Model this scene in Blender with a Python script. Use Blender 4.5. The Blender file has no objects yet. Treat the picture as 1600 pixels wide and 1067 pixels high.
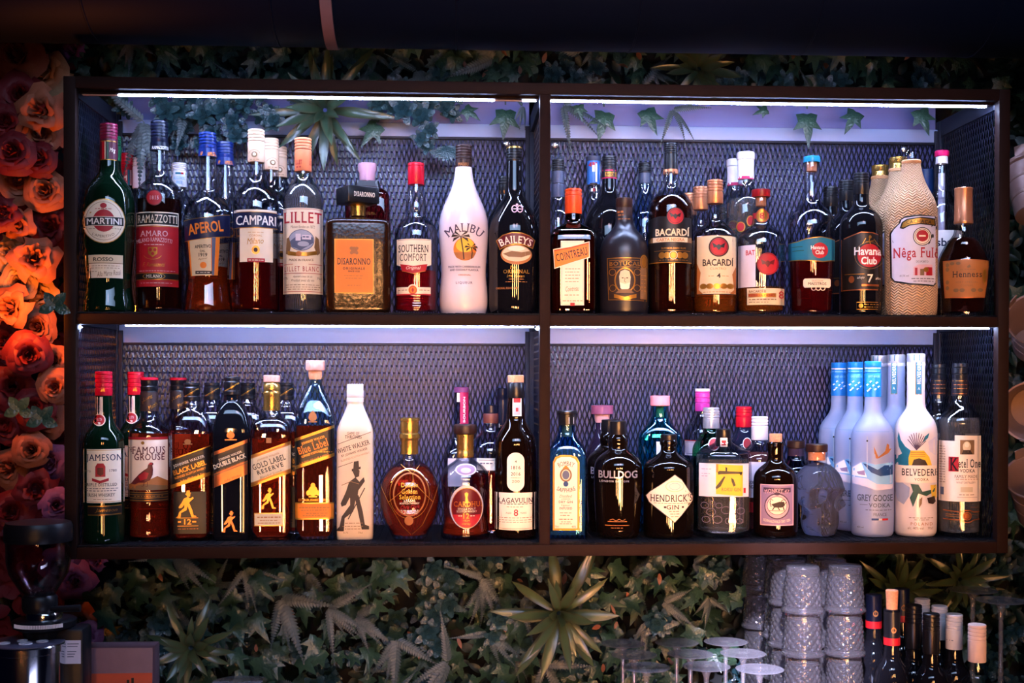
import bpy, bmesh, math, random
from mathutils import Vector, Matrix
from math import pi, sin, cos, atan2, sqrt

# ------------------------------------------------------------------ camera
scene = bpy.context.scene
CAM = Vector((0.63538, -2.11863, 0.29795)); YAW, PITCH, ROLL = 0.05565, -0.0109, 0.00109
FPX, PPX, PPY = 1965.1, 810.63, 615.24
_r = Vector((cos(YAW), -sin(YAW), 0)); _f = Vector((sin(YAW), cos(YAW), 0)); _u = Vector((0, 0, 1))
_f, _u = _f*cos(PITCH) + _u*sin(PITCH), _u*cos(PITCH) - _f*sin(PITCH)
_r, _u = _r*cos(ROLL) + _u*sin(ROLL), _u*cos(ROLL) - _r*sin(ROLL)
cam_data = bpy.data.cameras.new('camera'); cam = bpy.data.objects.new('camera', cam_data)
scene.collection.objects.link(cam)
cam.matrix_world = Matrix(((_r.x, _u.x, -_f.x, CAM.x), (_r.y, _u.y, -_f.y, CAM.y), (_r.z, _u.z, -_f.z, CAM.z), (0, 0, 0, 1)))
cam_data.sensor_fit = 'HORIZONTAL'; cam_data.sensor_width = 36.0; cam_data.lens = FPX/1600*36.0
cam_data.shift_x = -(PPX-800)/1600; cam_data.shift_y = (PPY-533.5)/1600
cam_data.clip_start = 0.02; cam_data.clip_end = 50
scene.camera = cam

# ------------------------------------------------------------------ look
vs = scene.view_settings
vs.view_transform = 'Standard'; vs.look = 'None'; vs.gamma = 1.0; vs.use_curve_mapping = False; vs.exposure = 0.0
scene.display_settings.display_device = 'sRGB'
cy = scene.cycles
cy.use_denoising = True; cy.max_bounces = 14; cy.transmission_bounces = 14; cy.transparent_max_bounces = 40
cy.glossy_bounces = 5; cy.diffuse_bounces = 3; cy.caustics_refractive = True; cy.caustics_reflective = False
cy.sample_clamp_indirect = 2.5; cy.blur_glossy = 0.6; cy.use_adaptive_sampling = True; cy.adaptive_threshold = 0.02
world = bpy.data.worlds.new('world'); scene.world = world; world.use_nodes = True
bg = world.node_tree.nodes['Background']; bg.inputs[0].default_value = (0.03, 0.05, 0.30, 1); bg.inputs[1].default_value = 0.012

def lamp(name, kind, loc, target, energy, col, size=0.3, size_y=None, spread=None):
    L = bpy.data.lights.new(name, kind); o = bpy.data.objects.new(name, L); scene.collection.objects.link(o)
    o.location = loc; L.energy = energy; L.color = col
    if kind == 'AREA':
        L.size = size
        if size_y: L.shape = 'RECTANGLE'; L.size_y = size_y
        if spread: L.spread = spread
    else: L.shadow_soft_size = size
    o.rotation_euler = (Vector(target)-Vector(loc)).to_track_quat('-Z', 'Y').to_euler()
    return o
WARM = (1, 0.44, 0.15); PINK = (1, 0.60, 0.72); VIO = (0.62, 0.58, 1)
# the bar's pendant lamps, in the room behind the camera
for (x, y, z, w, h, e) in ((0.80, -3.0, -.30, .05, .42, .8), (1.02, -2.9, -.26, .07, .40, 1.1), (1.25, -2.8, -.32, .05, .42, 1.0), (1.60, -2.7, -.28, .06, .40, .9), (0.45, -3.2, -.30, .05, .36, .7), (.05, -3.1, -.26, .05, .36, .5),
                           (0.70, -3.0, .66, .05, .26, .5), (1.15, -2.9, .70, .06, .28, .7), (1.55, -2.8, .64, .06, .30, .7), (.2, -3.1, .68, .05, .28, .5)):
    lamp('pendant_lamp', 'AREA', (x, y, z), (x*.5+.45, 0, .2), e, WARM, w, h, spread=.6)
def spot(name, loc, target, energy, c, ang, blend=.6, size=.15):
    o = lamp(name, 'SPOT', loc, target, energy, c, size); o.data.spot_size = ang; o.data.spot_blend = blend; return o
spot('shelf_fill_spot', (0.6, -2.3, 1.5), (.64, .05, .33), 30, (1, .68, .84), .47, .9, .25)  # both spots are added pink fill, aimed to brighten only the shelf front
spot('shelf_fill_spot', (1.2, -2.2, 1.5), (1.1, .05, .32), 31, (1, .64, .76), .50, .9, .25)
lamp('upper_leaf_fill', 'AREA', (0.8, -1.7, 1.15), (.8, 0.3, .5), 8, (.42, .62, 1), 1.6, .4, spread=1.7)  # added bluish fill to lift the leaves above the shelf, no real fitting
lamp('bar_lamp', 'AREA', (1.12, -1.3, -.55), (1.05, 0, .02), 0.75, (1, .32, .12), .5, .12, spread=.7)
lamp('lower_leaf_fill', 'AREA', (.75, -.95, -.5), (.7, .3, -.12), 1.3, (.55, .60, 1), .7, .15, spread=1.6)  # added lavender fill from low in front, brightens the leaves under the shelf
lamp('rose_lamp', 'POINT', (-0.085, 0.0, 0.425), (0, 0, 0), 3.8, (1, 0.22, 0.018), .02)
spot('glass_lamp', (1.02, -1.0, .66), (1.235, .05, -.20), 800, (.80, .74, 1), .27, .7, .04)
spot('shade_lamp', (1.5, -1.2, .7), (1.72, .1, .35), 2.6, WARM, .42, .7, .05)

# ------------------------------------------------------------------ geometry helpers
def P(px, py, Y):
    d = _f + _r*((px-PPX)/FPX) + _u*((PPY-py)/FPX)
    return CAM + d*((Y-CAM.y)/d.y)
def depth(p): return (p-CAM).dot(_f)
def S(px, py, Y): return depth(P(px, py, Y))/FPX      # metres per photo pixel at that place
col = scene.collection
rnd = random.Random(5)

def lin(h):
    h = h.lstrip('#'); c = [int(h[i:i+2], 16)/255 for i in (0, 2, 4)]
    return tuple(x/12.92 if x <= .04045 else ((x+.055)/1.055)**2.4 for x in c) + (1,)

MATS = {}
def mat(key, colr='#808080', rough=.5, metal=0, trans=0, ior=1.45, emit=0, var=.12, nscale=60, spec=.5, bump=0, bscale=200, coat=0, sss=0):
    if key in MATS: return MATS[key]
    m = bpy.data.materials.new(key); m.use_nodes = True; nt = m.node_tree; b = nt.nodes['Principled BSDF']
    c = lin(colr) if isinstance(colr, str) else tuple(colr)+(1,)
    b.inputs['Base Color'].default_value = c; b.inputs['Roughness'].default_value = rough
    b.inputs['Metallic'].default_value = metal; b.inputs['Transmission Weight'].default_value = trans
    b.inputs['IOR'].default_value = ior; b.inputs['Specular IOR Level'].default_value = spec; b.inputs['Coat Weight'].default_value = coat
    if emit: b.inputs['Emission Color'].default_value = c; b.inputs['Emission Strength'].default_value = emit
    tc = nt.nodes.new('ShaderNodeTexCoord')
    if var and not trans and not emit:
        n = nt.nodes.new('ShaderNodeTexNoise'); n.inputs['Scale'].default_value = nscale; n.inputs['Detail'].default_value = 3
        nt.links.new(tc.outputs['Object'], n.inputs['Vector'])
        mr = nt.nodes.new('ShaderNodeMapRange'); mr.inputs[3].default_value = 1-var; mr.inputs[4].default_value = 1+var
        nt.links.new(n.outputs['Fac'], mr.inputs[0])
        mx = nt.nodes.new('ShaderNodeVectorMath'); mx.operation = 'SCALE'; mx.inputs[0].default_value = c[:3]
        nt.links.new(mr.outputs[0], mx.inputs['Scale']); nt.links.new(mx.outputs[0], b.inputs['Base Color'])
    if bump:
        n = nt.nodes.new('ShaderNodeTexVoronoi'); n.inputs['Scale'].default_value = bscale
        nt.links.new(tc.outputs['Object'], n.inputs['Vector'])
        bp = nt.nodes.new('ShaderNodeBump'); bp.inputs['Strength'].default_value = bump; bp.inputs['Distance'].default_value = .002
        nt.links.new(n.outputs['Distance'], bp.inputs['Height']); nt.links.new(bp.outputs[0], b.inputs['Normal'])
    MATS[key] = m
    return m

def thin(key, tint=(.95, .955, .975), edge=(.34, .37, .48), rough=0.0, ior=1.8, power=2.3, painted_sheen=0):
    # thin clear glass: mirror reflection by Fresnel, the rest passes; walls seen edge-on take up more light
    if key in MATS: return MATS[key]
    m = bpy.data.materials.new(key); m.use_nodes = True; nt = m.node_tree; nt.nodes.clear(); N = nt.nodes.new; L = nt.links.new
    out = N('ShaderNodeOutputMaterial'); mx = N('ShaderNodeMixShader'); fr = N('ShaderNodeFresnel'); ge = N('ShaderNodeNewGeometry'); io = N('ShaderNodeMix'); io.inputs[2].default_value = ior; io.inputs[3].default_value = 1/ior; L(ge.outputs['Backfacing'], io.inputs[0]); L(io.outputs[0], fr.inputs[0])
    tr = N('ShaderNodeBsdfTransparent'); gl = N('ShaderNodeBsdfGlossy'); gl.inputs['Roughness'].default_value = rough
    lw = N('ShaderNodeLayerWeight'); lw.inputs[0].default_value = .5; pw = N('ShaderNodeMath'); pw.operation = 'POWER'; pw.inputs[1].default_value = power; L(lw.outputs['Facing'], pw.inputs[0])
    cm = N('ShaderNodeMix'); cm.data_type = 'RGBA'; cm.inputs[6].default_value = tint+(1,); cm.inputs[7].default_value = tuple(a*b for a, b in zip(edge, tint))+(1,); L(pw.outputs[0], cm.inputs[0]); L(cm.outputs[2], tr.inputs[0])
    L(fr.outputs[0], mx.inputs[0]); L(tr.outputs[0], mx.inputs[1]); L(gl.outputs[0], mx.inputs[2]); o_ = mx.outputs[0]
    if painted_sheen:  # pale lavender diffuse painted in for bright surroundings the glass would mirror
        df = N('ShaderNodeBsdfDiffuse'); df.inputs[0].default_value = (.85, .84, .95, 1); m2 = N('ShaderNodeMixShader'); m2.inputs[0].default_value = painted_sheen; L(o_, m2.inputs[1]); L(df.outputs[0], m2.inputs[2]); o_ = m2.outputs[0]
    L(o_, out.inputs[0]); MATS[key] = m
    return m

def mk(name, verts, faces, mats, parent=None, mi=None, sharp=None, smooth=True, loc=None, uv=None):
    me = bpy.data.meshes.new(name); me.from_pydata(verts, [], faces)
    for m in (mats if isinstance(mats, (list, tuple)) else [mats]): me.materials.append(m)
    if mi: me.polygons.foreach_set('material_index', mi)
    if smooth:
        me.polygons.foreach_set('use_smooth', [True]*len(me.polygons))
        me.set_sharp_from_angle(angle=sharp if sharp is not None else math.radians(38))
    if uv:
        l = me.uv_layers.new(name='UVMap'); l.data.foreach_set('uv', [c for p in me.polygons for i in p.vertices for c in uv[i]])
    me.update()
    o = bpy.data.objects.new(name, me); col.objects.link(o)
    if parent: o.parent = parent
    if loc is not None: o.location = loc
    return o

def tag(o, label, cat, group=None, kind=None):
    if label: o['label'] = label
    if cat: o['category'] = cat
    if group: o['group'] = group
    if kind: o['kind'] = kind
    return o
def empty(name, loc, rz=0):
    o = bpy.data.objects.new(name, None); o.empty_display_size = .02; o.location = loc; o.rotation_euler = (0, 0, rz); col.objects.link(o); return o
def copy_tree(o, parent=None):
    c = o.copy(); col.objects.link(c)
    if parent: c.parent = parent
    for ch in list(o.children): copy_tree(ch, c)
    return c

class MB:
    def __init__(s): s.v = []; s.f = []; s.m = []
    def add(s, v, f, m=0):
        n = len(s.v); s.v += [tuple(p) for p in v]; s.f += [tuple(i+n for i in q) for q in f]; s.m += [m]*len(f); return s
    def box(s, x0, y0, z0, x1, y1, z1, b=0, m=0):
        if b <= 0:
            v = [(x, y, z) for x in (x0, x1) for y in (y0, y1) for z in (z0, z1)]
            return s.add(v, [(0, 1, 3, 2), (4, 6, 7, 5), (0, 4, 5, 1), (2, 3, 7, 6), (0, 2, 6, 4), (1, 5, 7, 3)], m)
        bm = bmesh.new(); bmesh.ops.create_cube(bm, size=1)
        for q in bm.verts: q.co = Vector(((x0+x1)/2+q.co.x*(x1-x0), (y0+y1)/2+q.co.y*(y1-y0), (z0+z1)/2+q.co.z*(z1-z0)))
        bmesh.ops.bevel(bm, geom=bm.edges[:], offset=b, segments=2, affect='EDGES', profile=.5)
        bm.verts.index_update()
        s.add([q.co[:] for q in bm.verts], [[q.index for q in f.verts] for f in bm.faces], m); bm.free(); return s
    def lathe(s, rows, seg=40, m=0, org=(0, 0, 0), axis=None, close=True):
        # rows: (r, z) along the axis
        R = Vector((0, 0, 1)).rotation_difference(Vector(axis)).to_matrix() if axis else Matrix.Identity(3)
        v = []; f = []; o = Vector(org)
        for (r, z) in rows:
            for i in range(seg): a = 2*pi*i/seg; v.append(o + R @ Vector((r*cos(a), r*sin(a), z)))
        for k in range(len(rows)-1):
            for i in range(seg): j = (i+1) % seg; f.append((k*seg+i, k*seg+j, (k+1)*seg+j, (k+1)*seg+i))
        if close:
            f.append(tuple(reversed(range(seg)))); f.append(tuple(range((len(rows)-1)*seg, len(rows)*seg)))
        return s.add(v, f, m)
    def tube(s, pts, r, seg=6, m=0, closed=False):
        pts = [Vector(p) for p in pts]; n = len(pts); v = []; f = []
        up = Vector((0, 0, 1))
        for i, p in enumerate(pts):
            t = (pts[(i+1) % n if closed else min(i+1, n-1)] - pts[i-1 if (closed or i > 0) else 0]).normalized()
            a = t.cross(up if abs(t.z) < .95 else Vector((1, 0, 0))).normalized(); b = t.cross(a)
            rr = r[i] if isinstance(r, (list, tuple)) else r
            for k in range(seg): w = 2*pi*k/seg; v.append(p + a*(rr*cos(w)) + b*(rr*sin(w)))
        for i in range(n if closed else n-1):
            for k in range(seg): k2 = (k+1) % seg; j = (i+1) % n; f.append((i*seg+k, i*seg+k2, j*seg+k2, j*seg+k))
        if not closed: f.append(tuple(reversed(range(seg)))); f.append(tuple(range((n-1)*seg, n*seg)))
        return s.add(v, f, m)
    def build(s, name, mats, parent=None, **k):
        if len(set(s.m)) > 1: k['mi'] = s.m
        return mk(name, s.v, s.f, mats, parent, **k)
# ------------------------------------------------------------------ the shelf
W, H, D, T = 1.6, 0.799, 0.2825, 0.0195
XC = P(851.5, 500, 0).x; XA, XB = XC-.009, XC+.009                     # centre post
ZM1 = P(851, 492.3, 0).z; ZM0 = P(851, 508.7, 0).z                     # middle bar
FL = T + .0041; FU = ZM1 + .0041                                         # what the bottles stand on
M_frame = mat('dark_painted_wood', (.014, .005, .0035), .6, spec=.10, var=.35, nscale=25, bump=.25, bscale=35)
M_mesh = mat('black_expanded_metal', (.005, .007, .018), .3, metal=0, spec=.65, var=.2)
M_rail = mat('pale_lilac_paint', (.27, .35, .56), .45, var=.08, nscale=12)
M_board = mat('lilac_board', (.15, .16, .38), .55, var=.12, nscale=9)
M_led = mat('led_white', (.46, .58, 1), emit=300)
M_side = mat('black_steel', (.016, .018, .03), .5, metal=.1, spec=.25)
shelf = empty('wall_shelf', (0, 0, 0))
tag(shelf, 'wide black two-tier bottle shelf with metal mesh back and white light strips', 'shelf')
def bar(name, x0, y0, z0, x1, y1, z1, m=M_frame, b=.0012, parent=shelf):
    return MB().box(x0, y0, z0, x1, y1, z1, b).build(name, m, parent)
for x0, x1 in ((0, T), (W-T, W)):
    bar('upright', x0, 0, 0, x1, T, H); bar('rear_upright', x0, D-T, 0, x1, D, H, M_side)
bar('upright', XA, 0, T, XB, T, H-T); bar('rear_upright', XA, D-T, T, XB, D, H-T, M_side)
bar('bottom_bar', T, 0, 0, W-T, T, T); bar('top_bar', T, 0, H-T, W-T, T, H)
for x0, x1 in ((T, XA), (XB, W-T)):
    bar('middle_bar', x0, .001, ZM0, x1, T, ZM1)
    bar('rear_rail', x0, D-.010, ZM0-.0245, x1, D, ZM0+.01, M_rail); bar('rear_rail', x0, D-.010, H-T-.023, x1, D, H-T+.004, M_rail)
    bar('rear_rail', x0, D-.010, 0, x1, D, T, M_side)
for x0, x1 in ((0, T), (W-T, W), (XA, XB)):
    for z0, z1 in ((0, T), (ZM0, ZM1), (H-T-.012, H)):
        bar('side_rail', x0+.001, T, z0+.0005, x1-.001, D-T, z1-.0005, M_side)

def expanded(w, h, sx=.0093, sz=.0262, t=.00155, dp=.0012):
    """expanded metal: mirrored zigzag strands that meet at the knots; plane x-z, facing -y"""
    mb = MB(); nx = max(2, int(round(w/(sx/2)))); nz = max(2, int(round(h/(sz/2))))
    dx = w/nx; dz = h/nz
    for i in range(nx):
        xc = dx*(i+.5); v = []; f = []
        for j in range(nz+1):
            sg = 1 if (i+j) % 2 else -1; z = j*dz; x = xc + sg*(dx/2-t*.55)
            for zz, yy in ((max(0, z-dz*.13), dp*sg), (min(h, z+dz*.13), -dp*sg)):
                v += [(x-t, yy-.0009, zz), (x+t, yy-.0002, zz), (x+t, yy+.0011, zz), (x-t, yy+.0004, zz)]
        for k in range(len(v)//4-1):
            for c in range(4): c2 = (c+1) % 4; f.append((k*4+c, k*4+c2, k*4+4+c2, k*4+4+c))
        mb.add(v, f)
    return mb
def panel(mb, fn, name, m=None): return mk(name, [fn(*p) for p in mb.v], mb.f, m or M_mesh, shelf, smooth=False)
for x0, x1 in ((T, XA), (XB, W-T)):
    for z0, z1 in ((T, ZM0-.026), (ZM1, H-T-.0245)):
        panel(expanded(x1-x0, z1-z0), lambda x, y, z: (x0+x, D-.005+y, z0+z), 'mesh_back')
        bar('mesh_edge', x0, D-.011, z1-.001, x1, D-.002, z1+.0035, M_side, .0005)
    for z in (T, ZM1):   # floors: mesh laid flat
        panel(expanded(x1-x0, D-.004, .0262/2, .0093*2), lambda x, y, z: (x0+x, .003+z, z_ + .0022+y*.7), 'mesh_floor') if False else None
for x0, x1 in ((T, XA), (XB, W-T)):
    for zb in (T, ZM1):
        mbf = expanded(D-.004, x1-x0)       # strands run along the shelf
        panel(mbf, lambda x, y, z, zb=zb, x0=x0: (x0+z, .003+x, zb+.0018+y*.75), 'mesh_floor', mat('floor_mesh_black', (.0015, .002, .004), .5, metal=0, spec=.15))
for xs in (T-.004, W-T+.004, XC):
    for z0, z1 in ((T, ZM0), (ZM1, H-T-.012)):
        panel(expanded(D-2*T, z1-z0, .0105), lambda x, y, z: (xs+y*.8, T+x, z0+z), 'mesh_side')
for x0, x1 in ((T, XA), (XB, W-T)):   # corner angles at the back
    for z0, z1 in ((T, ZM0), (ZM1, H-T)):
        for xa, xb in ((x0, x0+.008), (x1-.008, x1)): bar('corner_angle', xa, D-.016, z0, xb, D-.011, z1, M_side, .0006)
# light strips
def led(xa, xb, z, Y=.026, on=True):
    o = MB().box(xa, Y, z, xb, Y+.006, z+.0019, .0004).build('light_strip', M_led if on else mat('strip_housing', (.6, .35, .25), .4), shelf)
    if on: o['label'] = 'lit white light strip'
    return o
def X(px, Y=.026): return P(px, 500, Y).x
ZLED = H-T-.0060
led(T+.004, X(185), ZLED, on=False); led(X(186), X(772), ZLED); led(X(773), X(816), ZLED, on=False); led(X(817), XA-.005, ZLED)
led(XB+.001, X(1540), ZLED)
led(X(196), X(834), ZM0-.0022); led(XB+.003, X(1546), ZM0-.0022)
for x in (X(840), X(124)): MB().lathe([(.0001, -.003), (.004, 0), (.0001, .003)], 12, org=(x, .03, ZM0-.004)).build('light_bead', M_led, shelf)
for x0, x1 in ((T, XA), (XB, W-T)): bar('strip_profile', x0+.001, .0196, H-T-.0036, x1-.001, .036, H-T+.004, M_frame, .0004); bar('strip_profile', x0+.001, .0206, ZM0+.0008, x1-.001, .036, ZM0+.006, M_side, .0004)
# screw heads on the mesh
for px, py in ((285, 214), (792, 224), (867, 226), (1413, 233)):
    p = P(px, py, D-.016); MB().lathe([(.0065, 0), (.0065, .002), (.004, .0035)], 16, org=p, axis=(0, -1, 0)).build('screw_head', mat('zinc', (.8, .78, .85), .25, metal=1), shelf)

# ------------------------------------------------------------------ the setting
wallY = D+.165
M_dark = mat('dark_wall', (.012, .014, .016), .8)
tag(MB().box(-1.2, wallY, -1.2, 3.0, wallY+.05, 2.0).build('wall_back', M_dark), 'dark wall behind the plants', None, kind='structure')
ZC = P(1100, 1228, 0).z
tag(MB().box(-.6, -.32, ZC-.04, 2.3, wallY, ZC, .004).build('floor_counter', mat('dark_stone', (.03, .03, .035), .2)), 'dark back-bar counter', None, kind='structure')
b = MB(); zt = P(700, 158, D+.012).z
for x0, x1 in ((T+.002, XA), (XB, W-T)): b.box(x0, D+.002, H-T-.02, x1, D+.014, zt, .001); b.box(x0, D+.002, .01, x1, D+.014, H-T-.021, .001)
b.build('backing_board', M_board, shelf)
# ------------------------------------------------------------------ lettering and printed labels
INK = dict(K='#14100f', W='#efe8e0', C='#e6d6bb', B='#d3c09c', R='#a81420', D='#5c0d14', G='#c08a3a', O='#e07a1c', N='#10183c', S='#b9b6bd', Y='#e3b62e',
           P='#d8a8b0', T='#1a6d82', L='#7fb2d6', M='#b0124e', E='#7a5a38', V='#3d2a44', A='#a4642e', Q='#4e5a74', F='#c9c2cf', H='#2a1a12', Z='#0f3d6e', I='#274a3a', U='#8d7796', X='#f0dcc4', J='#9aa0b4')
def ink(k):
    if k == 'G': return mat('gold_print', INK['G'], .32, metal=.75, var=.15)
    if k == 'Gs': return mat('silver_print', '#c8c4cc', .3, metal=.7)
    if k == 'Gc': return mat('copper_print', '#b8683c', .32, metal=.7)
    return mat('ink_'+k, INK[k], .55 if k not in 'KND' else .38, var=.06, nscale=90)
_glyph = {}
def glyphs(txt, st):
    key = (txt, st)
    if key in _glyph: return _glyph[key]
    c = bpy.data.curves.new('t', 'FONT'); c.body = txt; c.resolution_u = 2; c.fill_mode = 'FRONT'
    hasM = 'M' in txt
    c.offset = 0.0 if hasM else (.022 if 'b' in st else (.012 if 's' in st else 0.0))
    if 'w' in st: c.space_character = 1.35
    if 'n' in st: c.space_character = .86
    if 'i' in st: c.shear = .35
    if 's' in st: c.space_character = 1.12
    o = bpy.data.objects.new('t', c); me = bpy.data.meshes.new_from_object(o)
    v = [(q.co.x, q.co.y) for q in me.vertices]; f = [tuple(p.vertices) for p in me.polygons]
    if 's' in st and v:
        # add slab serifs where a stem ends on the base line or at cap height
        cnt = {}
        for p in f:
            for a, b in zip(p, p[1:]+p[:1]): cnt[tuple(sorted((a, b)))] = cnt.get(tuple(sorted((a, b))), 0)+1
        top = max(y for x, y in v); lo = min(abs(y) for x, y in v)
        for (a, b), n in cnt.items():
            if n != 1: continue
            (xa, ya), (xb, yb) = v[a], v[b]
            if abs(ya-yb) > .01 or not (.05 < abs(xa-xb) < .2): continue
            cap = None
            if abs(ya) < .03: cap = 1
            elif ya > .5: cap = -1
            if cap is None: continue
            dirs = []
            for c1, c2 in ((a, b), (b, a)):
                for (m1, m2), nn in cnt.items():
                    if nn == 1 and c1 in (m1, m2) and c2 not in (m1, m2): w_ = m2 if m1 == c1 else m1; dirs.append(((v[w_][0]-v[c1][0]), abs(v[w_][1]-v[c1][1])))
            if len(dirs) == 2 and all(d[1] > 1e-6 for d in dirs) and abs(dirs[0][0]/dirs[0][1]-dirs[1][0]/dirs[1][1]) > .25: continue
            x0, x1 = min(xa, xb)-.055, max(xa, xb)+.055; y0 = ya; y1 = ya+cap*.048
            n0 = len(v); v += [(x0, y0), (x1, y0), (x1, y1), (x0, y1)]; f.append((n0, n0+1, n0+2, n0+3) if cap > 0 else (n0+3, n0+2, n0+1, n0))
    if hasM and ('b' in st or 's' in st):      # heavier strokes: the same outlines set side by side
        d_ = .020 if 'b' in st else .010; n0 = len(v); v0, f0 = list(v), list(f); v = [(a-d_, b) for a, b in v0]+[(a+d_, b) for a, b in v0]; f = f0+[tuple(i+n0 for i in q) for q in f0]
    bpy.data.objects.remove(o); bpy.data.curves.remove(c); bpy.data.meshes.remove(me)
    _glyph[key] = (v, f); return v, f

# print operations, in photo pixels (y down): each gives (verts, faces, ink)
def r(x0, y0, x1, y1, c): return ([(x0, y0), (x1, y0), (x1, y1), (x0, y1)], [(3, 2, 1, 0)], c)
def p(c, *q): return (list(q), [tuple(range(len(q)))], c)
def e(x, y, rx, ry, c, a0=0, a1=360, n=28):
    if a1-a0 >= 360: q = [(x+rx*cos(2*pi*i/n), y+ry*sin(2*pi*i/n)) for i in range(n)]
    else: q = [(x+rx*cos(math.radians(a0+(a1-a0)*i/n)), y+ry*sin(math.radians(a0+(a1-a0)*i/n))) for i in range(n+1)]
    return (q, [tuple(range(len(q)))], c)
def l(c, w, *q, closed=False):
    v = []; f = []; q = list(q); n = len(q)
    for i in range(n):
        a = q[i-1] if (i > 0 or closed) else q[i]; b = q[(i+1) % n] if (i < n-1 or closed) else q[i]
        d = (b[0]-a[0], b[1]-a[1]); m = max(1e-6, sqrt(d[0]**2+d[1]**2)); nx, ny = -d[1]/m*w/2, d[0]/m*w/2
        v += [(q[i][0]+nx, q[i][1]+ny), (q[i][0]-nx, q[i][1]-ny)]
    for i in range(n if closed else n-1): j = (i+1) % n; f.append((2*i, 2*j, 2*j+1, 2*i+1))
    return (v, f, c)
def ring(x, y, rx, ry, w, c, a0=0, a1=360, n=32):
    full = a1-a0 >= 360
    return l(c, w, *[(x+rx*cos(math.radians(a0+(a1-a0)*i/n)), y+ry*sin(math.radians(a0+(a1-a0)*i/n))) for i in range(n if full else n+1)], closed=full)
def box(x0, y0, x1, y1, w, c): return l(c, w, (x0, y0), (x1, y0), (x1, y1), (x0, y1), closed=True)
def t(txt, x, y, w, h, c, st='b', rot=0, arc=0, sh=0):
    v, f = glyphs(txt, st); xs = [a for a, b in v]; ys = [b for a, b in v]
    x0, x1, y0, y1 = min(xs), max(xs), min(ys), max(ys); q = []
    cr, sr = cos(math.radians(rot)), sin(math.radians(rot))
    for a, b in v:
        u = ((a-x0)/max(1e-6, x1-x0)-.5)*w; k = ((b-y0)/max(1e-6, y1-y0)-.5)*h
        if arc: an = u/arc; u, k = (arc+k)*sin(an), (arc+k)*cos(an)-arc
        k += u*sh; u, k = u*cr-k*sr, u*sr+k*cr
        q.append((x+u, y-k))
    return (q, f, c)
def dash(x0, x1, y, c, h=1.1, seed=0):
    R = random.Random(int(x0*7+y*13+seed)); v = []; f = []; x = x0
    while x < x1-1.5:
        w = R.uniform(2, 6); w = min(w, x1-x); n = len(v)
        v += [(x, y-h/2), (x+w, y-h/2), (x+w, y+h/2), (x, y+h/2)]; f.append((n+3, n+2, n+1, n)); x += w+R.uniform(1, 1.8)
    return (v, f, c)
def many(*ops): return list(ops)
def strider(x, y, h, c, kx=1):
    s = h/36.0
    def q(*a): return [(x+u*s*kx, y+w*s) for u, w in a]
    return [p(c, *q((-1, -16), (3, -18), (6, -16), (5.5, -12.5), (2, -11.5))), p(c, *q((-1.5, -17), (7, -18.5), (7, -17), (-1.5, -15.5))), p(c, *q((.5, -21.5), (5, -22), (5.5, -18), (0, -17))),
            p(c, *q((-4, -9), (2, -12), (6, -9), (4, 0), (-3, 1), (-7, -3))), p(c, *q((-7, -3), (-3, 0), (-7, 5), (-11, 6), (-12, 4))), p(c, *q((4, -8), (10, -12), (11, -9.5), (5, -4))),
            p(c, *q((-3, 0), (3, -1), (0, 9), (-8, 13), (-11, 12), (-3, 5))), p(c, *q((1, -1), (5, -1), (9, 9), (11, 17), (15, 18), (15, 20), (8, 20), (4, 8))), p(c, *q((-8, 12), (-11, 12), (-13, 18), (-17, 21), (-9, 21)))]

def chaikin(rows, it):
    for _ in range(it):
        o = [rows[0]]
        for a, b in zip(rows, rows[1:]):
            o.append(tuple(.75*i+.25*j for i, j in zip(a, b))); o.append(tuple(.25*i+.75*j for i, j in zip(a, b)))
        o.append(rows[-1]); rows = o
    return rows
def sect(hw, hd, n, seg, hexa=False):
    q = []
    for i in range(seg):
        a = 2*pi*(i+.5)/seg; c, s = cos(a), sin(a)
        if hexa and n > 2.05:
            b = (a-pi/2+pi/6) % (pi/3)-pi/6; rr = cos(pi/6)/cos(b); k = min(1, (n-2)/2); rr = k*rr*1.12+(1-k)
            q.append((hw*c*rr, hd*s*rr))
        else:
            q.append((hw*math.copysign(abs(c)**(2/n), c), hd*math.copysign(abs(s)**(2/n), s)))
    return q
class Loft:
    """rows bottom->top of (z, hw, hd, n)"""
    def __init__(s, rows, seg=48, hexa=False): s.rows = rows; s.seg = seg; s.hexa = hexa
    def at(s, z):
        R = s.rows
        if z <= R[0][0]: return R[0][1:]
        for a, b in zip(R, R[1:]):
            if z <= b[0]:
                k = (z-a[0])/max(1e-9, b[0]-a[0]); return tuple(i+(j-i)*k for i, j in zip(a[1:], b[1:]))
        return R[-1][1:]
    def front(s, x, z):
        hw, hd, n = s.at(z)
        if s.hexa and n > 3: return hd*1.12*cos(pi/6)-max(0, abs(x)-hw*.62)*.58
        u = min(.9995, abs(x)/max(hw, 1e-6)); return hd*(1-u**n)**(1/n)
    def shell(s, mb, m=0, rows=None, flip=False):
        rows = rows or s.rows; v = []; f = []; g = s.seg
        for z, hw, hd, n in rows: v += [(a, b, z) for a, b in sect(hw, hd, n, g, s.hexa)]
        for k in range(len(rows)-1):
            for i in range(g): j = (i+1) % g; f.append((k*g+i, k*g+j, (k+1)*g+j, (k+1)*g+i))
        f.append(tuple(reversed(range(g)))); f.append(tuple(range((len(rows)-1)*g, len(rows)*g)))
        if flip: f = [tuple(reversed(q)) for q in f]
        return mb.add(v, f, m)
    def uvs(s):
        uv = []; 
        for z, hw, hd, n in s.rows: uv += [(i/s.seg, z) for i in range(s.seg)]
        return uv

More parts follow.
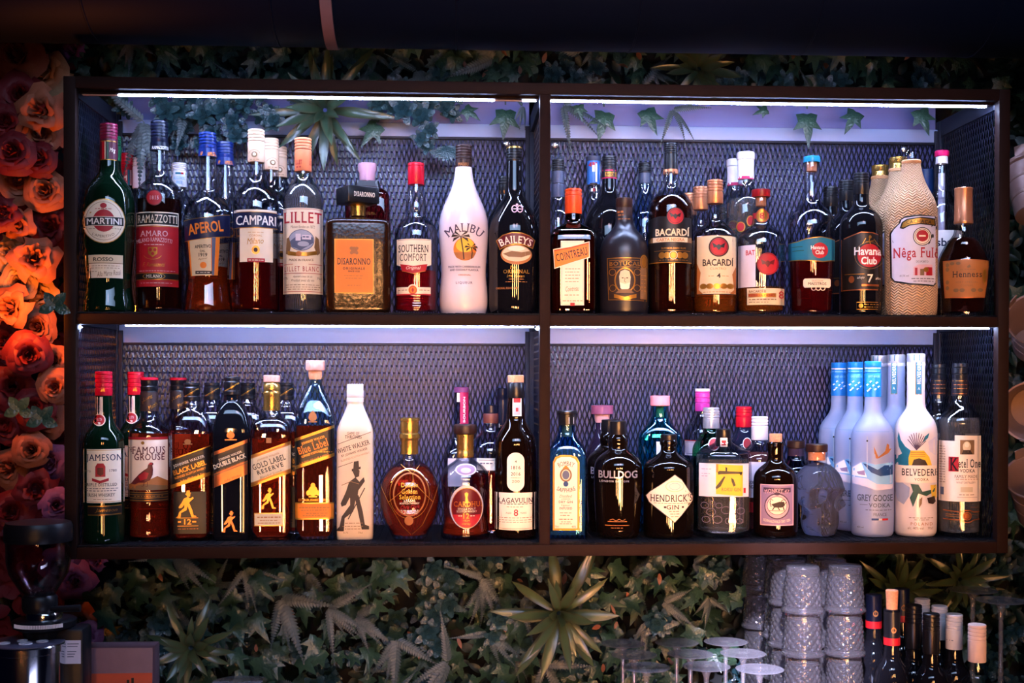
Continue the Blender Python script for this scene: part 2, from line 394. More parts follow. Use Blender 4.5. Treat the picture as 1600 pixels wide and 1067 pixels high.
class Bottle:
    def __init__(s, name, label, cx, floor, Y, cat='bottle', group=None, cx_top=None):
        s.cx = cx; s.zf = floor; s.Y = Y; q = P(cx, 520, Y); s.d = depth(q); s.s = s.d/FPX
        v = CAM-q; s.root = empty(name, (q.x, Y, floor), atan2(v.x, -v.y)); tag(s.root, label, cat, group)
    def z(s, py, off=0): return P(s.cx, py, s.Y-off).z - s.zf
    def loft(s, rows, sq=None, sm=2, seg=48, base=False, hexa=False, mindz=True):
        """rows top->bottom of (y, hw[, f]) in photo pixels; f blends from round to the square section sq=(depth ratio, n)"""
        out = []
        for q in rows:
            f = q[2] if len(q) > 2 else 0; k, n = sq if sq else (1, 2)
            hw = q[1]*s.s; out.append((s.z(q[0]), hw, hw*(1+(k-1)*f), 2+(n-2)*f))
        out = out[::-1]
        if base: z0 = out[0][0]; out = [(max(0, a-z0*(1-min(1, max(0, (a-z0)/.06)))),)+b[0:] for a, *b in [(o[0], o[1:]) for o in out] for b in b] if False else [((a[0]-z0) if a[0] < z0+.02 else a[0],)+a[1:] for a in out]
        out = sorted(out, key=lambda a: a[0])
        return Loft(chaikin(out, sm) if sm else out, seg, hexa)
    def glass(s, rows, m, sq=None, sm=2, hollow=None, fill=None, liq=None, seg=56, hexa=False, name='glass_body', label=None):
        L = s.body = s.loft(rows, sq, sm, seg, base=True, hexa=hexa); mb = MB(); L.shell(mb)
        if hollow:
            tk = hollow*s.s; zb = L.rows[0][0]+max(.004, 2.2*tk); zt = L.rows[-1][0]-.0004
            inn = [(min(max(a[0], zb), zt), max(a[1]-tk, .002), max(a[2]-tk, .002), a[3]) for a in L.rows if a[0] > zb-.0005 and a[0] <= zt+.001]
            inn = [(zb-.001, inn[0][1]*.8, inn[0][2]*.8, inn[0][3])]+inn
            L.shell(mb, rows=inn, flip=True)
            if fill:
                zl = s.z(fill); q = [(a[0], a[1]+.00015, a[2]+.00015, a[3]) for a in inn if a[0] < zl-.001]
                hw, hd, n = Loft(inn).at(zl); q.append((zl, hw+.00015, hd+.00015, n)); q[0] = (q[0][0]-.0002,)+q[0][1:]
                lb = MB(); Loft(q, seg, hexa).shell(lb); o = lb.build('liquid', liq, s.root, sharp=.7)
        o = mb.build(name, m, s.root, sharp=.75)
        if label: o['label'] = label
        return s
    def part(s, name, rows, m, sm=0, seg=36, sq=None, label=None, parent=None):
        L = s.loft(rows, sq, sm, seg); mb = MB(); L.shell(mb); o = mb.build(name, m, parent or s.root, sharp=.6); s.last = L; s.lasto = o
        if label: o['label'] = label
        return s
    def cap(s, y0, y1, hw, m, ribs=3, name='cap', hw1=None, rib_to=.45, top=1.2):
        hw1 = hw1 or hw; rows = [(y0, hw-top), (y0+.9, hw-.2)]; n = ribs
        for i in range(n):
            a = y0+2+(y1-y0)*rib_to*(i+.5)/max(1, n); rows += [(a-1.2, hw), (a-.5, hw-.9), (a+.5, hw-.9), (a+1.2, hw)]
        rows += [(y1-1, hw1), (y1, hw1-.4)]
        return s.part(name, rows, m)
    def dec(s, name, ops, surf=None, lift=.00035, label=None, step=5.0, parent=None):
        L = surf or s.body; flat = []
        for o in ops: flat += o if isinstance(o, list) else [o]
        ys = [b for o in flat for a, b in o[0]]; off = L.front(0, s.z((min(ys)+max(ys))/2)); off = max(off, .004)
        sc = s.s*(1-off/s.d); keys = []; bm = bmesh.new()
        zc = {}
        def Z(y):
            return s.z(y, off)
        for li, (v, f, c) in enumerate(flat):
            if c not in keys: keys.append(c)
            vs = [bm.verts.new(((a-s.cx)*sc, -li*1.0, Z(b))) for a, b in v]
            for q in f:
                try: fc = bm.faces.new([vs[i] for i in q]); fc.material_index = keys.index(c)
                except ValueError: pass
        bm.normal_update()
        for fc in bm.faces:
            if fc.normal.y > 0: fc.normal_flip()
        big = [fc for fc in bm.faces if len(fc.verts) > 4]
        if big: bmesh.ops.triangulate(bm, faces=big)
        xs = [q.co.x for q in bm.verts]; zs = [q.co.z for q in bm.verts]
        st = step*sc
        if max(xs)-min(xs) > 2*st:
            k = math.floor(min(xs)/st)+1
            while k*st < max(xs):
                bmesh.ops.bisect_plane(bm, geom=bm.verts[:]+bm.edges[:]+bm.faces[:], plane_co=(k*st, 0, 0), plane_no=(1, 0, 0)); k += 1
        h = [L.front(0, min(zs)+(max(zs)-min(zs))*i/6) for i in range(7)]
        lin_ = all(abs(h[i]-(h[0]+(h[6]-h[0])*i/6)) < .00012 for i in range(7))
        if not lin_:
            k = math.floor(min(zs)/st)+1
            while k*st < max(zs):
                bmesh.ops.bisect_plane(bm, geom=bm.verts[:]+bm.edges[:]+bm.faces[:], plane_co=(0, 0, k*st), plane_no=(0, 0, 1)); k += 1
        dl = .00011 if len(flat) < 40 else .00007
        for q in bm.verts: hw_ = L.at(q.co.z)[0]*.988; q.co.x = max(-hw_, min(hw_, q.co.x))
        for q in bm.verts: q.co.y = -L.front(q.co.x, q.co.z)-lift+q.co.y*dl
        bm.verts.index_update()
        o = mk(name, [q.co[:] for q in bm.verts], [[q.index for q in fc.verts] for fc in bm.faces], [ink(k) if isinstance(k, str) else k for k in keys], parent or s.root, mi=[fc.material_index for fc in bm.faces], smooth=True, sharp=.9)
        bm.free()
        if label: o['label'] = label
        return s
    def copy(s, label, cx, Y, floor=None, group=None, twist=0):
        c = copy_tree(s.root); q = P(cx, 520, Y); v = CAM-q; c.location = (q.x, Y, s.zf if floor is None else floor); c.rotation_euler = (0, 0, atan2(v.x, -v.y)+twist); c['label'] = label
        if group: c['group'] = group
        return c

# glass and liquids
CLEAR = thin('clear_glass')
FROST = mat('frosted_glass', '#b9c6ea', .32, trans=.55, ior=1.4)
def tint(k, c, rough=0.0, ior=1.45):
    if isinstance(c, str): c = lin(c)[:3]
    if ior == 1.45: return thin(k, tuple(sqrt(x) for x in c), tuple(.30+.3*x for x in c))
    return mat(k, c, rough, trans=.95 if k.startswith('pale') else .91, ior=ior)
DKGREEN = mat('dark_green_glass', (.0018, .009, .004), .03, trans=0, var=0, spec=.6)
BLACKG = mat('black_glass', (.004, .004, .006), .035, var=0, spec=.6); BROWNG = mat('brown_glass', (.0045, .0016, .0008), .03, var=0, spec=.65)
RED_L = tint('red_liquid', (.85, .015, .03), ior=1.34); AMBER_L = tint('amber_liquid', (.9, .26, .04), ior=1.34); DARK_L = tint('dark_red_liquid', (.34, .012, .014), ior=1.34)
ORANGE_L = tint('orange_liquid', (.95, .12, .02), ior=1.34); PALE_L = tint('pale_liquid', (.93, .92, .86), ior=1.34); WHISKY_L = tint('whisky_liquid', (.92, .085, .025), ior=1.34); BLACK_L = tint('brown_liquid', (.10, .02, .012), ior=1.34)
def paint(k, c, rough=.35, **a): return mat('cap_'+k, c, rough, **a)
c_black = paint('black', '#121216', .3); c_red = paint('red', '#c01028', .28); c_burg = paint('burgundy', '#6a1030', .3); c_navy = paint('navy', '#080d20', .3); c_blue = paint('blue', '#0c2260', .28)
c_cream = paint('cream', '#dcb594', .4); c_white = paint('white', '#d2cccf', .4); c_copper = paint('copper', '#d28a62', .3, metal=.6); c_gold = paint('gold', '#c9984e', .26, metal=.85); c_orange = paint('orange', '#d8481c', .3)
c_brown = paint('brown', '#2a1510', .4); c_wood = paint('pinkwood', '#c98a78', .55, var=.25); c_cork = paint('cork', '#c4825a', .8, var=.4, nscale=300); c_teal = paint('teal', '#1680a8', .3); c_green = paint('green', '#0f5a38', .3)
c_mag = paint('magenta', '#c03a94', .3); c_silver = paint('silver', '#c9c9cf', .3, metal=.6); c_dred = paint('darkred', '#7c1018', .3); c_lilac = paint('lilac', '#b58a9c', .35); c_sky = paint('skyblue', '#1577c4', .35, metal=.2); c_pink = paint('pinkred', '#c2185a', .3)
c_grey = paint('grey', '#3a4258', .4); c_org2 = paint('salmon', '#d9794e', .35)
YF, YM, YB = .078, .163, .241
# ================================================================== upper left bay
TS = 'on the upper left shelf'
b = Bottle('vermouth_bottle', 'dark green vermouth bottle with burgundy cap and round label, far left of upper shelf', 168.5, FU, .052)
b.glass([(250, 13.3), (264, 13.8), (273, 17), (284, 26), (298, 35), (318, 38.6), (345, 39), (385, 38), (420, 34.5), (440, 33.4), (458, 34.5), (475, 38), (484, 38.8), (487, 37)], DKGREEN)
b.cap(194, 219, 13.6, c_burg, 4, rib_to=.8).part('neck_label', [(218.6, 13.4), (250.5, 13.6)], mat('neck_burg', '#4a1226', .4))
L = b.last; b.dec('neck_print', [r(158, 220, 162, 249, 'R'), r(162, 220, 163.5, 249, 'C'), r(165, 221, 168, 249, 'I'), r(156, 219.5, 180, 220.8, 'G'), r(156, 248.5, 180, 249.8, 'G'), t('Mrg', 174, 235, 9, 9, 'C', 'i')], L)
b.dec('round_label', [e(160.5, 345, 32.5, 35, 'G'), e(160.5, 345, 31.3, 33.8, 'C'), ring(160.5, 345, 27.5, 30, .6, 'E'), e(160.5, 344.5, 16.5, 17.5, 'R'), r(131.5, 338, 191, 352.6, 'C'), r(132.3, 338.8, 190.2, 351.8, 'K'), t('MARTINI', 161.2, 345.3, 52, 9.6, 'W', 'b'),
    t("L'APERITIVO", 160, 369, 34, 4, 'E', '', arc=-30), e(160, 321, 5, 4, 'R'), dash(148, 172, 326, 'R', 1), dash(138, 150, 357, 'E', .9), dash(172, 186, 357, 'E', .9)])
b.dec('name_label', [r(132.5, 398, 189, 434, 'C'), r(132.5, 410.5, 189, 411.5, 'E'), r(132.5, 398, 189, 410.5, 'B'), t('ROSSO', 159.5, 405, 30, 6, 'H', 'b'), dash(136, 184, 415, 'E', .8), dash(136, 184, 418.5, 'E', .8), t('Alla Marce Rossi', 168, 426.5, 36, 8, 'E', 'i', rot=6), dash(136, 150, 424, 'E', .8)])
# copies and other bottles behind
b2 = Bottle('vermouth_bottle', 'green-capped vermouth bottle hidden just behind the burgundy-capped dark green one', 177.5, FU, .125)
b2.glass([(252, 11.5), (268, 12), (280, 17), (300, 19), (478, 19), (486, 18)], DKGREEN); b2.cap(213, 252, 12.2, c_green, 4, rib_to=.4)
b2 = Bottle('vermouth_bottle', 'red-capped vermouth bottle behind, between the dark green bottle and the red-labelled bitter', 198.5, FU, .255)
b2.glass([(290, 10.5), (304, 11.5), (316, 12.5), (330, 13), (478, 13), (486, 12.5)], DKGREEN); b2.cap(240, 264, 10.6, c_red, 4, rib_to=.8).part('neck_label', [(263.5, 10.6), (290, 10.8)], mat('neck_red', '#b01424', .4)); b2.dec('neck_print', [r(200, 265, 203, 289, 'T'), r(204, 265, 205.5, 289, 'W'), t('M', 196, 278, 5, 8, 'C', 'b')], b2.last)
b3 = Bottle('vermouth_bottle', 'white-capped bottle behind, left of the navy-capped red-labelled bitter', 217.5, FU, .222)
b3.glass([(295, 9.6), (312, 10.4), (324, 13), (340, 14), (470, 14), (486, 13.5)], CLEAR, hollow=2, fill=325, liq=PALE_L); b3.cap(246, 295, 9.8, c_white, 4, rib_to=.3)

b = Bottle('bitter_bottle', 'clear round bottle of dark amaro with large red label and navy cap', 248.5, FU, YF)
b.glass([(236, 12.5), (264, 13.4), (274, 14.5), (283, 21), (291, 30), (301, 35), (316, 36), (470, 36), (482, 35.5), (487, 33)], CLEAR, hollow=2.6, fill=313, liq=BLACK_L)
b.cap(189.5, 224, 13.2, c_navy, 5, rib_to=.75).part('neck_band', [(223.6, 14), (236, 14.2)], c_navy); b.dec('neck_print', [t('RAMAZZOTTI', 249.5, 230, 24, 5, 'W', 'b')], b.last)
b.dec('seal', [e(240.5, 308.5, 12.3, 12.3, 'D'), e(240.5, 308.5, 11, 11, 'R'), t('1815', 240.5, 308.5, 13.5, 6, 'P', 's')])
b.dec('name_band', [r(213.3, 330.5, 277.3, 352.3, 'C'), r(214, 332.2, 276.4, 350.4, 'K'), t('RAMAZZOTTI', 245.3, 341.3, 60, 12.5, 'C', 's')])
b.dec('front_label', [r(213.3, 352, 277.3, 447.5, 'R'), r(213.3, 353, 277.3, 353.8, 'G'), t('AMARO', 240, 364.5, 42, 9, 'P', 's'), t('MILANO RAMAZZOTTI', 240.5, 374, 54, 6.5, 'P', 'b', arc=140), dash(225, 255, 382, 'P', .9), p('G', (231, 386), (245, 386), (245, 396), (238, 402), (231, 396)), e(234.5, 390, 2.5, 2.5, 'R'), e(241.5, 390, 2.5, 2.5, 'R'), e(238, 396, 2.4, 2.4, 'R'), ring(238, 396, 14, 9, .7, 'G', 20, 160), t('F. Ramazzotti', 240, 413, 34, 6.5, 'G', 'i'),
    dash(218, 272, 423, 'P', .7), r(213.3, 426, 277.3, 427, 'G'), r(213.3, 427.4, 277.3, 435.4, 'K'), e(240, 431.4, 17, 5.3, 'G'), e(240, 431.4, 16, 4.5, 'K'), t('MILANO', 240, 431.4, 24, 5.2, 'C', 's'), r(213.3, 436, 277.3, 437, 'G'), dash(220, 270, 442, 'P', .8)])
b3 = Bottle('bottle', 'white-capped clear bottle behind, between the red-labelled and the blue-capped orange bottles', 280.5, FU, YM)
b3.glass([(292, 10.5), (304, 11.5), (316, 25), (332, 31), (475, 31), (486, 30)], CLEAR, hollow=2, fill=330, liq=PALE_L); b3.cap(255.5, 268, 12, c_white, 3, rib_to=.7).part('neck_label', [(268, 11.4), (293, 11.6)], mat('neck_white', '#d9d8dc', .5)); b3.dec('neck_print', [r(270, 269, 291, 272, 'T'), r(283, 269, 287, 272, 'R'), t('ALCOHOL', 280.5, 278, 18, 5, 'L', 'b'), t('FREE', 280.5, 285, 10, 5, 'L', 'b')], b3.last)

b = Bottle('aperitif_bottle', 'clear bottle of orange-red aperitif with navy diagonal label and blue cap', 325, FU, YF)
b.glass([(246, 13), (280, 14.5), (296, 15.6), (300, 15.6), (303, 18), (311, 25), (322, 33), (336, 37), (350, 37.8), (380, 36.8), (415, 33), (436, 32.2), (455, 34), (475, 37.2), (484, 37.8), (488, 35)], CLEAR, hollow=2.6, fill=418, liq=ORANGE_L)
b.cap(208, 234, 13.6, c_blue, 4, rib_to=.75).part('neck_band', [(233.6, 14), (246, 14.4)], c_blue); b.dec('neck_print', [t('APEROL', 331, 240, 13, 6, 'O', 'b', rot=3), t('AP', 315.5, 239.5, 4, 6, 'O', 'b')], b.last)
b.dec('name_label', [p('N', (288.5, 344), (322, 340), (359, 333), (359.5, 367), (322, 372), (289.5, 376)), l('G', .9, (288.5, 343.4), (322, 339.4), (359, 332.4)), l('G', .9, (289.5, 376), (322, 372), (359.5, 367)), t('APEROL', 321.5, 355, 54, 17.5, 'O', 'b', rot=7, sh=.02)])
b.dec('lower_label', [p('O', (294.5, 375.5), (343.5, 369.5), (340, 429.5), (299, 431)), p('B', (297, 376), (330, 371.8), (330, 429.5), (301, 430.5)), p('Q', (331, 371), (337, 370.5), (334.5, 429.5), (331, 429.6)), t('APERITIVO', 317.5, 385, 25, 5.5, 'H', 'b', rot=3), t('DAL', 317, 392, 8, 3.4, 'H', 'b'), t('1919', 317.5, 398, 13, 6, 'H', 'b'), t('Aperol', 317, 404.5, 14, 4, 'E', 'i', rot=8), e(318, 414, 5, 5, 'O'), r(306, 423, 331, 428, 'H'), dash(308, 329, 425.5, 'C', 1)])
b.copy('second orange aperitif bottle, its blue cap showing right of the front one', 352, YM)

b = Bottle('bitter_bottle', 'clear bottle of dark red bitter with cream cap and navy name band', 401, FU, YF)
b.glass([(254, 12.5), (276, 13), (286, 16), (295, 25), (305, 32), (318, 35.3), (335, 35.8), (470, 35.8), (483, 35.3), (487, 33)], CLEAR, hollow=2.6, fill=405, liq=DARK_L)
b.cap(203.5, 254.5, 13.2, c_cream, 4, rib_to=.38); b.dec('cap_print', [e(398, 241.5, 4.6, 4.6, 'E'), e(398, 241, 2.5, 2.5, 'C'), dash(391, 407, 249, 'E', .9), ring(398, 242, 9, 8, .5, 'E', 200, 340)], b.last)
b.dec('name_band', [r(366.5, 327.2, 432.5, 331, 'X'), r(366, 330.6, 433.5, 331.5, 'G'), r(366, 331.5, 433.5, 355.4, 'N'), r(366, 355, 433.5, 356.2, 'G'), t('CAMPARI', 400.5, 344, 62, 15, 'W', 'b')])
b.dec('front_label', [r(375.5, 356.2, 426.5, 409, 'C'), dash(388, 412, 363, 'G', .8), t('CORDIAL', 400, 368, 20, 3, 'G', ''), t('Milano', 399, 376.5, 26, 9.5, 'G', 'i', rot=4), e(400, 390.5, 6.3, 6.8, 'G'), e(400, 390.5, 3.2, 3.6, 'H'), r(387, 403.5, 414, 409.5, 'R'), dash(389, 412, 406.5, 'C', 1.4)])
b.copy('second cream-capped bitter bottle, directly behind the front navy-banded one', 424, .161, twist=.5); b.copy('third cream-capped bitter bottle, rearmost of the three navy-banded bitters', 437.5, .2435, twist=.3)

b = Bottle('aperitif_bottle', 'clear wine-shaped aperitif bottle with salmon cap and large cream label', 473.8, FU, YF)
b.glass([(268, 12.2), (276, 12.8), (283, 15.5), (294, 25), (306, 30.5), (318, 31.5), (470, 31.6), (484, 31), (487.5, 29)], CLEAR, hollow=2.6, fill=290, liq=PALE_L)
b.cap(216.5, 268.5, 13.2, c_org2, 4, rib_to=.36); b.dec('cap_print', [t('LLET', 467, 253, 10, 7, 'R', 'sb'), t('LIL', 485.5, 253.5, 4, 7, 'R', 's'), dash(463.5, 472, 260.5, 'R', 2)], b.last)
b.dec('front_label', [r(442.9, 324.5, 504.6, 459, 'C'), l('R', .7, (442.9, 326.2), (504.6, 326.2)), t('LILLET', 473.2, 339.5, 59, 17, 'R', 's'), t('Maison fondee en 1872', 473, 354, 38, 4.5, 'E', 'i'), e(471, 375, 19.8, 16.4, 'J'), ring(471, 375, 19.6, 16.2, 1, 'Q'), p('Q', (453, 377), (462, 370), (489, 370), (489.5, 379), (470, 391), (456, 385)), r(462, 365, 470, 376, 'F'), r(472, 367, 486, 374, 'F'), dash(473, 485, 370, 'Q', 2), e(474, 381, 9, 4, 'J'), p('E', (448.5, 372), (452, 370), (455, 384), (452, 398), (447, 396)), p('E', (493, 368), (498, 372), (500, 394), (496, 398), (491, 386)), p('G', (450, 391.5), (462, 394), (480, 394), (495, 391), (495, 397), (480, 400), (462, 400), (450, 398)), e(467, 396.5, 4.5, 4, 'A'),
    t('MADE IN FRANCE', 471, 406.5, 38, 3.6, 'E', 'b', arc=-200), l('R', .8, (444, 413), (458, 412.6)), l('R', .8, (482, 412.6), (503, 413)), t('LILLET BLANC', 471.5, 420, 53, 7.6, 'R', 'w'), l('R', .8, (444, 427), (503, 427)), t('Aperitif a base de vin', 473, 432.5, 30, 4, 'E', 'i'), t('Produit avec du vin', 473, 438, 36, 4, 'E', 'i'), t('17%', 447, 434.5, 6, 3.6, 'H', ''), t('75cl', 499, 434.5, 7, 3.6, 'H', ''), dash(447, 500, 445, 'E', .9), dash(447, 500, 448.5, 'E', .9), dash(450, 498, 452, 'E', .9), l('R', .7, (444, 455.6), (503, 455.6))])

DISG = mat('amber_textured_glass', (.020, .006, .002), .16, var=0, spec=.5, bump=.07, bscale=170)
b = Bottle('liqueur_bottle', 'square textured amber liqueur bottle with block cap and orange label', 559.5, FU, YF)
b.glass([(338, 12, 0), (341, 14, 0), (344, 30, .6), (346, 45, 1), (350, 49.5, 1), (356, 50.3, 1), (470, 50.3, 1), (482, 49.5, 1), (485.5, 46, 1)], DISG, sq=(.72, 7), sm=1, seg=64)
b.part('neck', [(319, 12), (324, 12.4), (332, 11.4), (339, 11.6)], c_gold, label='gold neck collar')
s_ = b.s; cz = b.z(307); mb = MB().box(-33*s_, -24*s_, b.z(320), 20*s_, 24*s_, b.z(294), .002)
cap = mb.build('cap', c_black, b.root); cap.rotation_euler = (0, 0, .42); cap.location = (.006, 0, 0)
for txt, rz, cxm, ww in (('DISARONNO', 0, -.0065, 35), ('ORIGINALE', 1, 0, 32)):
    v, f = glyphs(txt, 's'); xs = [a for a, q in v]; ys = [q for a, q in v]; kx = ww*s_/(max(xs)-min(xs)); kz = 7.5*s_/(max(ys)-min(ys))
    pts = [((a-(min(xs)+max(xs))/2)*kx, (q-(min(ys)+max(ys))/2)*kz) for a, q in v]
    if rz == 0: vv = [(a+cxm, -24*s_-.0003, cz+q) for a, q in pts]
    else: vv = [(20*s_+.0003, a, cz+q) for a, q in pts]
    mk('cap_lettering', vv, f, ink('X'), cap)
b.dec('front_label', [r(523, 373.5, 583.5, 458, 'G'), r(523.8, 374.3, 582.7, 457.2, 'O'), e(553.5, 391, 5, 5.5, 'A'), e(549.5, 388, 3, 2.6, 'A'), e(557.5, 388, 3, 2.6, 'A'), e(549.5, 395, 2.6, 2.6, 'A'), e(557.5, 395, 2.6, 2.6, 'A'), t('DISARONNO', 553.2, 408.5, 51, 10.5, 'H', 's'), t('ORIGINALE', 553, 419.5, 34, 3.8, 'H', 'bw'), t('SINCE 1525', 553, 424, 18, 2.6, 'H', 'b'), dash(538, 569, 431, 'A', .8), dash(540, 567, 435, 'A', .8), dash(543, 563, 446, 'A', .9)])
b2 = Bottle('liqueur_decanter', 'red liqueur bottle with pale lilac stopper behind the square amber bottle', 574, FU, YM)
b2.glass([(282, 12), (290, 12.5), (296, 24, .5), (302, 32, 1), (310, 35, 1), (480, 35, 1), (486, 33, 1)], tint('red_glass', (.55, .02, .02)), sq=(.85, 6)); b2.part('stopper', [(255.5, 13.5), (257, 14.6), (266, 14.4), (270, 12.6), (283, 12.2), (284, 11.5)], c_lilac, label='pale lilac stopper'); b2.part('shoulder_plate', [(284.5, 18, 1), (303, 22, 1)], c_black, sq=(.9, 6))

b = Bottle('whiskey_liqueur_bottle', 'fluted clear bottle of red liqueur with red cap and cream label', 650, FU, YF)
b.glass([(288, 12), (300, 12.5), (318, 16), (330, 16.5), (338, 15.6), (341, 17), (347, 24), (357, 32), (368, 34), (465, 34.2), (468, 33), (472, 33), (475, 34.6), (484, 34.4), (487.5, 32)], CLEAR, hollow=2.6, fill=424, liq=RED_L)
b.cap(255, 289, 12.8, c_red, 1, rib_to=.2); b.dec('front_label', [p('C', (619.8, 373), (673.8, 373), (673.8, 413), (660, 418), (646, 420), (632, 418), (619.8, 413)), l('E', .6, (621, 374.5), (672.5, 374.5)), t('SOUTHERN', 646, 388, 47, 12, 'H', 's'), t('COMFORT', 645.5, 401.8, 42, 11.5, 'H', 's'), p('R', (625, 412), (646, 415.5), (668, 412), (665, 423), (646, 427.5), (628, 423)), l('G', .7, (628, 423), (646, 427.5), (665, 423)), t('Original', 646, 419, 23, 6.5, 'C', 'i')])
b.dec('strip_label', [r(619.5, 448.5, 673, 458.8, 'C'), e(645, 453, 8.6, 9, 'C'), e(645, 453, 6.8, 7, 'O'), ring(645, 453, 5.5, 5.7, .8, 'R'), p('R', (645, 448.5), (647, 453), (645, 457.5), (643, 453)), dash(622, 636, 453, 'E', 1), dash(655, 671, 453, 'E', 1), r(619.5, 458.8, 673, 461, 'R')])

WHITEB = mat('white_bottle', '#d6c8ce', .22, var=.03, coat=.4)
b = Bottle('coconut_liqueur_bottle', 'glossy white waisted bottle with dark cap and palm tree picture', 724.5, FU, YF)
b.glass([(262, 13), (275, 14.3), (290, 17.4), (308, 24.5), (322, 31), (336, 36), (350, 38.2), (366, 38.6), (390, 37), (420, 34.8), (436, 35), (456, 37.3), (470, 37.6), (481, 36), (487.5, 33.5)], WHITEB, name='body', label='glossy white body')
b.cap(227, 264.5, 12.8, c_brown, 5, rib_to=.6); b.dec('cap_print', [t('MALIBU', 724, 256, 16, 5, 'A', 'b')], b.last)
b.dec('front_print', [t('MALIBU', 725.5, 355.5, 62, 13.5, 'V', 's', arc=46), e(726.5, 389, 18, 18, 'O'), e(726.5, 383, 14, 11, 'Y'), p('A', (709, 394), (744, 394), (740, 402), (733, 406), (720, 406), (713, 402)),
    l('H', 1.8, (725, 405), (724, 394), (721.5, 378), (720, 369)), l('H', 1.5, (737, 404), (738, 394), (736.5, 386)), [p('H', (720, 369), (720+13*cos(a), 369-9*sin(a)-2), (720+15*cos(a), 369-11*sin(a)+3), (720+7*cos(a), 369-5*sin(a)+1.5)) for a in (-.6, .1, .8, 2.3, 3.0, 3.7)], [p('H', (736.5, 386), (736.5+9*cos(a), 386-6*sin(a)-1.5), (736.5+10.5*cos(a), 386-8*sin(a)+2.2), (736.5+5*cos(a), 386-4*sin(a)+1)) for a in (-.6, .1, .9, 2.2, 3.0, 3.8)],
    t('MADE WITH CARIBBEAN RUM', 725.5, 416.5, 50, 3.2, 'V', 'b'), t('AND COCONUT FLAVOUR', 725.5, 421.5, 45, 3.2, 'V', 'b'), t('ORIGINAL', 726, 429.5, 20, 2.6, 'A', 'b'), t('LIQUEUR', 725.5, 442, 26, 4.6, 'V', 'bw')])
b2 = Bottle('bottle', 'clear round bottle half hidden behind the glossy white one', 731, FU, YM); b2.glass([(300, 12), (312, 18), (326, 26), (342, 29), (480, 29), (486, 28)], CLEAR, hollow=2)
b2.cap(262, 301, 11, c_black, 3)

b = Bottle('cream_liqueur_bottle', 'black cream liqueur bottle with arched red name label, right end beside the centre post', 803.5, FU, YF)
b.glass([(252, 12), (298, 12.8), (306, 15), (318, 23), (330, 30), (342, 35.5), (355, 39), (370, 40), (470, 40), (482, 38.5), (487, 36)], BLACKG, label='glossy black glass')
b.cap(231, 253, 12.4, c_black, 4, rib_to=.8).part('cap_disc', [(229.8, 11.6), (230.4, 12.3), (233, 12.4)], c_gold)
b.dec('crest', [ring(804, 326.5, 4, 5.5, 1.6, 'P'), ring(812.5, 326.5, 4, 5.5, 1.6, 'P'), r(802, 326, 815, 327.4, 'P'), e(808, 319.5, 2, 2, 'P')])
b.dec('name_label', [p('G', (775, 375), (785, 366.5), (800, 362.5), (815, 363), (828, 367), (837, 374), (833, 388), (820, 383), (806, 381.5), (793, 384), (781, 390)), p('D', (776.5, 375.2), (786, 367.8), (800, 364), (815, 364.4), (827.5, 368.3), (835.4, 374.6), (832, 386), (820, 381.5), (806, 380), (792.5, 382.4), (781.6, 388)), t('BAILEYS', 806, 374, 52, 12, 'X', 's', arc=60)])
b.dec('picture', [e(807, 397.5, 24.5, 15.5, 'A'), e(807, 396, 22.5, 12.5, 'B'), p('E', (786, 396), (800, 392), (815, 394), (830, 391), (829, 397), (815, 402), (795, 401)), e(807, 388, 13, 4, 'X')])
b.dec('lower_print', [t('The', 802, 417.5, 9, 4.5, 'G', 'i'), t('ORIGINAL', 807, 424, 41, 6, 'G', 's'), t('Irish Cream', 806, 431, 28, 4.5, 'G', 'i'), l('A', .8, (795, 436), (819, 436)), dash(790, 824, 440, 'A', .8), t('ORIGINAL IRISH CREAM', 792, 450, 34, 3.4, 'A', 'b')])
b2 = Bottle('bottle', 'dark bottle with orange neck tag peeping out left of the black cream liqueur', 789, FU, YM)
b2.glass([(305, 11), (318, 12), (332, 23), (350, 28), (480, 28), (486, 27)], BLACKG); b2.cap(276, 305, 10.5, c_black, 3); b2.dec('neck_tag', [r(781, 297, 788, 308, 'O'), dash(782, 787, 302, 'H', 1.5)], b2.body if False else b2.last)

# ================================================================== upper right bay
b = Bottle('orange_liqueur_bottle', 'square brown liqueur bottle with orange cap and slanted orange label, beside the centre post', 895.5, FU, YF)
b.glass([(334, 12.5, 0), (348, 13, 0), (352, 18, .4), (360, 30, 1), (366, 34.5, 1), (375, 36.3, 1), (470, 36.3, 1), (482, 35.5, 1), (486, 33, 1)], tint('brown_clear_glass', (.22, .035, .012)), sq=(.95, 6), hollow=2.6, fill=372, liq=tint('pale_amber', (.75, .3, .06), ior=1.34))
b.cap(295.5, 334.5, 13.4, c_orange, 2, rib_to=.3)
b.dec('front_label', [r(876, 376, 912.5, 477, 'X'), box(877.5, 378, 911, 475.5, .6, 'G'), [dash(883, 906, y, 'A', .9) for y in (420, 425, 430, 435, 440)], t('Cointreau', 894, 451, 21, 8, 'A', 'i', rot=4), dash(882, 907, 461, 'A', 1), dash(879, 910, 470, 'A', 1), r(891, 473, 898, 478, 'R')])
b.dec('name_label', [p('X', (864, 389), (892, 384.4), (921, 377), (921.5, 402.5), (893, 411), (866, 420)), p('O', (865.2, 390), (892, 385.6), (920, 378.4), (920.3, 401.6), (893, 409.8), (867, 418.3)), l('R', 1, (866, 391.5), (892, 387.2), (919.4, 380)), t('COINTREAU', 893, 397.5, 50, 12.5, 'H', 's', rot=13)], lift=.0009)
b = Bottle('rum_bottle', 'squat matt black round rum bottle with portrait label', 975.5, FU, YF)
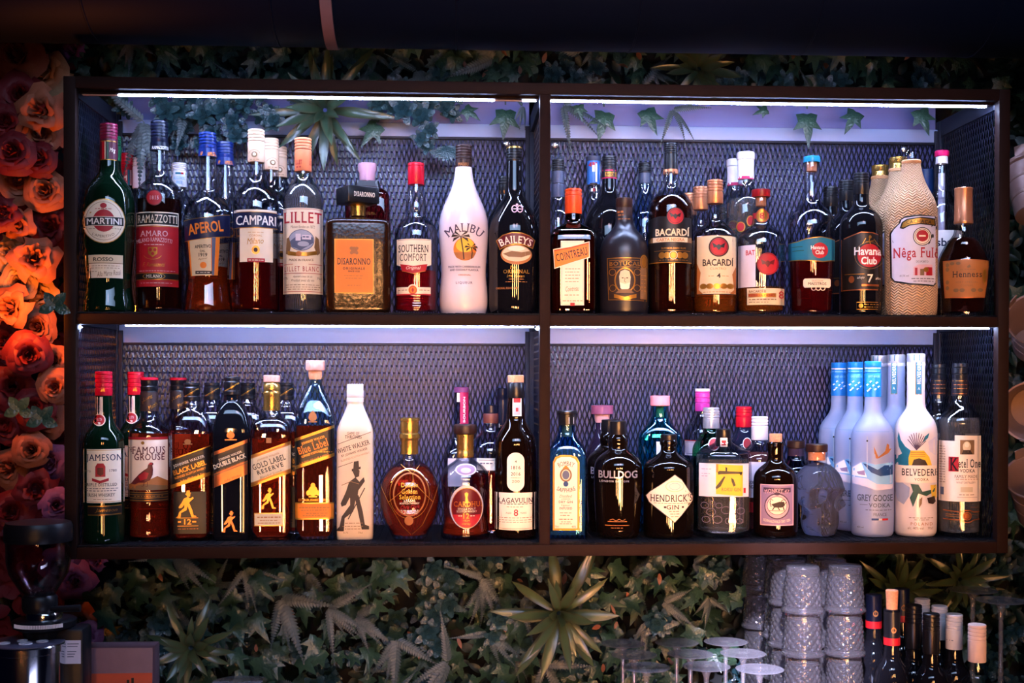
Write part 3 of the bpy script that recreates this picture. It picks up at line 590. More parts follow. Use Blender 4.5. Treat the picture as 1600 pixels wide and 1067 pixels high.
b.glass([(338, 13), (350, 13.5), (359, 19), (366, 26), (376, 33.5), (390, 37.5), (404, 38.3), (470, 38.3), (483, 37.5), (487.5, 35)], mat('matt_black_glass', (.012, .011, .016), .3, var=0, spec=.55))
b.cap(310, 325, 13.2, c_brown, 0).part('neck_wrap', [(325, 12.6), (350, 13.3)], mat('dark_wrap', '#2c1c1a', .5)); b.dec('neck_print', [dash(965, 976, 331, 'A', 3), dash(966, 975, 336, 'A', 2), dash(966, 985, 342, 'A', 1.5)], b.last)
b.dec('front_label', [p('G', (948.8, 402.5), (1013, 402.5), (1012, 470), (951, 468.5)), p('H', (949.8, 403.5), (1012, 403.5), (1011, 469), (952, 467.5)), t('BOTUCAL', 977, 411.7, 48, 6.4, 'G', 's'), box(953, 406.5, 999.5, 417, .8, 'G'), e(977, 438, 16.5, 20, 'G'), e(977, 438, 14.5, 18, 'H'), p('B', (968, 432), (970, 424), (977, 421), (984, 424), (986, 433), (985, 444), (980, 452), (974, 452), (969, 444)), p('X', (969, 441), (977, 444), (985, 441), (984, 450), (977, 456), (970, 450)), r(972, 433.5, 975, 435, 'H'), r(979, 433.5, 982, 435, 'H'), l('H', .8, (977, 434), (976, 440), (978.5, 441)), p('E', (962, 458), (969, 452), (985, 452), (992, 458)), p('G', (960, 459), (977, 464), (995, 459), (995, 465), (977, 469), (960, 465)), [ring(xx, yy, 5, 5, .8, 'G') for xx, yy in ((957.5, 425), (996.5, 425), (958, 450), (996, 450))], r(1001, 418, 1011, 467, 'E'), [dash(1002.5, 1010, y, 'G', .8) for y in (430, 436, 442, 448, 454)]])
b.dec('seal', [e(1006.8, 408.5, 6.3, 11.5, 'G'), ring(1006.8, 408.5, 4.4, 8.5, .8, 'E')], lift=.0009)

b = Bottle('rum_bottle', 'tall clear bottle of dark rum with black label and slim black neck', 1047.5, FU, YF)
b.glass([(240, 9.6), (262, 10), (288, 10.6), (296, 13), (301, 20), (308, 27), (318, 33), (328, 35), (470, 35), (483, 34.4), (488, 32)], CLEAR, hollow=2.4, fill=308, liq=BLACK_L)
b.cap(223.5, 241, 10.2, c_black, 4, rib_to=.8).part('neck_wrap', [(240.6, 9.9), (265.5, 10.3)], c_black).part('neck_band', [(265.5, 11.6), (272, 11.6)], c_copper); b.dec('neck_print', [dash(1038, 1057, 268.7, 'H', 2.4)], b.last)
b.dec('front_label', [p('K', (1013, 340.5), (1030, 337), (1080, 339.5), (1080.5, 374), (1013, 374)), t('BACARDÍ', 1050.5, 361, 53, 14, 'B', 'b'), r(1013, 370, 1080.5, 378, 'E'), r(1020, 370.3, 1074, 377.7, 'B'), t('CARTA NEGRA', 1047.5, 374, 44, 4.8, 'A', 'b'), r(1013, 378, 1080.5, 410, 'K'), r(1013, 409.2, 1080.5, 410.4, 'G'), t('SUPERIOR DARK RUM', 1052, 387.5, 38, 3.2, 'G', 'b'), l('G', .7, (1022, 391.5), (1078, 391.5)), [e(xx, 398.5, 5, 5, 'G') for xx in (1034, 1042, 1052, 1062, 1070)], ring(1052, 398.5, 6.3, 6.3, .8, 'X'), dash(1030, 1076, 406, 'G', .8)])
BAT = lambda x, y, s, c: [p(c, (x, y-4*s), (x+3*s, y-2*s), (x+10*s, y-6*s), (x+8*s, y+2*s), (x+4*s, y+1*s), (x, y+6*s), (x-4*s, y+1*s), (x-8*s, y+2*s), (x-10*s, y-6*s), (x-3*s, y-2*s))]
b.dec('emblem', [e(1055, 337.5, 14, 14, 'K'), e(1055, 337.5, 12.6, 12.6, 'R'), ring(1055, 337.5, 10.6, 10.6, .7, 'D'), BAT(1055, 337, .9, 'K')], lift=.0008)

b = Bottle('rum_bottle', 'clear bottle of amber rum with copper cap, beige label and round red emblem', 1116, FU, YF)
b.glass([(318, 11.5), (342, 11), (349, 14), (356, 24), (364, 31), (374, 34.3), (470, 34.5), (483, 34), (488, 32)], CLEAR, hollow=2.4, fill=371, liq=AMBER_L)
b.cap(281.5, 318.5, 12.6, c_copper, 4, rib_to=.5)
b.dec('front_label', [p('B', (1088, 368.5), (1110, 367.5), (1149, 368.5), (1149, 459.5), (1088, 459.5)), p('A', (1088, 410), (1094, 425), (1091, 452), (1098, 459), (1088, 459)), p('A', (1149, 415), (1143, 428), (1146, 452), (1139, 459), (1149, 459)), t('BACARDÍ', 1121, 408.5, 48, 13.5, 'H', 'b'), t('CUATRO', 1121, 419.5, 25, 3.6, 'A', ''), t('4', 1122, 430.5, 6, 7.5, 'H', 'b'), dash(1106, 1117, 431, 'A', .8), dash(1127, 1138, 431, 'A', .8), [e(xx, 447, 5.5, 4.4, 'G') for xx in (1098, 1108, 1119, 1130, 1140)], dash(1098, 1142, 456, 'A', .9), r(1088, 458.8, 1149, 460, 'H')])
b.dec('emblem', [e(1122, 385.5, 15.8, 15.8, 'H'), e(1122, 385.5, 13.6, 13.6, 'R'), ring(1122, 385.5, 12.2, 12.2, .7, 'D'), BAT(1122, 385, 1, 'K')], lift=.0008)
b.copy('second copper-capped rum bottle, just left of and behind the front copper-capped one', 1093.5, YM); b.copy('third copper-capped rum bottle, rearmost, its cap left of the other two copper caps', 1078, YB)

b = Bottle('rum_bottle', 'clear round bottle of amber rum with red disc stopper and red wax seal', 1188, FU, YF)
b.glass([(308, 12.3), (312, 13), (325, 13), (347, 12.5), (354, 16), (360, 26), (368, 34), (378, 37.4), (470, 37.4), (484, 36.6), (488, 34)], CLEAR, hollow=2.8, fill=450, liq=AMBER_L)
b.part('stopper', [(296.5, 13.4), (297.5, 14.4), (307, 14.4), (308, 14)], c_dred, label='dark red stopper').part('cork', [(308, 8), (322, 8)], c_cork)
b.dec('neck_label', [p('R', (1175, 332), (1203, 332), (1203, 341), (1175, 341)), e(1190, 337, 10, 11, 'G'), ring(1190, 337, 9, 10, .9, 'R'), t('8', 1190, 337, 7, 10, 'R', 'b')])
b.dec('wax_seal', [e(1199, 412, 16.8, 17.5, 'R'), BAT(1199, 411, 1.1, 'D'), ring(1199, 412, 15.5, 16, .8, 'D')])
b.dec('front_label', [r(1167, 450, 1225, 476, 'B'), t('BACARDÍ 8', 1183, 454.5, 26, 5, 'E', 'b'), t('8', 1220, 460, 8, 12, 'R', 's'), r(1169, 458, 1212, 464, 'G'), t('RESERVA OCHO', 1190, 461, 40, 3.6, 'R', 'b'), dash(1170, 1212, 467.5, 'E', 1.4), dash(1170, 1200, 472, 'E', .9)])
b.dec('rear_label', [r(1153, 382, 1180, 448, 'F'), t('BAT', 1172, 394, 14, 8, 'R', 'b')])

b = Bottle('rum_bottle', 'clear bottle of red-brown rum with blue cap and teal ribbon label', 1267.3, FU, YF)
b.glass([(254, 11.8), (260, 12.2), (285, 11.4), (308, 12.4), (318, 15), (325, 22), (333, 30), (343, 35), (356, 36.2), (420, 35.5), (470, 33), (484, 32.6), (489, 30.5)], CLEAR, hollow=2.6, fill=405, liq=DARK_L)
b.part('cap', [(245, 12), (246, 12.9), (253, 12.9), (254, 12.4)], c_teal).part('cork', [(254, 8.2), (268, 8)], c_cork)
b.dec('front_label', [p('G', (1232, 377), (1245, 376), (1258, 372), (1282, 369), (1303, 372.5), (1303, 406), (1285, 409), (1262, 407), (1232, 405.5)), p('T', (1232, 378.2), (1246, 377.2), (1259, 373.3), (1282, 370.4), (1303, 373.8), (1303, 404.6), (1285, 407.6), (1262, 405.6), (1232, 404.2)), r(1238, 390, 1256, 391.2, 'I'), r(1236, 384, 1254, 385, 'I'), e(1280.5, 391, 12.2, 12.2, 'R'), t('Havana', 1277, 386.5, 21, 6, 'W', 'b'), t('Club', 1280, 394, 13, 6.4, 'W', 'b')])
b.dec('small_label', [p('C', (1257, 435), (1296, 435), (1297, 437), (1297, 446), (1295, 449), (1257, 449), (1255, 446), (1255, 438)), t('SELECCION', 1276.5, 438.5, 17, 2.4, 'E', ''), t('MAESTROS', 1276.5, 443, 28, 4.4, 'H', 'b'), [ring(xx, 450, 3.4, 3.4, 1, 'C') for xx in (1271, 1278, 1285)]])

b = Bottle('rum_bottle', 'black rum bottle with copper-edged black label and red round emblem', 1344.5, FU, YF)
b.glass([(304, 11.8), (318, 12), (325, 15), (331, 22), (338, 28.5), (348, 32.2), (358, 32.8), (470, 32.8), (484, 32.4), (489, 30)], BLACKG)
b.cap(270.5, 305, 12, c_black, 4, rib_to=.5)
b.dec('front_label', [p('Gc', (1314.5, 372), (1328, 367.5), (1345, 361.5), (1362, 362.5), (1377, 367), (1377, 453), (1315, 453.5)), p('K', (1316, 373.2), (1328, 369), (1345, 363), (1362, 364), (1375.4, 368), (1375.4, 451.6), (1316.4, 452)), e(1357.5, 399, 18.2, 18.2, 'R'), ring(1357.5, 399, 22, 21, .8, 'E'), t('Havana', 1355, 392, 41, 13, 'W', 'b'), t('Club', 1357, 407, 24, 12, 'W', 'b'), l('G', 1.6, (1358, 371), (1357, 376), (1359.5, 382)), e(1358.5, 370, 2.2, 2.6, 'G'), l('G', 1.2, (1352, 378), (1364, 376)), l('G', 1, (1347, 381), (1352, 372)), l('G', 1, (1370, 381), (1364, 373)), e(1330.5, 436, 4.3, 5.4, 'Gc'), t('7', 1359, 435, 8.5, 13, 'X', 's'), t('añejo', 1344.5, 434, 11, 5, 'X', 'i'), t('años', 1371, 434.5, 8, 4, 'X', 'i'), r(1346, 444, 1372, 447, 'Gc'), l('G', .8, (1320, 428), (1350, 428))])
b.dec('strip_label', [box(1338.5, 472, 1374.5, 483, 1, 'G'), e(1345, 477.5, 3.5, 3.5, 'G'), dash(1350, 1372, 475.5, 'G', 1.2), dash(1350, 1372, 479.5, 'G', 1.2)])
b.copy('second black rum bottle, behind and left of the front copper-edged one', 1321, YM); b.copy('third black rum bottle, rearmost, right behind the clear teal-ribboned bottle', 1297, YB)

# straw-covered bottles
def straw():
    m = mat('woven_straw', '#cf9a6c', .75, var=0); nt = m.node_tree; bs = nt.nodes['Principled BSDF']; N = nt.nodes.new; Lk = nt.links.new
    uv = N('ShaderNodeUVMap'); sp = N('ShaderNodeSeparateXYZ'); Lk(uv.outputs[0], sp.inputs[0])
    def mt(op, a, b=None):
        q = N('ShaderNodeMath'); q.operation = op
        for i, w in enumerate((a, b)):
            if w is None: continue
            if isinstance(w, (int, float)): q.inputs[i].default_value = w
            else: Lk(w, q.inputs[i])
        return q.outputs[0]
    zig = mt('PINGPONG', mt('MULTIPLY', sp.outputs[0], 36), 1.0)
    ph = mt('ADD', mt('MULTIPLY', sp.outputs[1], 210), mt('MULTIPLY', zig, 1.1))
    wv = mt('ABSOLUTE', mt('SINE', mt('MULTIPLY', ph, pi)))
    cr = N('ShaderNodeValToRGB'); cr.color_ramp.elements[0].color = lin('#6e4a30'); cr.color_ramp.elements[1].color = lin('#d9ab80'); cr.color_ramp.elements[1].position = .55; Lk(wv, cr.inputs[0]); Lk(cr.outputs[0], bs.inputs['Base Color'])
    bp = N('ShaderNodeBump'); bp.inputs['Strength'].default_value = .9; bp.inputs['Distance'].default_value = .0025; Lk(wv, bp.inputs['Height']); Lk(bp.outputs[0], bs.inputs['Normal'])
    return m
STRAW = straw()
b = Bottle('cachaca_bottle', 'large woven-straw covered bottle with cream label and open glass mouth', 1426, FU, .058)
L = b.body = b.loft([(251, 13, .3), (256, 14, .4), (270, 16.5, 1), (285, 21, 1), (300, 28.5, 1), (312, 35, 1), (326, 39, 1), (345, 40.2, 1), (400, 40.2, 1), (470, 40, 1), (484, 39.3, 1), (490, 37.5, 1)], (.9, 2.05), 2, 56, base=True)
mb = MB(); L.shell(mb); mb.build('straw_cover', STRAW, b.root, uv=L.uvs()[:]+[], sharp=.8)
b.part('glass_mouth', [(236.5, 12.4), (238, 13), (242, 12.6), (245, 13), (252, 12.6)], CLEAR).part('straw_rim', [(250.5, 14), (252, 15.2), (254, 15), (256, 14.2)], STRAW if False else mat('straw_rope', '#c88a5a', .8, var=.4, nscale=400))
def pts_lab(o): return [(1393.5+o, 362+o*.5), (1400, 354+o), (1407.5+o, 347), (1409+o, 342), (1416, 337+o), (1440, 334.5+o), (1464-o, 337), (1465.5-o, 350), (1465.5-o, 440), (1460, 447-o), (1425, 444.5-o), (1402, 440-o), (1395+o, 432)]
b.dec('front_label', [p('K', *pts_lab(0)), p('F', *pts_lab(2.6)), p('K', (1409, 355), (1412, 346), (1420, 341), (1440, 338.5), (1462, 340), (1463, 352), (1440, 350), (1424, 352), (1414, 357)), p('G', (1411.5, 354), (1414, 347), (1421, 343), (1440, 340.3), (1461, 341.6), (1461.5, 350), (1440, 348.3), (1424, 350), (1415, 354.4)), t('CACHAÇA', 1438, 346, 38, 6.5, 'H', 's', arc=120), e(1443, 369, 14, 14.5, 'K'), e(1443, 369, 12.8, 13.3, 'C'), e(1443, 368, 9, 9, 'R'), r(1438, 367, 1448, 369.5, 'C'), ring(1443, 369, 11, 11.4, .7, 'H'), t('Nêga Fulô', 1434, 396.5, 70, 21, 'R', 'sn'), t('DO PORTO', 1443, 408.5, 18, 3.2, 'H', ''), p('P', (1430, 430), (1430, 417), (1438, 413), (1458, 413), (1460, 430)), r(1432, 418, 1436, 430, 'R'), r(1440, 420, 1446, 430, 'E'), r(1449, 417, 1458, 430, 'R'), e(1449, 421, 4, 4, 'G'), t('41,5% vol', 1416, 430.5, 14, 3.6, 'H', ''), dash(1427, 1462, 435, 'H', 1), dash(1430, 1460, 439, 'H', .9)])
def straw_copy(lbl, x, Y):
    c = b.copy(lbl, x, Y)
    s = b.s
    for ch in list(c.children):
        if ch.name.startswith('glass_mouth'):
            mb = MB().lathe([(13.4*s, b.z(258)), (13.6*s, b.z(252)), (13*s, b.z(243)), (14.2*s, b.z(241)), (14.2*s, b.z(233)), (13*s, b.z(232))], 32); o = mb.build('cap', c_gold, c, sharp=.6); bpy.data.objects.remove(ch)
straw_copy('straw-covered bottle with gold cap, middle of the three straw bottles', 1402, .1465); straw_copy('straw-covered bottle with gold cap, rearmost of the three straw bottles', 1374, .2335)

b = Bottle('cognac_bottle', 'clear cognac bottle with copper capsule and brown label, at the right end of upper shelf', 1504.5, FU, .046)
b.glass([(349, 13.4), (364, 14), (370, 17), (377, 24, .3), (386, 29, 1), (398, 35.5, 1), (410, 38.6, 1), (420, 38.8, 1), (440, 37, 1), (465, 33.8, 1), (482, 32.3, 1), (488, 31, 1)], CLEAR, sq=(.8, 2.05), hollow=2.6, fill=372, liq=BLACK_L)
b.part('capsule', [(293.5, 13), (295, 14.2), (297, 13.6), (344, 14), (345, 14.6), (348, 14.6), (350, 14)], c_copper, label='copper capsule')
b.dec('front_label', [p('Gc', (1474, 406), (1510, 404.5), (1543, 406), (1540.5, 440), (1537, 464.5), (1510, 465.5), (1477, 464.5), (1475, 440)), p('A', (1475.2, 407.2), (1510, 405.8), (1541.8, 407.2), (1539.3, 440), (1536, 463.4), (1510, 464.3), (1478, 463.4), (1476.2, 440)), t('Hennessy', 1513.5, 429.5, 50, 12.5, 'H', 's'), [e(1481, y, 2.6, 3.4, 'E') for y in (413, 420, 440, 449)], [e(xx, 411, 3.5, 2.6, 'E') for xx in (1488, 1497)], t('VERY SPECIAL', 1510, 440.5, 34, 3.2, 'E', 'w'), t('COGNAC', 1510, 445.5, 18, 3, 'E', 'w'), [e(xx, 453, 4, 3, 'E') for xx in (1494, 1503, 1520, 1530)], p('E', (1510, 416), (1514, 413), (1516, 417), (1511, 419)), dash(1500, 1524, 421, 'E', .8), e(1536, 431, 3, 12, 'G')])

# upper right, behind
b = Bottle('vodka_bottle', 'slim clear bottle with grey cap behind, right beside the centre post', 871, FU, YM)
b.glass([(275, 9.5), (308, 10), (318, 14), (332, 24), (350, 28), (478, 28), (486, 27)], CLEAR, hollow=2); b.cap(249.5, 268, 9.6, c_black, 4, rib_to=.8).part('neck_sleeve', [(268, 9.8), (287, 10)], c_grey).part('neck_band', [(288, 10.6), (309, 10.8)], c_grey)
b = Bottle('bottle', 'clear bottle with red, blue and white neck wrap and grey cap', 927, FU, YB)
b.glass([(290, 9.8), (312, 12.5), (322, 16), (334, 20), (350, 22), (478, 22), (486, 21)], CLEAR, hollow=2); b.part('cap', [(244.5, 10), (245.5, 11), (251, 11), (252, 10.4)], c_grey).part('neck_wrap', [(252, 10.2), (289, 10.6)], mat('blue_wrap', '#2f6cb8', .4)); b.dec('neck_print', [p('R', (917, 253), (937, 253), (930, 264), (919, 258)), p('W', (930, 255), (937, 256), (937, 284), (930, 284)), r(917, 285.5, 937, 289, 'H'), r(925, 258, 929, 268, 'W')], b.last); b.dec('flag_tag', [r(923, 294, 926, 299, 'W'), r(926, 294, 929.5, 299, 'R')])
b = Bottle('fruit_liqueur_bottle', 'wide black bottle with red and gold neck band, behind the squat black round one', 951.5, FU, .167)
b.glass([(278, 10.8), (300, 11.4), (307, 15), (316, 22), (330, 33), (350, 40), (375, 42), (478, 42), (486, 40)], BLACKG); b.cap(244, 264, 11.3, c_black, 4, rib_to=.8).part('neck_band', [(264, 12), (278.5, 12.2)], c_black); b.dec('neck_print', [r(939.5, 264.5, 963.5, 266.4, 'M'), r(939.5, 276.4, 963.5, 278.2, 'M'), r(945, 268, 963, 275.4, 'G'), t('PASSOÃ', 954, 271.6, 15, 5.6, 'H', 'b')], b.last)
b = Bottle('vodka_bottle', 'clear bottle with dark blue-grey cap behind, left of the slim-necked black-label rum', 1007, FU, YB)
b.glass([(287, 9.6), (300, 10.4), (312, 13.5), (326, 20), (342, 26), (480, 27), (486, 26)], tint('blueish_glass', (.62, .78, .95)), hollow=2); b.cap(254.5, 271, 10.2, c_black, 4, rib_to=.8).part('neck_sleeve', [(270.5, 9.6), (287.5, 9.8)], c_grey)
for lbl, x, Y in (('clear rum bottle with white cap and pink ring, behind the red-stoppered one', 1164.5, YM), ('second clear rum bottle with white cap, left behind its twin', 1147, YB)):
    if x > 1150:
        b = Bottle('rum_bottle', lbl, x, FU, Y)
        b.glass([(279, 11.8), (290, 12.4), (297, 16), (305, 24), (316, 29.5), (330, 31), (478, 31), (486, 30)], CLEAR, hollow=2.2, fill=312, liq=PALE_L)
        b.part('cap', [(238, 12.6), (239.5, 13.8), (249, 13.8), (250, 13)], c_white).part('neck_label', [(250, 12.4), (279.5, 12.6)], mat('white_wrap', '#e2dbe4', .45)); b.dec('neck_print', [r(1152, 274.5, 1177, 279.2, 'M')], b.last); b.dec('emblem', [e(1157, 354, 7, 8, 'G'), e(1157, 354, 5.6, 6.6, 'R')])
        b.dec('emblem', [e(1172, 345, 6, 8.5, 'G'), e(1172, 345, 4.8, 7, 'R')])
    else: b.copy(lbl, x, Y)
b = Bottle('rum_bottle', 'clear bottle with crimson stopper and pourer tube, between straw bottle and copper capsule', 1471.5, FU, YM)
b.glass([(255, 9), (262, 10), (284, 10.5), (300, 12), (312, 20), (325, 28), (345, 31), (478, 31), (486, 30)], CLEAR, hollow=2); b.part('stopper', [(235.5, 9.5), (237, 11.2), (243.5, 11), (245, 10)], c_pink, label='crimson stopper').part('stopper_plug', [(245, 9), (256, 9.2)], c_white).part('pourer_tube', [(271, 5), (360, 5.5)], mat('frosty_white', '#cfcad8', .3), label='white pourer tube').part('pourer_flange', [(297, 6), (301, 15), (310, 16), (312, 10)], CLEAR)
b.dec('front_label', [r(1462, 359, 1502, 450, 'W'), t('sba', 1476, 378, 24, 13, 'N', 'b')])
b = Bottle('gin_bottle', 'bottle with dark blue cap, mostly hidden behind the open straw bottle', 1448, FU, .243)
b.glass([(303, 10), (318, 12), (330, 20), (345, 23), (480, 23), (486, 22)], BLACKG); b.cap(264.5, 303, 9.8, c_navy if False else paint('deepblue', '#14305e', .35), 0)
# ================================================================== lower left bay
b = Bottle('whiskey_bottle', 'green whiskey bottle with red cap and cream label, far left of lower shelf', 159, FL, .046)
b.glass([(616, 12), (645, 12.6), (656, 14), (665, 18.5), (675, 26), (684, 30), (696, 31.3), (712, 31.4), (830, 31.4), (840, 30.8), (844, 29)], DKGREEN)
b.cap(580, 618, 13.2, c_red, 4, rib_to=.7); b.dec('cap_print', [p('G', (154, 612), (156, 605), (157.5, 609), (159, 604), (161, 612))], b.last)
b.dec('neck_label', [r(146, 620, 157.5, 650, 'X'), e(152, 656, 9.5, 9.5, 'X'), e(152, 656, 8, 8, 'R'), t('JJS', 152, 655.5, 8, 5, 'P', 's'), l('U', .6, (149.5, 624), (149.5, 644)), l('U', .6, (152, 622), (152, 645)), l('U', .6, (154.5, 624), (154.5, 642))])
b.dec('front_label', [r(128.2, 702, 189.8, 786, 'C'), r(128.2, 703.2, 189.8, 704, 'G'), r(128.2, 784, 189.8, 784.8, 'G'), t('JAMESON', 159.5, 716.5, 54, 13.5, 'N', 's'), p('R', (146, 729), (149, 724), (158, 724), (161, 729), (161, 745), (146, 745)), p('D', (149, 731), (158, 731), (158, 741), (153.5, 744), (149, 741)), p('R', (141, 747), (153, 751), (166, 747), (166, 751.5), (153, 755.5), (141, 751.5)), t('ESTD', 135, 736.5, 9, 3, 'E', ''), t('1780', 172.5, 735.5, 11, 4, 'H', 's'), t('TRIPLE DISTILLED', 154, 757.5, 49, 4.6, 'H', 's'), dash(132, 180, 763.5, 'N', 1), dash(132, 178, 767, 'N', 1), t('IRISH WHISKEY', 155, 773.5, 41, 5.2, 'H', 's'), dash(143, 170, 780.5, 'E', .8)])
b.dec('strip_label', [r(134, 790, 186, 806, 'K'), l('G', 1.1, (135, 791.5), (185, 790.5)), l('G', 1.1, (135, 805), (185, 804)), t('Jameson', 162, 798, 34, 7, 'G', 'i')])
b.copy('second green whiskey bottle, its red cap and neck tag showing left of the grouse-label whisky', 212, YM)
GROUSE = 'clear whisky bottle with cream label showing a reddish game bird and dark neck wrap'
b = Bottle('whisky_bottle', GROUSE, 233, FL, YF)
b.glass([(640, 13.2), (650, 13.8), (657, 17), (663, 24), (670, 30), (680, 32.2), (700, 32.4), (780, 32.4), (800, 31), (815, 31), (830, 32.4), (840, 32), (845, 30)], CLEAR, hollow=2.6, fill=676, liq=WHISKY_L)
b.part('cap', [(590, 12.5), (590.6, 13.4), (593, 13.4), (593.4, 13), (600, 13), (601, 12.4), (603, 12.4), (604, 13.2), (610, 13.2), (611, 12.6), (613, 13.2), (642, 13.6)], c_black).part('cap_ring', [(589.6, 12.6), (590.4, 13.8), (593.4, 13.8), (594, 13)], c_red)
b.part('neck_wrap', [(613, 13.7), (642, 14)], mat('brown_wrap', '#33201c', .45)); b.dec('neck_print', [t('Long', 231, 622, 16, 6.5, 'G', 'i', rot=28), t('Matth', 238, 634, 15, 6, 'G', 'i', rot=32), t('T', 224, 629, 4, 4, 'G', 'i', rot=20)], b.last)
b.dec('front_label', [r(201.5, 683, 261, 766, 'X'), r(201.5, 683, 261, 687, 'R'), r(201.5, 686.6, 261, 687.4, 'G'), e(223, 692, 2.6, 2.6, 'G'), t('FAMOUS', 232, 703.5, 50, 11.5, 'D', 's'), t('THE', 204.5, 703, 5, 7, 'D', ''), t('GROUSE', 233, 714, 46, 10, 'D', 's'), p('A', (202, 757), (215, 752), (232, 750), (245, 744), (253, 748), (261, 752), (261, 766), (202, 766)), p('E', (202, 762), (225, 756), (261, 760), (261, 766), (202, 766)),
    p('D', (205, 756), (210, 749), (217, 741), (224, 735), (230, 731), (231, 726), (234, 722.5), (237.5, 722.5), (239.5, 725), (237.5, 727), (238.5, 734), (238, 742), (234, 750), (226, 754), (217, 754), (211, 757)), p('R', (231, 726), (234, 722.5), (237.5, 722.8), (237, 726)), p('R', (216, 744), (225, 737), (232, 739), (229, 748), (219, 751)), l('D', .9, (225, 754), (224, 759), (221, 760)), l('D', .9, (230, 753), (230, 760), (227, 760.5))])
b.dec('strip_label', [r(203, 768, 262, 784, 'H'), [l('G', .9, (204, y), (261, y)) for y in (769.5, 773, 778, 782)], dash(210, 255, 775.5, 'G', 1.2)])
b.copy('second game-bird whisky bottle, red-topped dark cap behind, left of the tilted black label bottle', 279, YB)
def walker(label, cx, hw, caprows, capm, neck, gl, fill, liq, top, diag, extra, hollow=2.4):
    b = Bottle('square_whisky_bottle', label, cx, FL, YF)
    y0, y1, y2 = top
    b.glass([(neck, 12.4, 0), (neck+10, 12.8, 0), (y0, 15, .1), ((y0+y1)/2, 15+(hw-15)*.5, .55), (y1, hw-3.5, .9), (y2, hw, 1), (y2+14, hw, 1), (835, hw*.97, 1), (841, hw*.94, 1)], gl, sq=(.86, 6.5), hollow=hollow, fill=fill, liq=liq, seg=64, sm=2)
    return b
sw_cap = [(598, 11.5), (599, 12.4), (602, 12.4), (603, 11.6), (604.5, 11.6), (606, 12.8), (614, 13), (616, 12.4), (619, 12.4), (620, 13.4), (625, 13.4), (626, 12.6)]
b = walker('square bottle of red whisky with slanted black label and a gold number box low down', 299.5, 31, None, c_black, 626, CLEAR, 677, WHISKY_L, (634, 658, 676), None, None)
b.part('cap', sw_cap, c_black); b.dec('cap_print', [l('G', 2.2, (290, 620), (300, 614), (311, 607)), l('K', .8, (292, 619), (310, 608.5))], b.last)
b.dec('slanted_label', [p('K', (269, 718), (330, 696), (330, 743), (269, 764)), p('G', (269, 718), (330, 696), (330, 697.8), (269, 720)), p('G', (269, 758), (330, 737.5), (330, 743), (269, 764)), t('JOHNNIE WALKER', 298, 721, 50, 5.6, 'C', 's', rot=19), t('BLACK LABEL', 299, 730.5, 53, 8, 'G', 'b', rot=19), t('BLENDED SCOTCH WHISKY', 300, 739, 50, 3.4, 'G', '', rot=19), t('John Walker & Sons', 304, 746, 42, 4.4, 'G', 'i', rot=19)])
b.dec('lower_label', [r(274, 768, 324, 834, 'K'), strider(294, 788, 36, 'G'), l('G', .8, (280, 809), (312, 809)), t('12', 296, 815, 11, 8.5, 'G', 'b'), dash(281, 288, 815, 'G', 2.4), dash(303, 311, 815, 'G', 2.4), l('G', .8, (280, 821.5), (312, 821.5)), dash(281, 312, 826, 'A', .9)])
b.dec('crest', [e(296, 690, 5, 4, 'A'), r(289, 693, 303, 694.5, 'A')])
b.copy('square black-capped whisky bottle behind, between the red slanted-label bottle and the black one', 331, YM); b.copy('square black-capped whisky bottle behind, between the black bottle and the gold-capped one', 387, YB); b.copy('square black-capped whisky bottle behind, right of the gold-capped one', 446.5, YM)
b = walker('square black glass whisky bottle with slanted copper band', 362.5, 29, None, c_black, 617, mat('black_glass_sq', (.004, .0045, .007), .03, var=0, spec=.6), None, None, (628, 655, 674), None, None, hollow=None)
b.part('cap', [(a-9 if a < 604 else a-9, w) for a, w in sw_cap], c_black); b.dec('cap_print', [l('G', 2, (352, 611), (363, 605), (374, 598))], b.last)
b.dec('crest', [e(362.5, 680, 6, 5.5, 'Gc'), p('Gc', (357, 678), (362.5, 671), (368, 678)), r(353.5, 686, 372, 688, 'Gc')])
b.dec('slanted_label', [p('K', (334, 712), (391, 689.5), (391, 727), (334, 750)), p('Gc', (334, 707), (391, 685), (391, 690.5), (334, 712.5)), p('Gc', (334, 741), (391, 718.5), (391, 740), (334, 763)), p('E', (334, 743), (391, 720.5), (391, 722.5), (334, 745)), t('JOHNNIE WALKER', 362, 712.5, 38, 4.6, 'C', 's', rot=21), t('DOUBLE BLACK', 361, 720.5, 53, 7.2, 'C', 'b', rot=21), t('BLENDED SCOTCH WHISKY', 362, 730, 46, 3.2, 'A', '', rot=21), t('John Walker', 366, 747, 30, 4.4, 'H', 'i', rot=21)])
b.dec('emblem', strider(361, 815, 28, 'Gc'))
b = walker('square whisky bottle with gold capsule and slanted gold label', 424.6, 31.5, None, c_gold, 640, CLEAR, 684, WHISKY_L, (648, 664, 682), None, None)
b.part('capsule', [(586.5, 11.8), (587.3, 12.6), (596, 12.6), (597, 12), (599, 11.6), (601, 13), (608, 13.2), (611, 12.4), (613, 13.4), (616, 13.6), (618, 12.8), (641, 13.2)], c_gold, label='gold capsule').part('capsule_top', [(586, 11.5), (586.8, 12.8), (596, 12.8), (597, 12)], c_wood)
b.dec('slanted_label', [p('G', (394, 711), (455.5, 689), (455.5, 739), (394, 761)), p('A', (394, 713.5), (455.5, 691.5), (455.5, 694), (394, 716)), p('A', (394, 755), (455.5, 733), (455.5, 735), (394, 757)), p('B', (394, 717), (455.5, 695), (455.5, 732), (394, 754)), t('JOHNNIE WALKER', 421, 714, 36, 4, 'A', '', rot=19), t('GOLD LABEL', 422, 722, 53, 9, 'H', 's', rot=19), t('RESERVE', 424, 732, 42, 7, 'H', 'bw', rot=19), t('Blended Scotch', 425, 741, 36, 4.2, 'E', 'i', rot=19)])
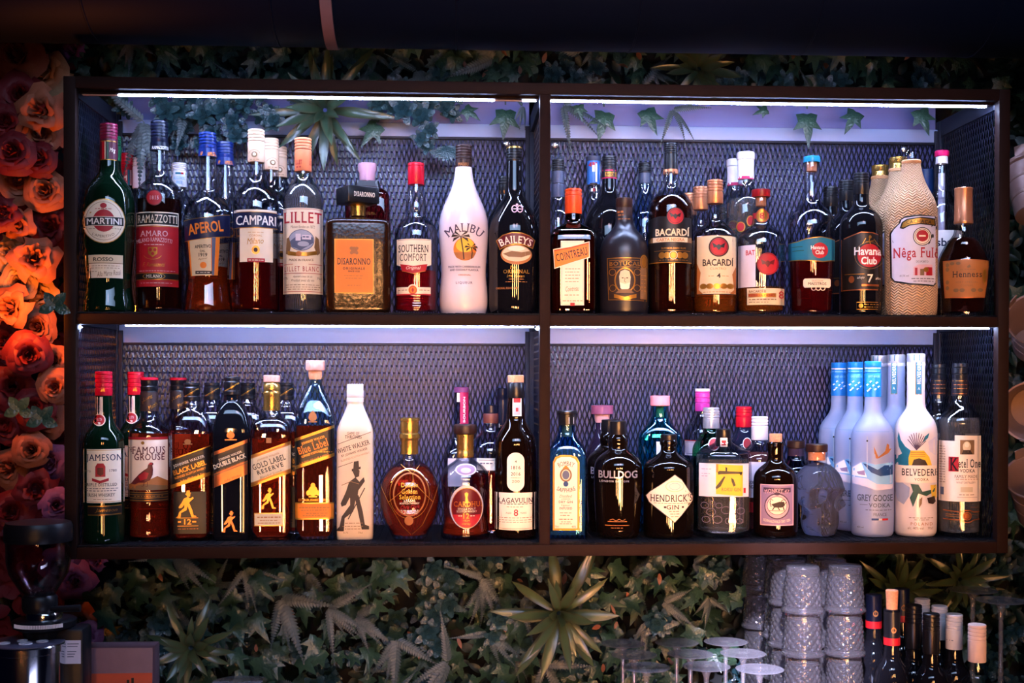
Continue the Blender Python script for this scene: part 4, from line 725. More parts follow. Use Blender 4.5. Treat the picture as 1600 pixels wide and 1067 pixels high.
b.dec('emblem', strider(421, 779, 28, 'G')); b.dec('crest', [r(418, 684, 426, 692, 'A')])
b.dec('lower_label', [r(399, 801, 444, 822, 'G'), r(400, 802.5, 443, 820.5, 'B'), dash(404, 440, 808, 'A', 1.6), dash(408, 436, 813, 'A', 1.2), dash(405, 439, 817, 'A', 1)])
b = Bottle('square_whisky_bottle', 'tall blue-tinted square whisky bottle with pale wooden stopper and slanted dark label', 492.5, FL, YF)
b.glass([(592, 10.5, 0), (600, 10.8, 0), (606, 13, .1), (622, 20, .45), (640, 26.5, .8), (654, 30, 1), (668, 31, 1), (835, 30.6, 1), (842, 29.6, 1)], tint('pale_blue_glass', (.55, .80, .93)), sq=(.86, 6.5), hollow=2.6, fill=664, liq=WHISKY_L, seg=64)
b.part('stopper', [(563, 13.6), (564, 14.6), (577, 14.6), (578.5, 13.8)], c_wood, label='pale pinkish wooden stopper').part('cork', [(578.5, 10), (580, 10.6), (588, 10.4), (593, 9)], c_cork)
b.dec('crest', [e(490, 652, 6.5, 6, 'A'), p('A', (484, 648), (490, 641), (496, 648)), r(483, 658, 497, 660, 'A')])
b.dec('slanted_label', [p('K', (462, 690), (523.5, 668.5), (523.5, 709), (462, 729)), p('G', (462, 685.5), (523.5, 664), (523.5, 668.5), (462, 690)), p('G', (462, 728), (523.5, 707.5), (523.5, 713), (462, 733.5)), t('JOHNNIE WALKER', 491, 688, 38, 5, 'G', 's', rot=18), t('Blue Label', 490.5, 697.5, 48, 12, 'O', 'sn', rot=18), t('BLENDED SCOTCH WHISKY', 493, 707, 43, 3.4, 'G', '', rot=18), dash(500, 522, 706, 'G', 1), t('A BLEND OF OUR RAREST', 492, 717, 48, 3, 'A', '', rot=18)])
b.dec('emblem', [e(490.5, 767, 7, 8, 'G'), e(490.5, 758, 3.5, 3.5, 'G'), e(483, 770, 3, 4, 'G'), e(498, 770, 3, 4, 'G'), r(484, 775, 497, 777, 'G'), t('ESTABLISHED 1820', 491, 781, 46, 4, 'G', 's')])
b.dec('lower_label', [r(463, 785, 522.5, 811.5, 'G'), r(463, 787, 522.5, 809, 'O'), dash(469, 516, 793, 'A', 1.4), dash(472, 512, 797, 'A', 1), dash(480, 514, 802, 'A', 1), dash(475, 510, 805.5, 'A', 1)])
b = Bottle('square_whisky_bottle', 'white square whisky bottle with pale cap and dark slanted drawing', 555, FL, YF)
b.glass([(627, 12.3, 0), (634, 12.6, 0), (645, 17, .2), (657, 22.5, .6), (668, 26.8, .95), (678, 28.6, 1), (835, 28.4, 1), (841, 27.6, 1)], mat('ivory_bottle', '#cdb498', .4, var=.1, nscale=40), sq=(.86, 6.5), name='body', label='ivory white body', seg=64)
b.part('cap', [(600, 11.8), (601, 12.8), (609, 12.6), (610, 13.2), (620, 13.2), (621, 12.6), (622, 13.3), (628, 13.3)], mat('birch_wood', '#d0bfb2', .55, var=.25, nscale=40))
b.dec('front_print', [t('GAME OF', 553, 677, 19, 4.6, 'H', 's'), t('THRONES', 553, 682.5, 26, 5.2, 'H', 's'), l('H', .8, (526, 695), (583, 674)), t('WHITE WALKER', 553, 698, 53, 7.6, 'H', 's', rot=17), t('BY JOHNNIE WALKER', 555, 707, 42, 4.6, 'H', 's', rot=17), t('BLENDED SCOTCH WHISKY', 556, 713.5, 46, 2.8, 'E', '', rot=17), l('H', .8, (526, 731), (552, 722)), strider(553, 776, 92, 'H', .64), l('H', 1.6, (571, 762), (545, 811)), l('E', 1, (535, 758), (549, 752), (562, 756)), dash(540, 568, 817, 'E', .9), dash(536, 570, 822, 'E', .9), dash(540, 566, 826, 'E', .9), t('41.7%', 541, 832, 8, 3, 'E', ''), t('70cl', 564, 832, 7, 3, 'E', '')])

b = Bottle('whisky_decanter', 'wide pinched decanter of red whisky wrapped in gold wire, with gold cap', 640, FL, YF)
b.glass([(706, 12.8), (716, 13.2), (720, 17), (728, 29), (740, 39), (755, 45.5), (772, 47.8), (788, 47), (804, 43.5), (820, 37), (832, 30.5), (840, 28), (843, 26)], CLEAR, sq=None, hollow=2.6, fill=728, liq=WHISKY_L, seg=64)
b.part('cap', [(652.5, 13.5), (653.5, 15.6), (657, 15.8), (658, 14.6), (673, 14.6), (676, 13.8), (678, 16.2), (684, 16.4), (687, 14.4), (689, 13.6), (709, 13.8)], c_gold, label='gold cap')
b.dec('front_print', [ring(640, 773, 25, 33, 2.2, 'A'), ring(640, 773, 31, 38, .9, 'G'), t('Dimple', 640, 759, 26, 9, 'Y', 'sn'), t('Golden', 640, 768, 25, 7.5, 'Y', 'sn'), t('Selection', 640.5, 776.5, 33, 7.5, 'Y', 'sn'), t('BLENDED', 640, 783, 18, 2.8, 'C', 'b'), t('SCOTCH WHISKY', 640, 786.5, 31, 2.8, 'C', 'b'), t('Chris Clark', 641, 792, 30, 6, 'R', 'i', rot=3), dash(626, 656, 797.5, 'C', 1.1), dash(627, 655, 800, 'C', 1), dash(630, 653, 802.5, 'C', 1), e(639, 814, 7, 7.5, 'A')], lift=.0006)
w = [(626, 727, 645, 741, 656, 728), (645, 741, 646, 753, 677, 786), (645, 753, 606, 786), (593, 758, 607, 786, 628, 822, 642, 837), (687, 758, 677, 786, 660, 822, 644, 837)]
b.dec('gold_wire_net', [l('G', 1.0, *[(w_[i], w_[i+1]) for i in range(0, len(w_), 2)]) for w_ in w], lift=.0009)
b = Bottle('whisky_bottle', 'round-shouldered whisky decanter with brown stopper and oval red label', 727, FL, YF)
b.glass([(712, 13), (718, 14), (722, 20), (729, 30), (738, 36), (748, 38.4), (762, 37.6), (785, 34.5), (800, 34), (820, 36), (836, 38.4), (842, 37)], CLEAR, hollow=2.8, fill=806, liq=WHISKY_L)
b.part('stopper', [(662.5, 16), (664, 17.8), (668, 18.4), (674, 18.2), (677, 17), (678.5, 13)], c_brown, label='brown stopper').part('neck_collar', [(678.5, 14), (681, 14.2), (683, 13.2), (700, 13.4), (701, 12.8), (705, 12.8), (706, 13.4), (714, 13.6)], c_gold, label='gold neck collar')
b.dec('front_label', [e(729, 792, 26.6, 34, 'S'), e(729.5, 793.5, 24.6, 32, 'G'), e(729.5, 793.5, 23.6, 31, 'D'), e(729.5, 793.5, 23.4, 31, 'R', 20, 160), p('G', (727, 786), (727.5, 777), (726, 771), (729, 768.5), (732, 771), (730.5, 777), (732.5, 786)), t('CARDHU.', 731, 787.5, 44, 8.5, 'G', 's'), t('SINGLE MALT', 729.5, 795, 28, 3.2, 'C', ''), t('SCOTCH WHISKY', 729.5, 799, 32, 3.2, 'C', ''), t('12', 728.5, 806, 10, 8, 'G', 's'), dash(716, 722, 806, 'C', 1), dash(735, 742, 806, 'C', 1), t('1824', 729, 813, 10, 2.8, 'G', ''), t('Old Ivy', 729, 818.5, 14, 4, 'G', 'i')])
b.dec('shoulder_label', [e(728, 734, 16.5, 9, 'F'), e(728, 734, 14.5, 7.4, 'U'), e(728, 735, 8, 4, 'P'), l('F', .7, (721, 733), (735, 733))])
b.dec('rear_label', [r(716, 780, 742, 826, 'D')], lift=-.0022) if False else None
b = Bottle('whisky_bottle', 'tall dark whisky bottle with cream label and red-and-white cap seal, beside centre post', 806, FL, YF)
b.glass([(620, 12), (634, 13.6), (648, 14.6), (656, 15), (664, 19), (675, 26.5), (686, 31.5), (700, 33), (830, 33), (838, 32.4), (842.5, 30)], BROWNG)
b.part('cap_seal', [(586, 11.6), (587, 12.6), (597, 12.6), (597.5, 12)], c_cork).part('capsule', [(597, 12.2), (599, 13.4), (621, 13.4), (622, 12.8)], c_black); 
b.dec('seal_strip', [r(801, 622, 815, 650, 'W'), r(802.5, 622, 813.5, 629, 'R'), r(803, 632, 813, 648, 'P'), r(806, 637, 810, 643, 'R')]); 
b.dec('oval_label', [e(806, 720, 13.6, 13, 'X', 180, 360), r(792.4, 719.8, 819.6, 755, 'X'), e(806, 754.8, 13.6, 13, 'X', 0, 180), t('4', 806, 721, 3, 4, 'H', 's'), t('1816', 806, 730.5, 15, 5.5, 'H', 's'), t('2016', 806, 740.5, 15, 5.5, 'H', 's'), t('bicentenary', 806, 746.5, 16, 3, 'E', 'i'), t('200', 806, 752, 12, 4.5, 'E', 's')])
b.dec('front_label', [r(773.3, 770, 838.5, 828.5, 'X'), t('LAGAVULIN', 806, 782, 54, 8, 'H', 's'), dash(781, 832, 787.5, 'H', 1), dash(792, 818, 792, 'A', .9), t('8', 806.5, 801, 7, 10.5, 'R', 's'), t('AGED', 795, 801.5, 9, 3, 'E', ''), t('YEARS', 818, 801.5, 10, 3, 'E', ''), [dash(778, 834, y, 'E', .8) for y in (809, 812.5, 816)], l('E', .5, (775, 826), (837, 826))])
# behind, lower left
b = Bottle('bourbon_bottle', 'clear bottle with purple stopper and pink neck strip behind the brown-stoppered decanter', 721, FL, YB)
b.glass([(613, 11), (640, 11.6), (662, 12.5), (690, 15, .2), (702, 24, .7), (712, 28, 1), (830, 28, 1), (838, 27, 1)], CLEAR, sq=(.85, 5), hollow=2); b.part('stopper', [(604.5, 10.5), (605.5, 11.6), (612, 11.6), (613, 11)], mat('cap_purple', '#6e3a6e', .4), label='purple stopper'); b.dec('neck_strip', [r(719, 612.5, 732, 664, 'M'), r(714, 614, 718.5, 628, 'X'), t('BOURBON', 725.5, 640, 40, 3.4, 'W', 'b', rot=90)]); b.dec('front_label', [r(700, 716, 745, 760, 'F')])
b = Bottle('bourbon_bottle', 'clear bottle of red spirit with dark cap, between oval-label decanter and dark bottle', 767, FL, YM)
b.glass([(660, 11.4), (668, 11.8), (675, 14), (682, 22), (690, 30), (702, 35), (712, 35.6), (830, 35.6), (838, 34)], CLEAR, hollow=2.4, fill=736, liq=RED_L); b.part('cap', [(632.5, 10.8), (633.5, 11.8), (645, 11.8), (646, 11)], c_navy).part('neck_wrap', [(646, 11.4), (648, 12), (658, 12), (661, 11.6)], mat('brown_wrap2', '#5a2a22', .45)); b.dec('neck_print', [r(759, 657, 767, 662, 'T')]); b.dec('front_label', [r(745, 716, 775, 735, 'W'), l('Q', 1, (748, 719), (772, 719)), dash(750, 770, 724, 'Q', 2)])
b = Bottle('wine_bottle', 'slim bottle with long dark blue capsule, just left of the red-and-white cap seal', 786, FL, YB)
b.glass([(668, 8), (685, 9), (700, 16), (715, 21), (830, 21), (838, 20)], BLACKG); b.part('capsule', [(606, 8.4), (607, 9.4), (622, 9.4), (623, 9), (626, 9.4), (668, 9.4)], c_navy); b.dec('capsule_band', [r(780, 662, 789, 668, 'X'), dash(781, 788, 665, 'A', 1.4)], b.last)

# ================================================================== lower right bay
SAPPH = tint('sapphire_glass', (.16, .52, .92))
b = Bottle('gin_bottle', 'square sapphire blue gin bottle with black cap, right beside the centre post', 886, FL, YF)
b.glass([(662, 12.5, 0), (676, 13.5, 0), (684, 17, .1), (696, 25, .5), (708, 30, .9), (718, 31.4, 1), (832, 31.4, 1), (840, 30, 1)], SAPPH, sq=(.8, 6), hollow=2.4, fill=700, liq=tint('blue_liquid', (.45, .75, .95), ior=1.33), seg=64)
b.part('cap', [(641.5, 15), (643, 16.3), (646, 16.2), (647, 13.6), (664, 13.4)], c_black); b.dec('tax_strip', [r(889, 652, 897, 662, 'W')], b.last); b.part('cork', [(664, 8), (682, 7.5)], c_cork)
b.dec('front_label', [p('G', (864, 828.5), (864, 722), (868, 714), (876, 711), (892, 711), (901, 714), (905.5, 722), (905.5, 828.5)), p('O', (865, 827.6), (865, 722.5), (869, 715), (876.5, 712), (892, 712), (900.5, 715), (904.6, 722.5), (904.6, 827.6)), p('X', (867, 825.5), (867, 723.5), (870.5, 717), (877, 714), (891.5, 714), (898.8, 717), (902.6, 723.5), (902.6, 825.5)), t('BOMBAY', 885, 724, 26, 7.5, 'H', 's', arc=26), e(884.5, 742, 9.5, 11, 'E'), e(884.5, 742, 7, 8.5, 'B'), e(884.5, 742, 5.5, 7, 'Q'), p('O', (879, 732), (884.5, 726.5), (890, 732)), e(884.5, 756, 4, 4.2, 'Z'), t('SAPPHIRE', 885, 766, 29, 6.5, 'H', 's', arc=-30), t('Distilled', 884.5, 775, 20, 4.5, 'E', 'i'), t('LONDON', 884.5, 779.5, 14, 2.4, 'E', ''), t('DRY GIN', 884.5, 784, 22, 4, 'H', 's'), t('Vapour', 884.5, 789.5, 14, 4, 'E', 'i'), t('INFUSED', 884.5, 794, 20, 4, 'H', 's'), dash(875, 894, 801, 'E', 1), dash(876, 893, 805, 'E', 1), dash(874, 895, 811, 'E', 1.1), dash(877, 893, 815, 'E', 1), dash(875, 894, 818, 'E', 1), t('70cl', 870.5, 822.5, 6, 3, 'H', ''), t('40%', 897, 822.5, 7, 3, 'H', '')])
b = Bottle('gin_bottle', 'black rounded gin bottle with silver lettering and black cap', 966, FL, YF)
b.glass([(678, 12.4), (684, 15.5), (694, 15.8), (699, 14.5), (703, 16), (708, 24), (715, 32), (723, 36.4), (736, 38), (775, 37.2), (820, 34.6), (834, 33.5), (842, 31)], mat('warm_black_glass', (.004, .002, .0012), .035, var=0, spec=.7))
b.cap(657.5, 679, 13, c_black, 0); b.dec('name_print', [t('BULLDOG', 966, 741.5, 61, 12, 'Gs', 'b'), t('LONDON DRY GIN', 960, 752, 46, 3.2, 'S', 'w')])
b.dec('lower_print', [l('A', .9, (953, 813), (958, 811), (963, 814), (968, 811), (973, 814), (978, 811)), l('A', .9, (950, 815), (980, 815)), l('A', .9, (946, 821), (984, 821)), dash(955, 976, 825, 'A', .9)])
b.copy('second black rounded gin bottle, behind and left of the front silver-lettered one', 952.5, .1636)
b = Bottle('gin_bottle', 'dark bottle with purple wooden stopper and white seal, rear left of lower right bay', 941, FL, YB)
b.glass([(660, 11), (672, 11.6), (684, 15), (698, 22), (712, 25.5), (730, 26.2), (832, 26.2), (838, 25)], mat('plum_glass', (.02, .012, .03), .05, var=0, spec=.6)); b.part('stopper', [(633, 16.6), (634, 17.5), (646.5, 17.3), (647, 12)], mat('cap_plumwood', '#8a4a68', .5, var=.3), label='purple wooden stopper').part('cork', [(647, 12), (656, 11.4), (661, 10)], mat('pink_cork', '#d09a9a', .5)); b.dec('tax_strip', [r(930.5, 661, 939, 671, 'W')])
b = Bottle('gin_bottle', 'squat black apothecary gin bottle with cream diamond label', 1045, FL, YF)
b.glass([(686, 11.8), (689, 13.6), (694, 13.6), (696, 12), (704, 12), (708, 15), (714, 24), (720, 33), (726, 38), (734, 39.3), (832, 39.3), (840, 38.6), (842, 37)], mat('hend_glass', (.003, .0018, .0014), .04, var=0, spec=.7), sm=1)
b.cap(678.5, 688, 12.8, c_black, 0)
b.dec('diamond_label', [p('H', (1055, 741), (1066, 749), (1084, 776), (1084, 784), (1066, 806), (1055, 817.5), (1044, 808), (1014, 786), (1008.5, 776), (1016, 768), (1044, 749)), p('X', (1055, 742.2), (1065.4, 750), (1082.8, 776.3), (1082.8, 783.5), (1065.4, 805.2), (1055, 816), (1044.5, 807), (1014.8, 785.2), (1010, 776), (1016.6, 769), (1044.5, 750)), ring(1055, 760, 14, 8, 1.5, 'B'), ring(1055, 760, 8, 5, 1, 'P'), t("HENDRICK'S", 1049.5, 778.5, 66, 11.5, 'H', 's'), dash(1022, 1080, 786.5, 'E', .8), t('GIN', 1052, 792.5, 20, 7, 'H', 'sw'), dash(1038, 1042, 792.5, 'H', 3), dash(1066, 1070, 792.5, 'H', 3), dash(1046, 1064, 799, 'E', 1), dash(1048, 1062, 803, 'E', 1), dash(1049, 1061, 807, 'E', 1)])
b = Bottle('gin_bottle', 'clear six-sided gin bottle with yellow and white label and black cap', 1131, FL, YF)
b.glass([(682, 11.5, 0), (688, 12, 0), (693, 15, .1), (700, 27, .6), (706, 37, 1), (712, 39.5, 1), (832, 39.5, 1), (840, 38.8, 1), (844, 37, 1)], CLEAR, sq=(1, 8), hexa=True, hollow=3.2, fill=716, liq=PALE_L, sm=1, seg=72)
b.cap(670, 685, 12, c_black, 0).part('neck_wrap', [(685, 12.4), (697, 12.8)], c_black); b.dec('neck_label', [r(1126, 684, 1137, 698, 'X'), r(1128, 688, 1135, 696, 'R')], b.last)
b.dec('front_label', [r(1093, 724, 1170, 776, 'F'), p('Y', (1119.5, 725), (1161, 727), (1161, 775), (1119.5, 772)), p('O', (1119.5, 725), (1123, 725), (1123, 738), (1119.5, 738)), p('K', (1122, 737.5), (1125, 735.5), (1160, 737), (1160, 739.5), (1158, 743), (1156, 740), (1126, 741), (1123, 742)), p('K', (1134, 729), (1137, 731), (1136.5, 737), (1134, 737.5)), p('K', (1132, 744), (1134, 745), (1127, 760), (1120, 765), (1119, 761)), p('K', (1143, 746), (1147, 749), (1150, 758), (1146.5, 760), (1143.5, 752)), t('ROKU GIN', 1143, 764.5, 30, 5.6, 'E', 's'), r(1162, 762, 1165.5, 770, 'R'), dash(1097, 1112, 733, 'U', .9), dash(1097, 1110, 740, 'U', .9), dash(1097, 1108, 744, 'U', .9)], lift=.0006)
b.dec('etched_blossoms', [ring(xx, yy, rr, rr*.8, .45, 'U') for xx, yy, rr in ((1102, 790, 6), (1112, 800, 7), (1124, 790, 5), (1135, 797, 7), (1148, 786, 6), (1158, 798, 6), (1104, 812, 6), (1122, 812, 7), (1140, 814, 6), (1156, 814, 5), (1114, 786, 4), (1147, 806, 5))], lift=.0004)
b = Bottle('gin_bottle', 'small brown apothecary gin bottle with cork and purple stamp label', 1212.5, FL, YF)
b.glass([(690, 12.4), (693, 14), (696, 12.4), (714, 11.6), (721, 13), (727, 20), (733, 28), (741, 33), (752, 34.4), (832, 34.4), (840, 33), (843, 31)], BROWNG)
b.part('cork', [(677.5, 9.4), (678.5, 10), (692, 9.6)], c_cork)
b.dec('stamp_label', [r(1189, 757, 1240.5, 821.5, 'P'), r(1190.5, 758.5, 1239, 820, 'U'), r(1194, 762, 1236, 769.5, 'V'), t('MONKEY 47', 1214.5, 766.5, 38, 6, 'P', 's', arc=90), e(1215, 791, 19.5, 20.5, 'V'), e(1215, 791, 18, 18.6, 'P'), e(1215, 790, 15.4, 14.4, 'X'), ring(1215, 790, 15.2, 14.2, .8, 'V'), l('H', 1.2, (1206, 792), (1204, 785), (1206, 780), (1209, 782)), p('H', (1206, 788), (1218, 784), (1226, 784), (1227, 790), (1222, 793), (1211, 793)), ring(1225, 784.5, 3.6, 3.6, 1, 'H'), l('H', 1.5, (1211, 792), (1208, 797)), l('H', 1.5, (1216, 792), (1219, 797)), l('H', 1.5, (1224, 791), (1226, 797)), l('H', .8, (1203, 798), (1228, 798)), e(1215, 771.5, 5, 2.4, 'V'), t('SCHWARZWALD DRY GIN', 1214.5, 815, 42, 4.2, 'C', 's', arc=-80)])
b = Bottle('skull_bottle', 'clear glass skull-shaped bottle with dark stopper', 1286, FL, .088)
s_ = b.s
def skull_mesh():
    def ell(q, c, rr): d = Vector(((q.x-c[0])/rr[0], (q.y-c[1])/rr[1], (q.z-c[2])/rr[2])); return (d.length-1)*min(rr)
    def smin(a, c, k): h = max(k-abs(a-c), 0)/k; return min(a, c)-h*h*k*.25
    def smax(a, c, k): return -smin(-a, -c, k)
    def f(q):
        d = ell(q, (0, .004, .083), (.0445, .050, .046))
        d = smin(d, ell(q, (0, -.016, .036), (.029, .031, .040)), .016)
        d = smin(d, ell(q, (.028, -.026, .056), (.012, .014, .009)), .008); d = smin(d, ell(q, (-.028, -.026, .056), (.012, .014, .009)), .008)
        d = smin(d, ell(q, (0, -.036, .083), (.032, .012, .007)), .012)
        d = smin(d, ell(q, (0, .004, .020), (.030, .034, .03)), .02); d = smin(d, ell(q, (0, -.037, .010), (.016, .010, .011)), .006)
        for sx in (-1, 1): d = smax(d, -ell(q, (sx*.0165, -.050, .071), (.0125, .017, .0105)), .006)
        d = smax(d, -ell(q, (0, -.052, .053), (.0055, .012, .009)), .004)
        d = smax(d, -ell(q, (0, -.052, .0245), (.018, .010, .0022)), .003)
        for k in range(-3, 4): d = smax(d, -ell(q, (k*.0052+.0026, -.052, .028), (.0011, .010, .012)), .0015)
        for sx in (-1, 1): d = smax(d, -ell(q, (sx*.042, -.012, .040), (.012, .022, .012)), .008)
        return d
    c0 = Vector((0, -.004, .062)); nu, nv = 112, 88; v = []; fc = []
    for j in range(nv+1):
        th = pi*(j+.0)/nv
        for i in range(nu):
            ph = 2*pi*i/nu; d = Vector((sin(th)*cos(ph), sin(th)*sin(ph), -cos(th)))
            lo, hi = .005, .09
            for _ in range(16):
                m = (lo+hi)/2
                if f(c0+d*m) < 0: lo = m
                else: hi = m
            q = c0+d*lo; v.append((q.x, q.y, max(0, q.z)))
    for j in range(nv):
        for i in range(nu): k = (i+1) % nu; fc.append((j*nu+i, j*nu+k, (j+1)*nu+k, (j+1)*nu+i))
    return v, fc
v, fc = skull_mesh()
hs = b.z(722)/.129; SKG = mat('skull_glass', '#dfe6ff', .01, trans=.96, ior=1.22)
o = mk('glass_skull', [(x*hs*.98, y*hs*.95, z*hs) for x, y, z in v], fc, SKG, b.root, sharp=3); o.rotation_euler = (0, 0, .34); o.location = (-.006, .002, 0)
b.cx = 1275; b.part('neck', [(706, 16.5), (707, 17.2), (712, 16.4), (722, 15.6), (728, 17)], CLEAR).part('stopper', [(693.5, 16), (694.5, 17), (704.5, 17), (706, 16)], c_brown, label='dark brown stopper').part('cork', [(706, 13.6), (719, 13.2)], c_cork)
for ch in b.root.children:
    if ch.name.startswith(('neck', 'stopper', 'cork')): ch.location.x = -9*s_
b = Bottle('vodka_bottle', 'frosted vodka bottle with blue capsule and mountain picture, front one of three', 1364, FL, YF)
b.glass([(618, 12.4), (640, 12.8), (648, 15.5), (656, 21), (664, 27), (673, 31.2), (686, 32.6), (700, 32.7), (834, 32.7), (840, 31.6), (843, 29)], FROST, label='frosted pale blue glass')
b.part('capsule', [(564.5, 12), (565.5, 12.8), (574, 12.8), (575, 12.2), (580, 12.6), (582, 12.9), (583, 12.3), (584, 12.9), (620, 13)], c_sky, label='blue foil capsule')
b.dec('capsule_print', [r(1351.6, 574, 1376.4, 576, 'X'), r(1351.6, 579, 1376.4, 580.2, 'L'), t('GREY GOOSE', 1366, 588, 18, 3.4, 'L', 'b'), [p('W', (x, y), (x+2.4, y-1.6), (x+4.6, y-.4), (x+2.6, y+.4), (x+1.4, y+2)) for x, y in ((1354, 601), (1359, 596), (1363, 602), (1368, 598), (1371, 604), (1358, 607), (1366, 608), (1355, 610))]], b.last)
b.dec('front_print', [r(1333, 674.5, 1395, 675, 'L'), p('L', (1333, 732), (1345, 724), (1352, 722), (1368, 726), (1395, 722), (1395, 760), (1370, 757), (1352, 752), (1333, 750)), p('Z', (1349, 724), (1368, 727), (1395, 727), (1395, 742), (1376, 744), (1362, 738)), p('L', (1352, 724), (1368, 727), (1384, 726), (1372, 734)), p('W', (1333, 732), (1347, 723), (1352, 736), (1356, 746), (1333, 744)), p('U', (1340, 738), (1352, 735), (1353, 743), (1343, 742)), p('F', (1333, 746), (1356, 748), (1370, 756), (1395, 757), (1395, 764), (1370, 766), (1352, 760), (1333, 756)), p('A', (1366, 697), (1367, 709), (1373, 714), (1381, 707), (1386, 702), (1393, 701), (1388, 708), (1379, 713), (1372, 716.5), (1369, 716)), p('A', (1383, 706), (1386, 693), (1389, 695), (1389, 704)), l('W', .7, (1356, 682), (1356, 734)), e(1356, 689, 1.4, 1.4, 'K'), t('GREY GOOSE', 1368, 778, 54, 10.5, 'Q', 'b'), l('Q', .6, (1345, 789), (1357, 789)), t('VODKA', 1375, 789.5, 33, 6.5, 'Q', 'sw'), dash(1354, 1393, 797, 'Q', .9), t('FRANCE', 1376, 804, 20, 5, 'Q', ''), r(1363, 810, 1374, 813, 'Z'), r(1374, 810, 1379, 813, 'W'), r(1379, 810, 1388, 813, 'R'), t('40% vol', 1346, 824.5, 10, 3, 'Q', '')])
b.copy('second frosted blue-capsuled vodka bottle, middle one of the three', 1336, .165); b.copy('third frosted blue-capsuled vodka bottle, rearmost and leftmost of the three', 1311.5, .24)
b = Bottle('vodka_bottle', 'opaque white vodka bottle with pineapple and leaf picture, front of its kind', 1431.5, FL, YF)
bd = [(566, 13.4), (620, 13.6), (636, 14), (644, 18.5), (652, 25), (661, 30), (672, 32.2), (690, 32.3), (834, 32.3), (840, 31.2), (843.5, 28.5)]
b.glass(bd, mat('white_satin', '#dccfcb', .3, var=.03, coat=.3), name='body', label='white satin body')
b.part('cap', [(552.5, 13.2), (553.5, 14), (565, 14.2), (566, 13.6)], c_silver, label='silver cap'); b.dec('cap_print', [r(1428, 553.5, 1437, 563, 'T')], b.last); b.part('collar', [(566, 14), (570.5, 14.2), (571.5, 13.6)], mat('pale_collar', '#cfc8d4', .35))
b.dec('neck_label', [r(1430.5, 566, 1440.5, 616.5, 'G'), r(1431.5, 566, 1440, 615.5, 'T'), t('BELVEDERE', 1436, 584, 32, 5, 'W', 's', rot=90), t('A', 1436, 607, 3, 4, 'W', '')], lift=.0012)
b.dec('front_print', [p('T', (1406, 675), (1409, 688), (1416, 698), (1424, 704), (1421, 728), (1401, 727), (1400, 712), (1407, 712), (1411, 709), (1406, 698), (1404, 685)), p('T', (1452, 676), (1450, 684), (1444, 690), (1441, 692), (1445, 682)), p('F', (1450, 690), (1462, 682), (1462, 712), (1452, 705)), p('Y', (1424, 704), (1444, 704), (1452, 714), (1456, 727), (1421, 727), (1421, 715)), p('H', (1426, 727), (1429, 718), (1437, 716), (1446, 719), (1450, 727)), [l('V', 1.1, (1433, 703), (1433+14*cos(a), 690-14*sin(a))) for a in (.1, .4, .7, 1.0, 1.3, 1.6, 1.9, 2.2, 2.5, 2.9)], [l('A', .9, (1424, y), (1446, y)) for y in (707, 710, 713)],
    r(1400.5, 727.5, 1463, 754.5, 'X'), t('BELVEDERE', 1438, 738, 54, 11, 'H', 's'), t('VODKA', 1440.5, 749, 21, 4.6, 'E', 'bw'), p('J', (1402, 756), (1412, 755), (1423, 762), (1422, 776), (1414, 789), (1405, 784), (1401, 770)), p('I', (1424, 756), (1436, 757), (1442, 768), (1456, 765), (1462, 757), (1460, 768), (1448, 775), (1436, 771), (1428, 792), (1423, 778), (1428, 768)), p('E', (1437, 794), (1438, 780), (1442, 776), (1441, 787)), p('Y', (1454, 758), (1463, 758), (1463, 778), (1456, 778)), p('H', (1449, 778), (1460, 775), (1462, 784), (1458, 788), (1451, 786)), dash(1422, 1458, 809, 'E', .9), dash(1430, 1452, 812, 'E', .9), t('POLAND', 1441, 818.5, 33, 4.6, 'A', 'w'), t('alc. 40% vol', 1432, 825, 24, 4, 'E', ''), t('70cl', 1454, 825, 8, 4, 'E', '')])
c1 = b.copy('frosted clear vodka bottle with teal neck strip, just left behind the white pineapple bottle', 1400.5, .155, twist=-.55)
c2 = b.copy('frosted clear vodka bottle with teal neck strip, farther back beside the blue capsules', 1373, .242, twist=-.55)
fr2 = None
for c in (c1, c2):
    for ch in list(c.children):
        if ch.name.startswith('body'):
            if fr2 is None: fr2 = ch.data.copy(); fr2.materials[0] = FROST
            ch.data = fr2; ch['label'] = 'frosted pale blue glass'
        elif ch.name.startswith('front_print'): bpy.data.objects.remove(ch)
b = Bottle('vodka_bottle', 'clear vodka bottle with black cap and cream portrait label, right end of lower shelf', 1500.2, FL, .068)
b.glass([(617, 12.2), (628, 13), (634, 17), (641, 24), (649, 30), (658, 32.4), (668, 32.8), (832, 32.8), (840, 32.2), (844, 30)], CLEAR, hollow=3, fill=652, liq=PALE_L)
b.cap(567.5, 592, 12, c_black, 2, rib_to=.8).part('neck_band', [(592, 12.2), (618, 12.8)], mat('dark_band', '#1a1216', .35)); b.dec('neck_print', [l('G', .9, (1489, 595), (1513, 595)), l('Gc', .9, (1489, 615), (1513, 615)), dash(1491, 1511, 601, 'Gc', 1.4), dash(1491, 1511, 607, 'A', 1.4)], b.last)
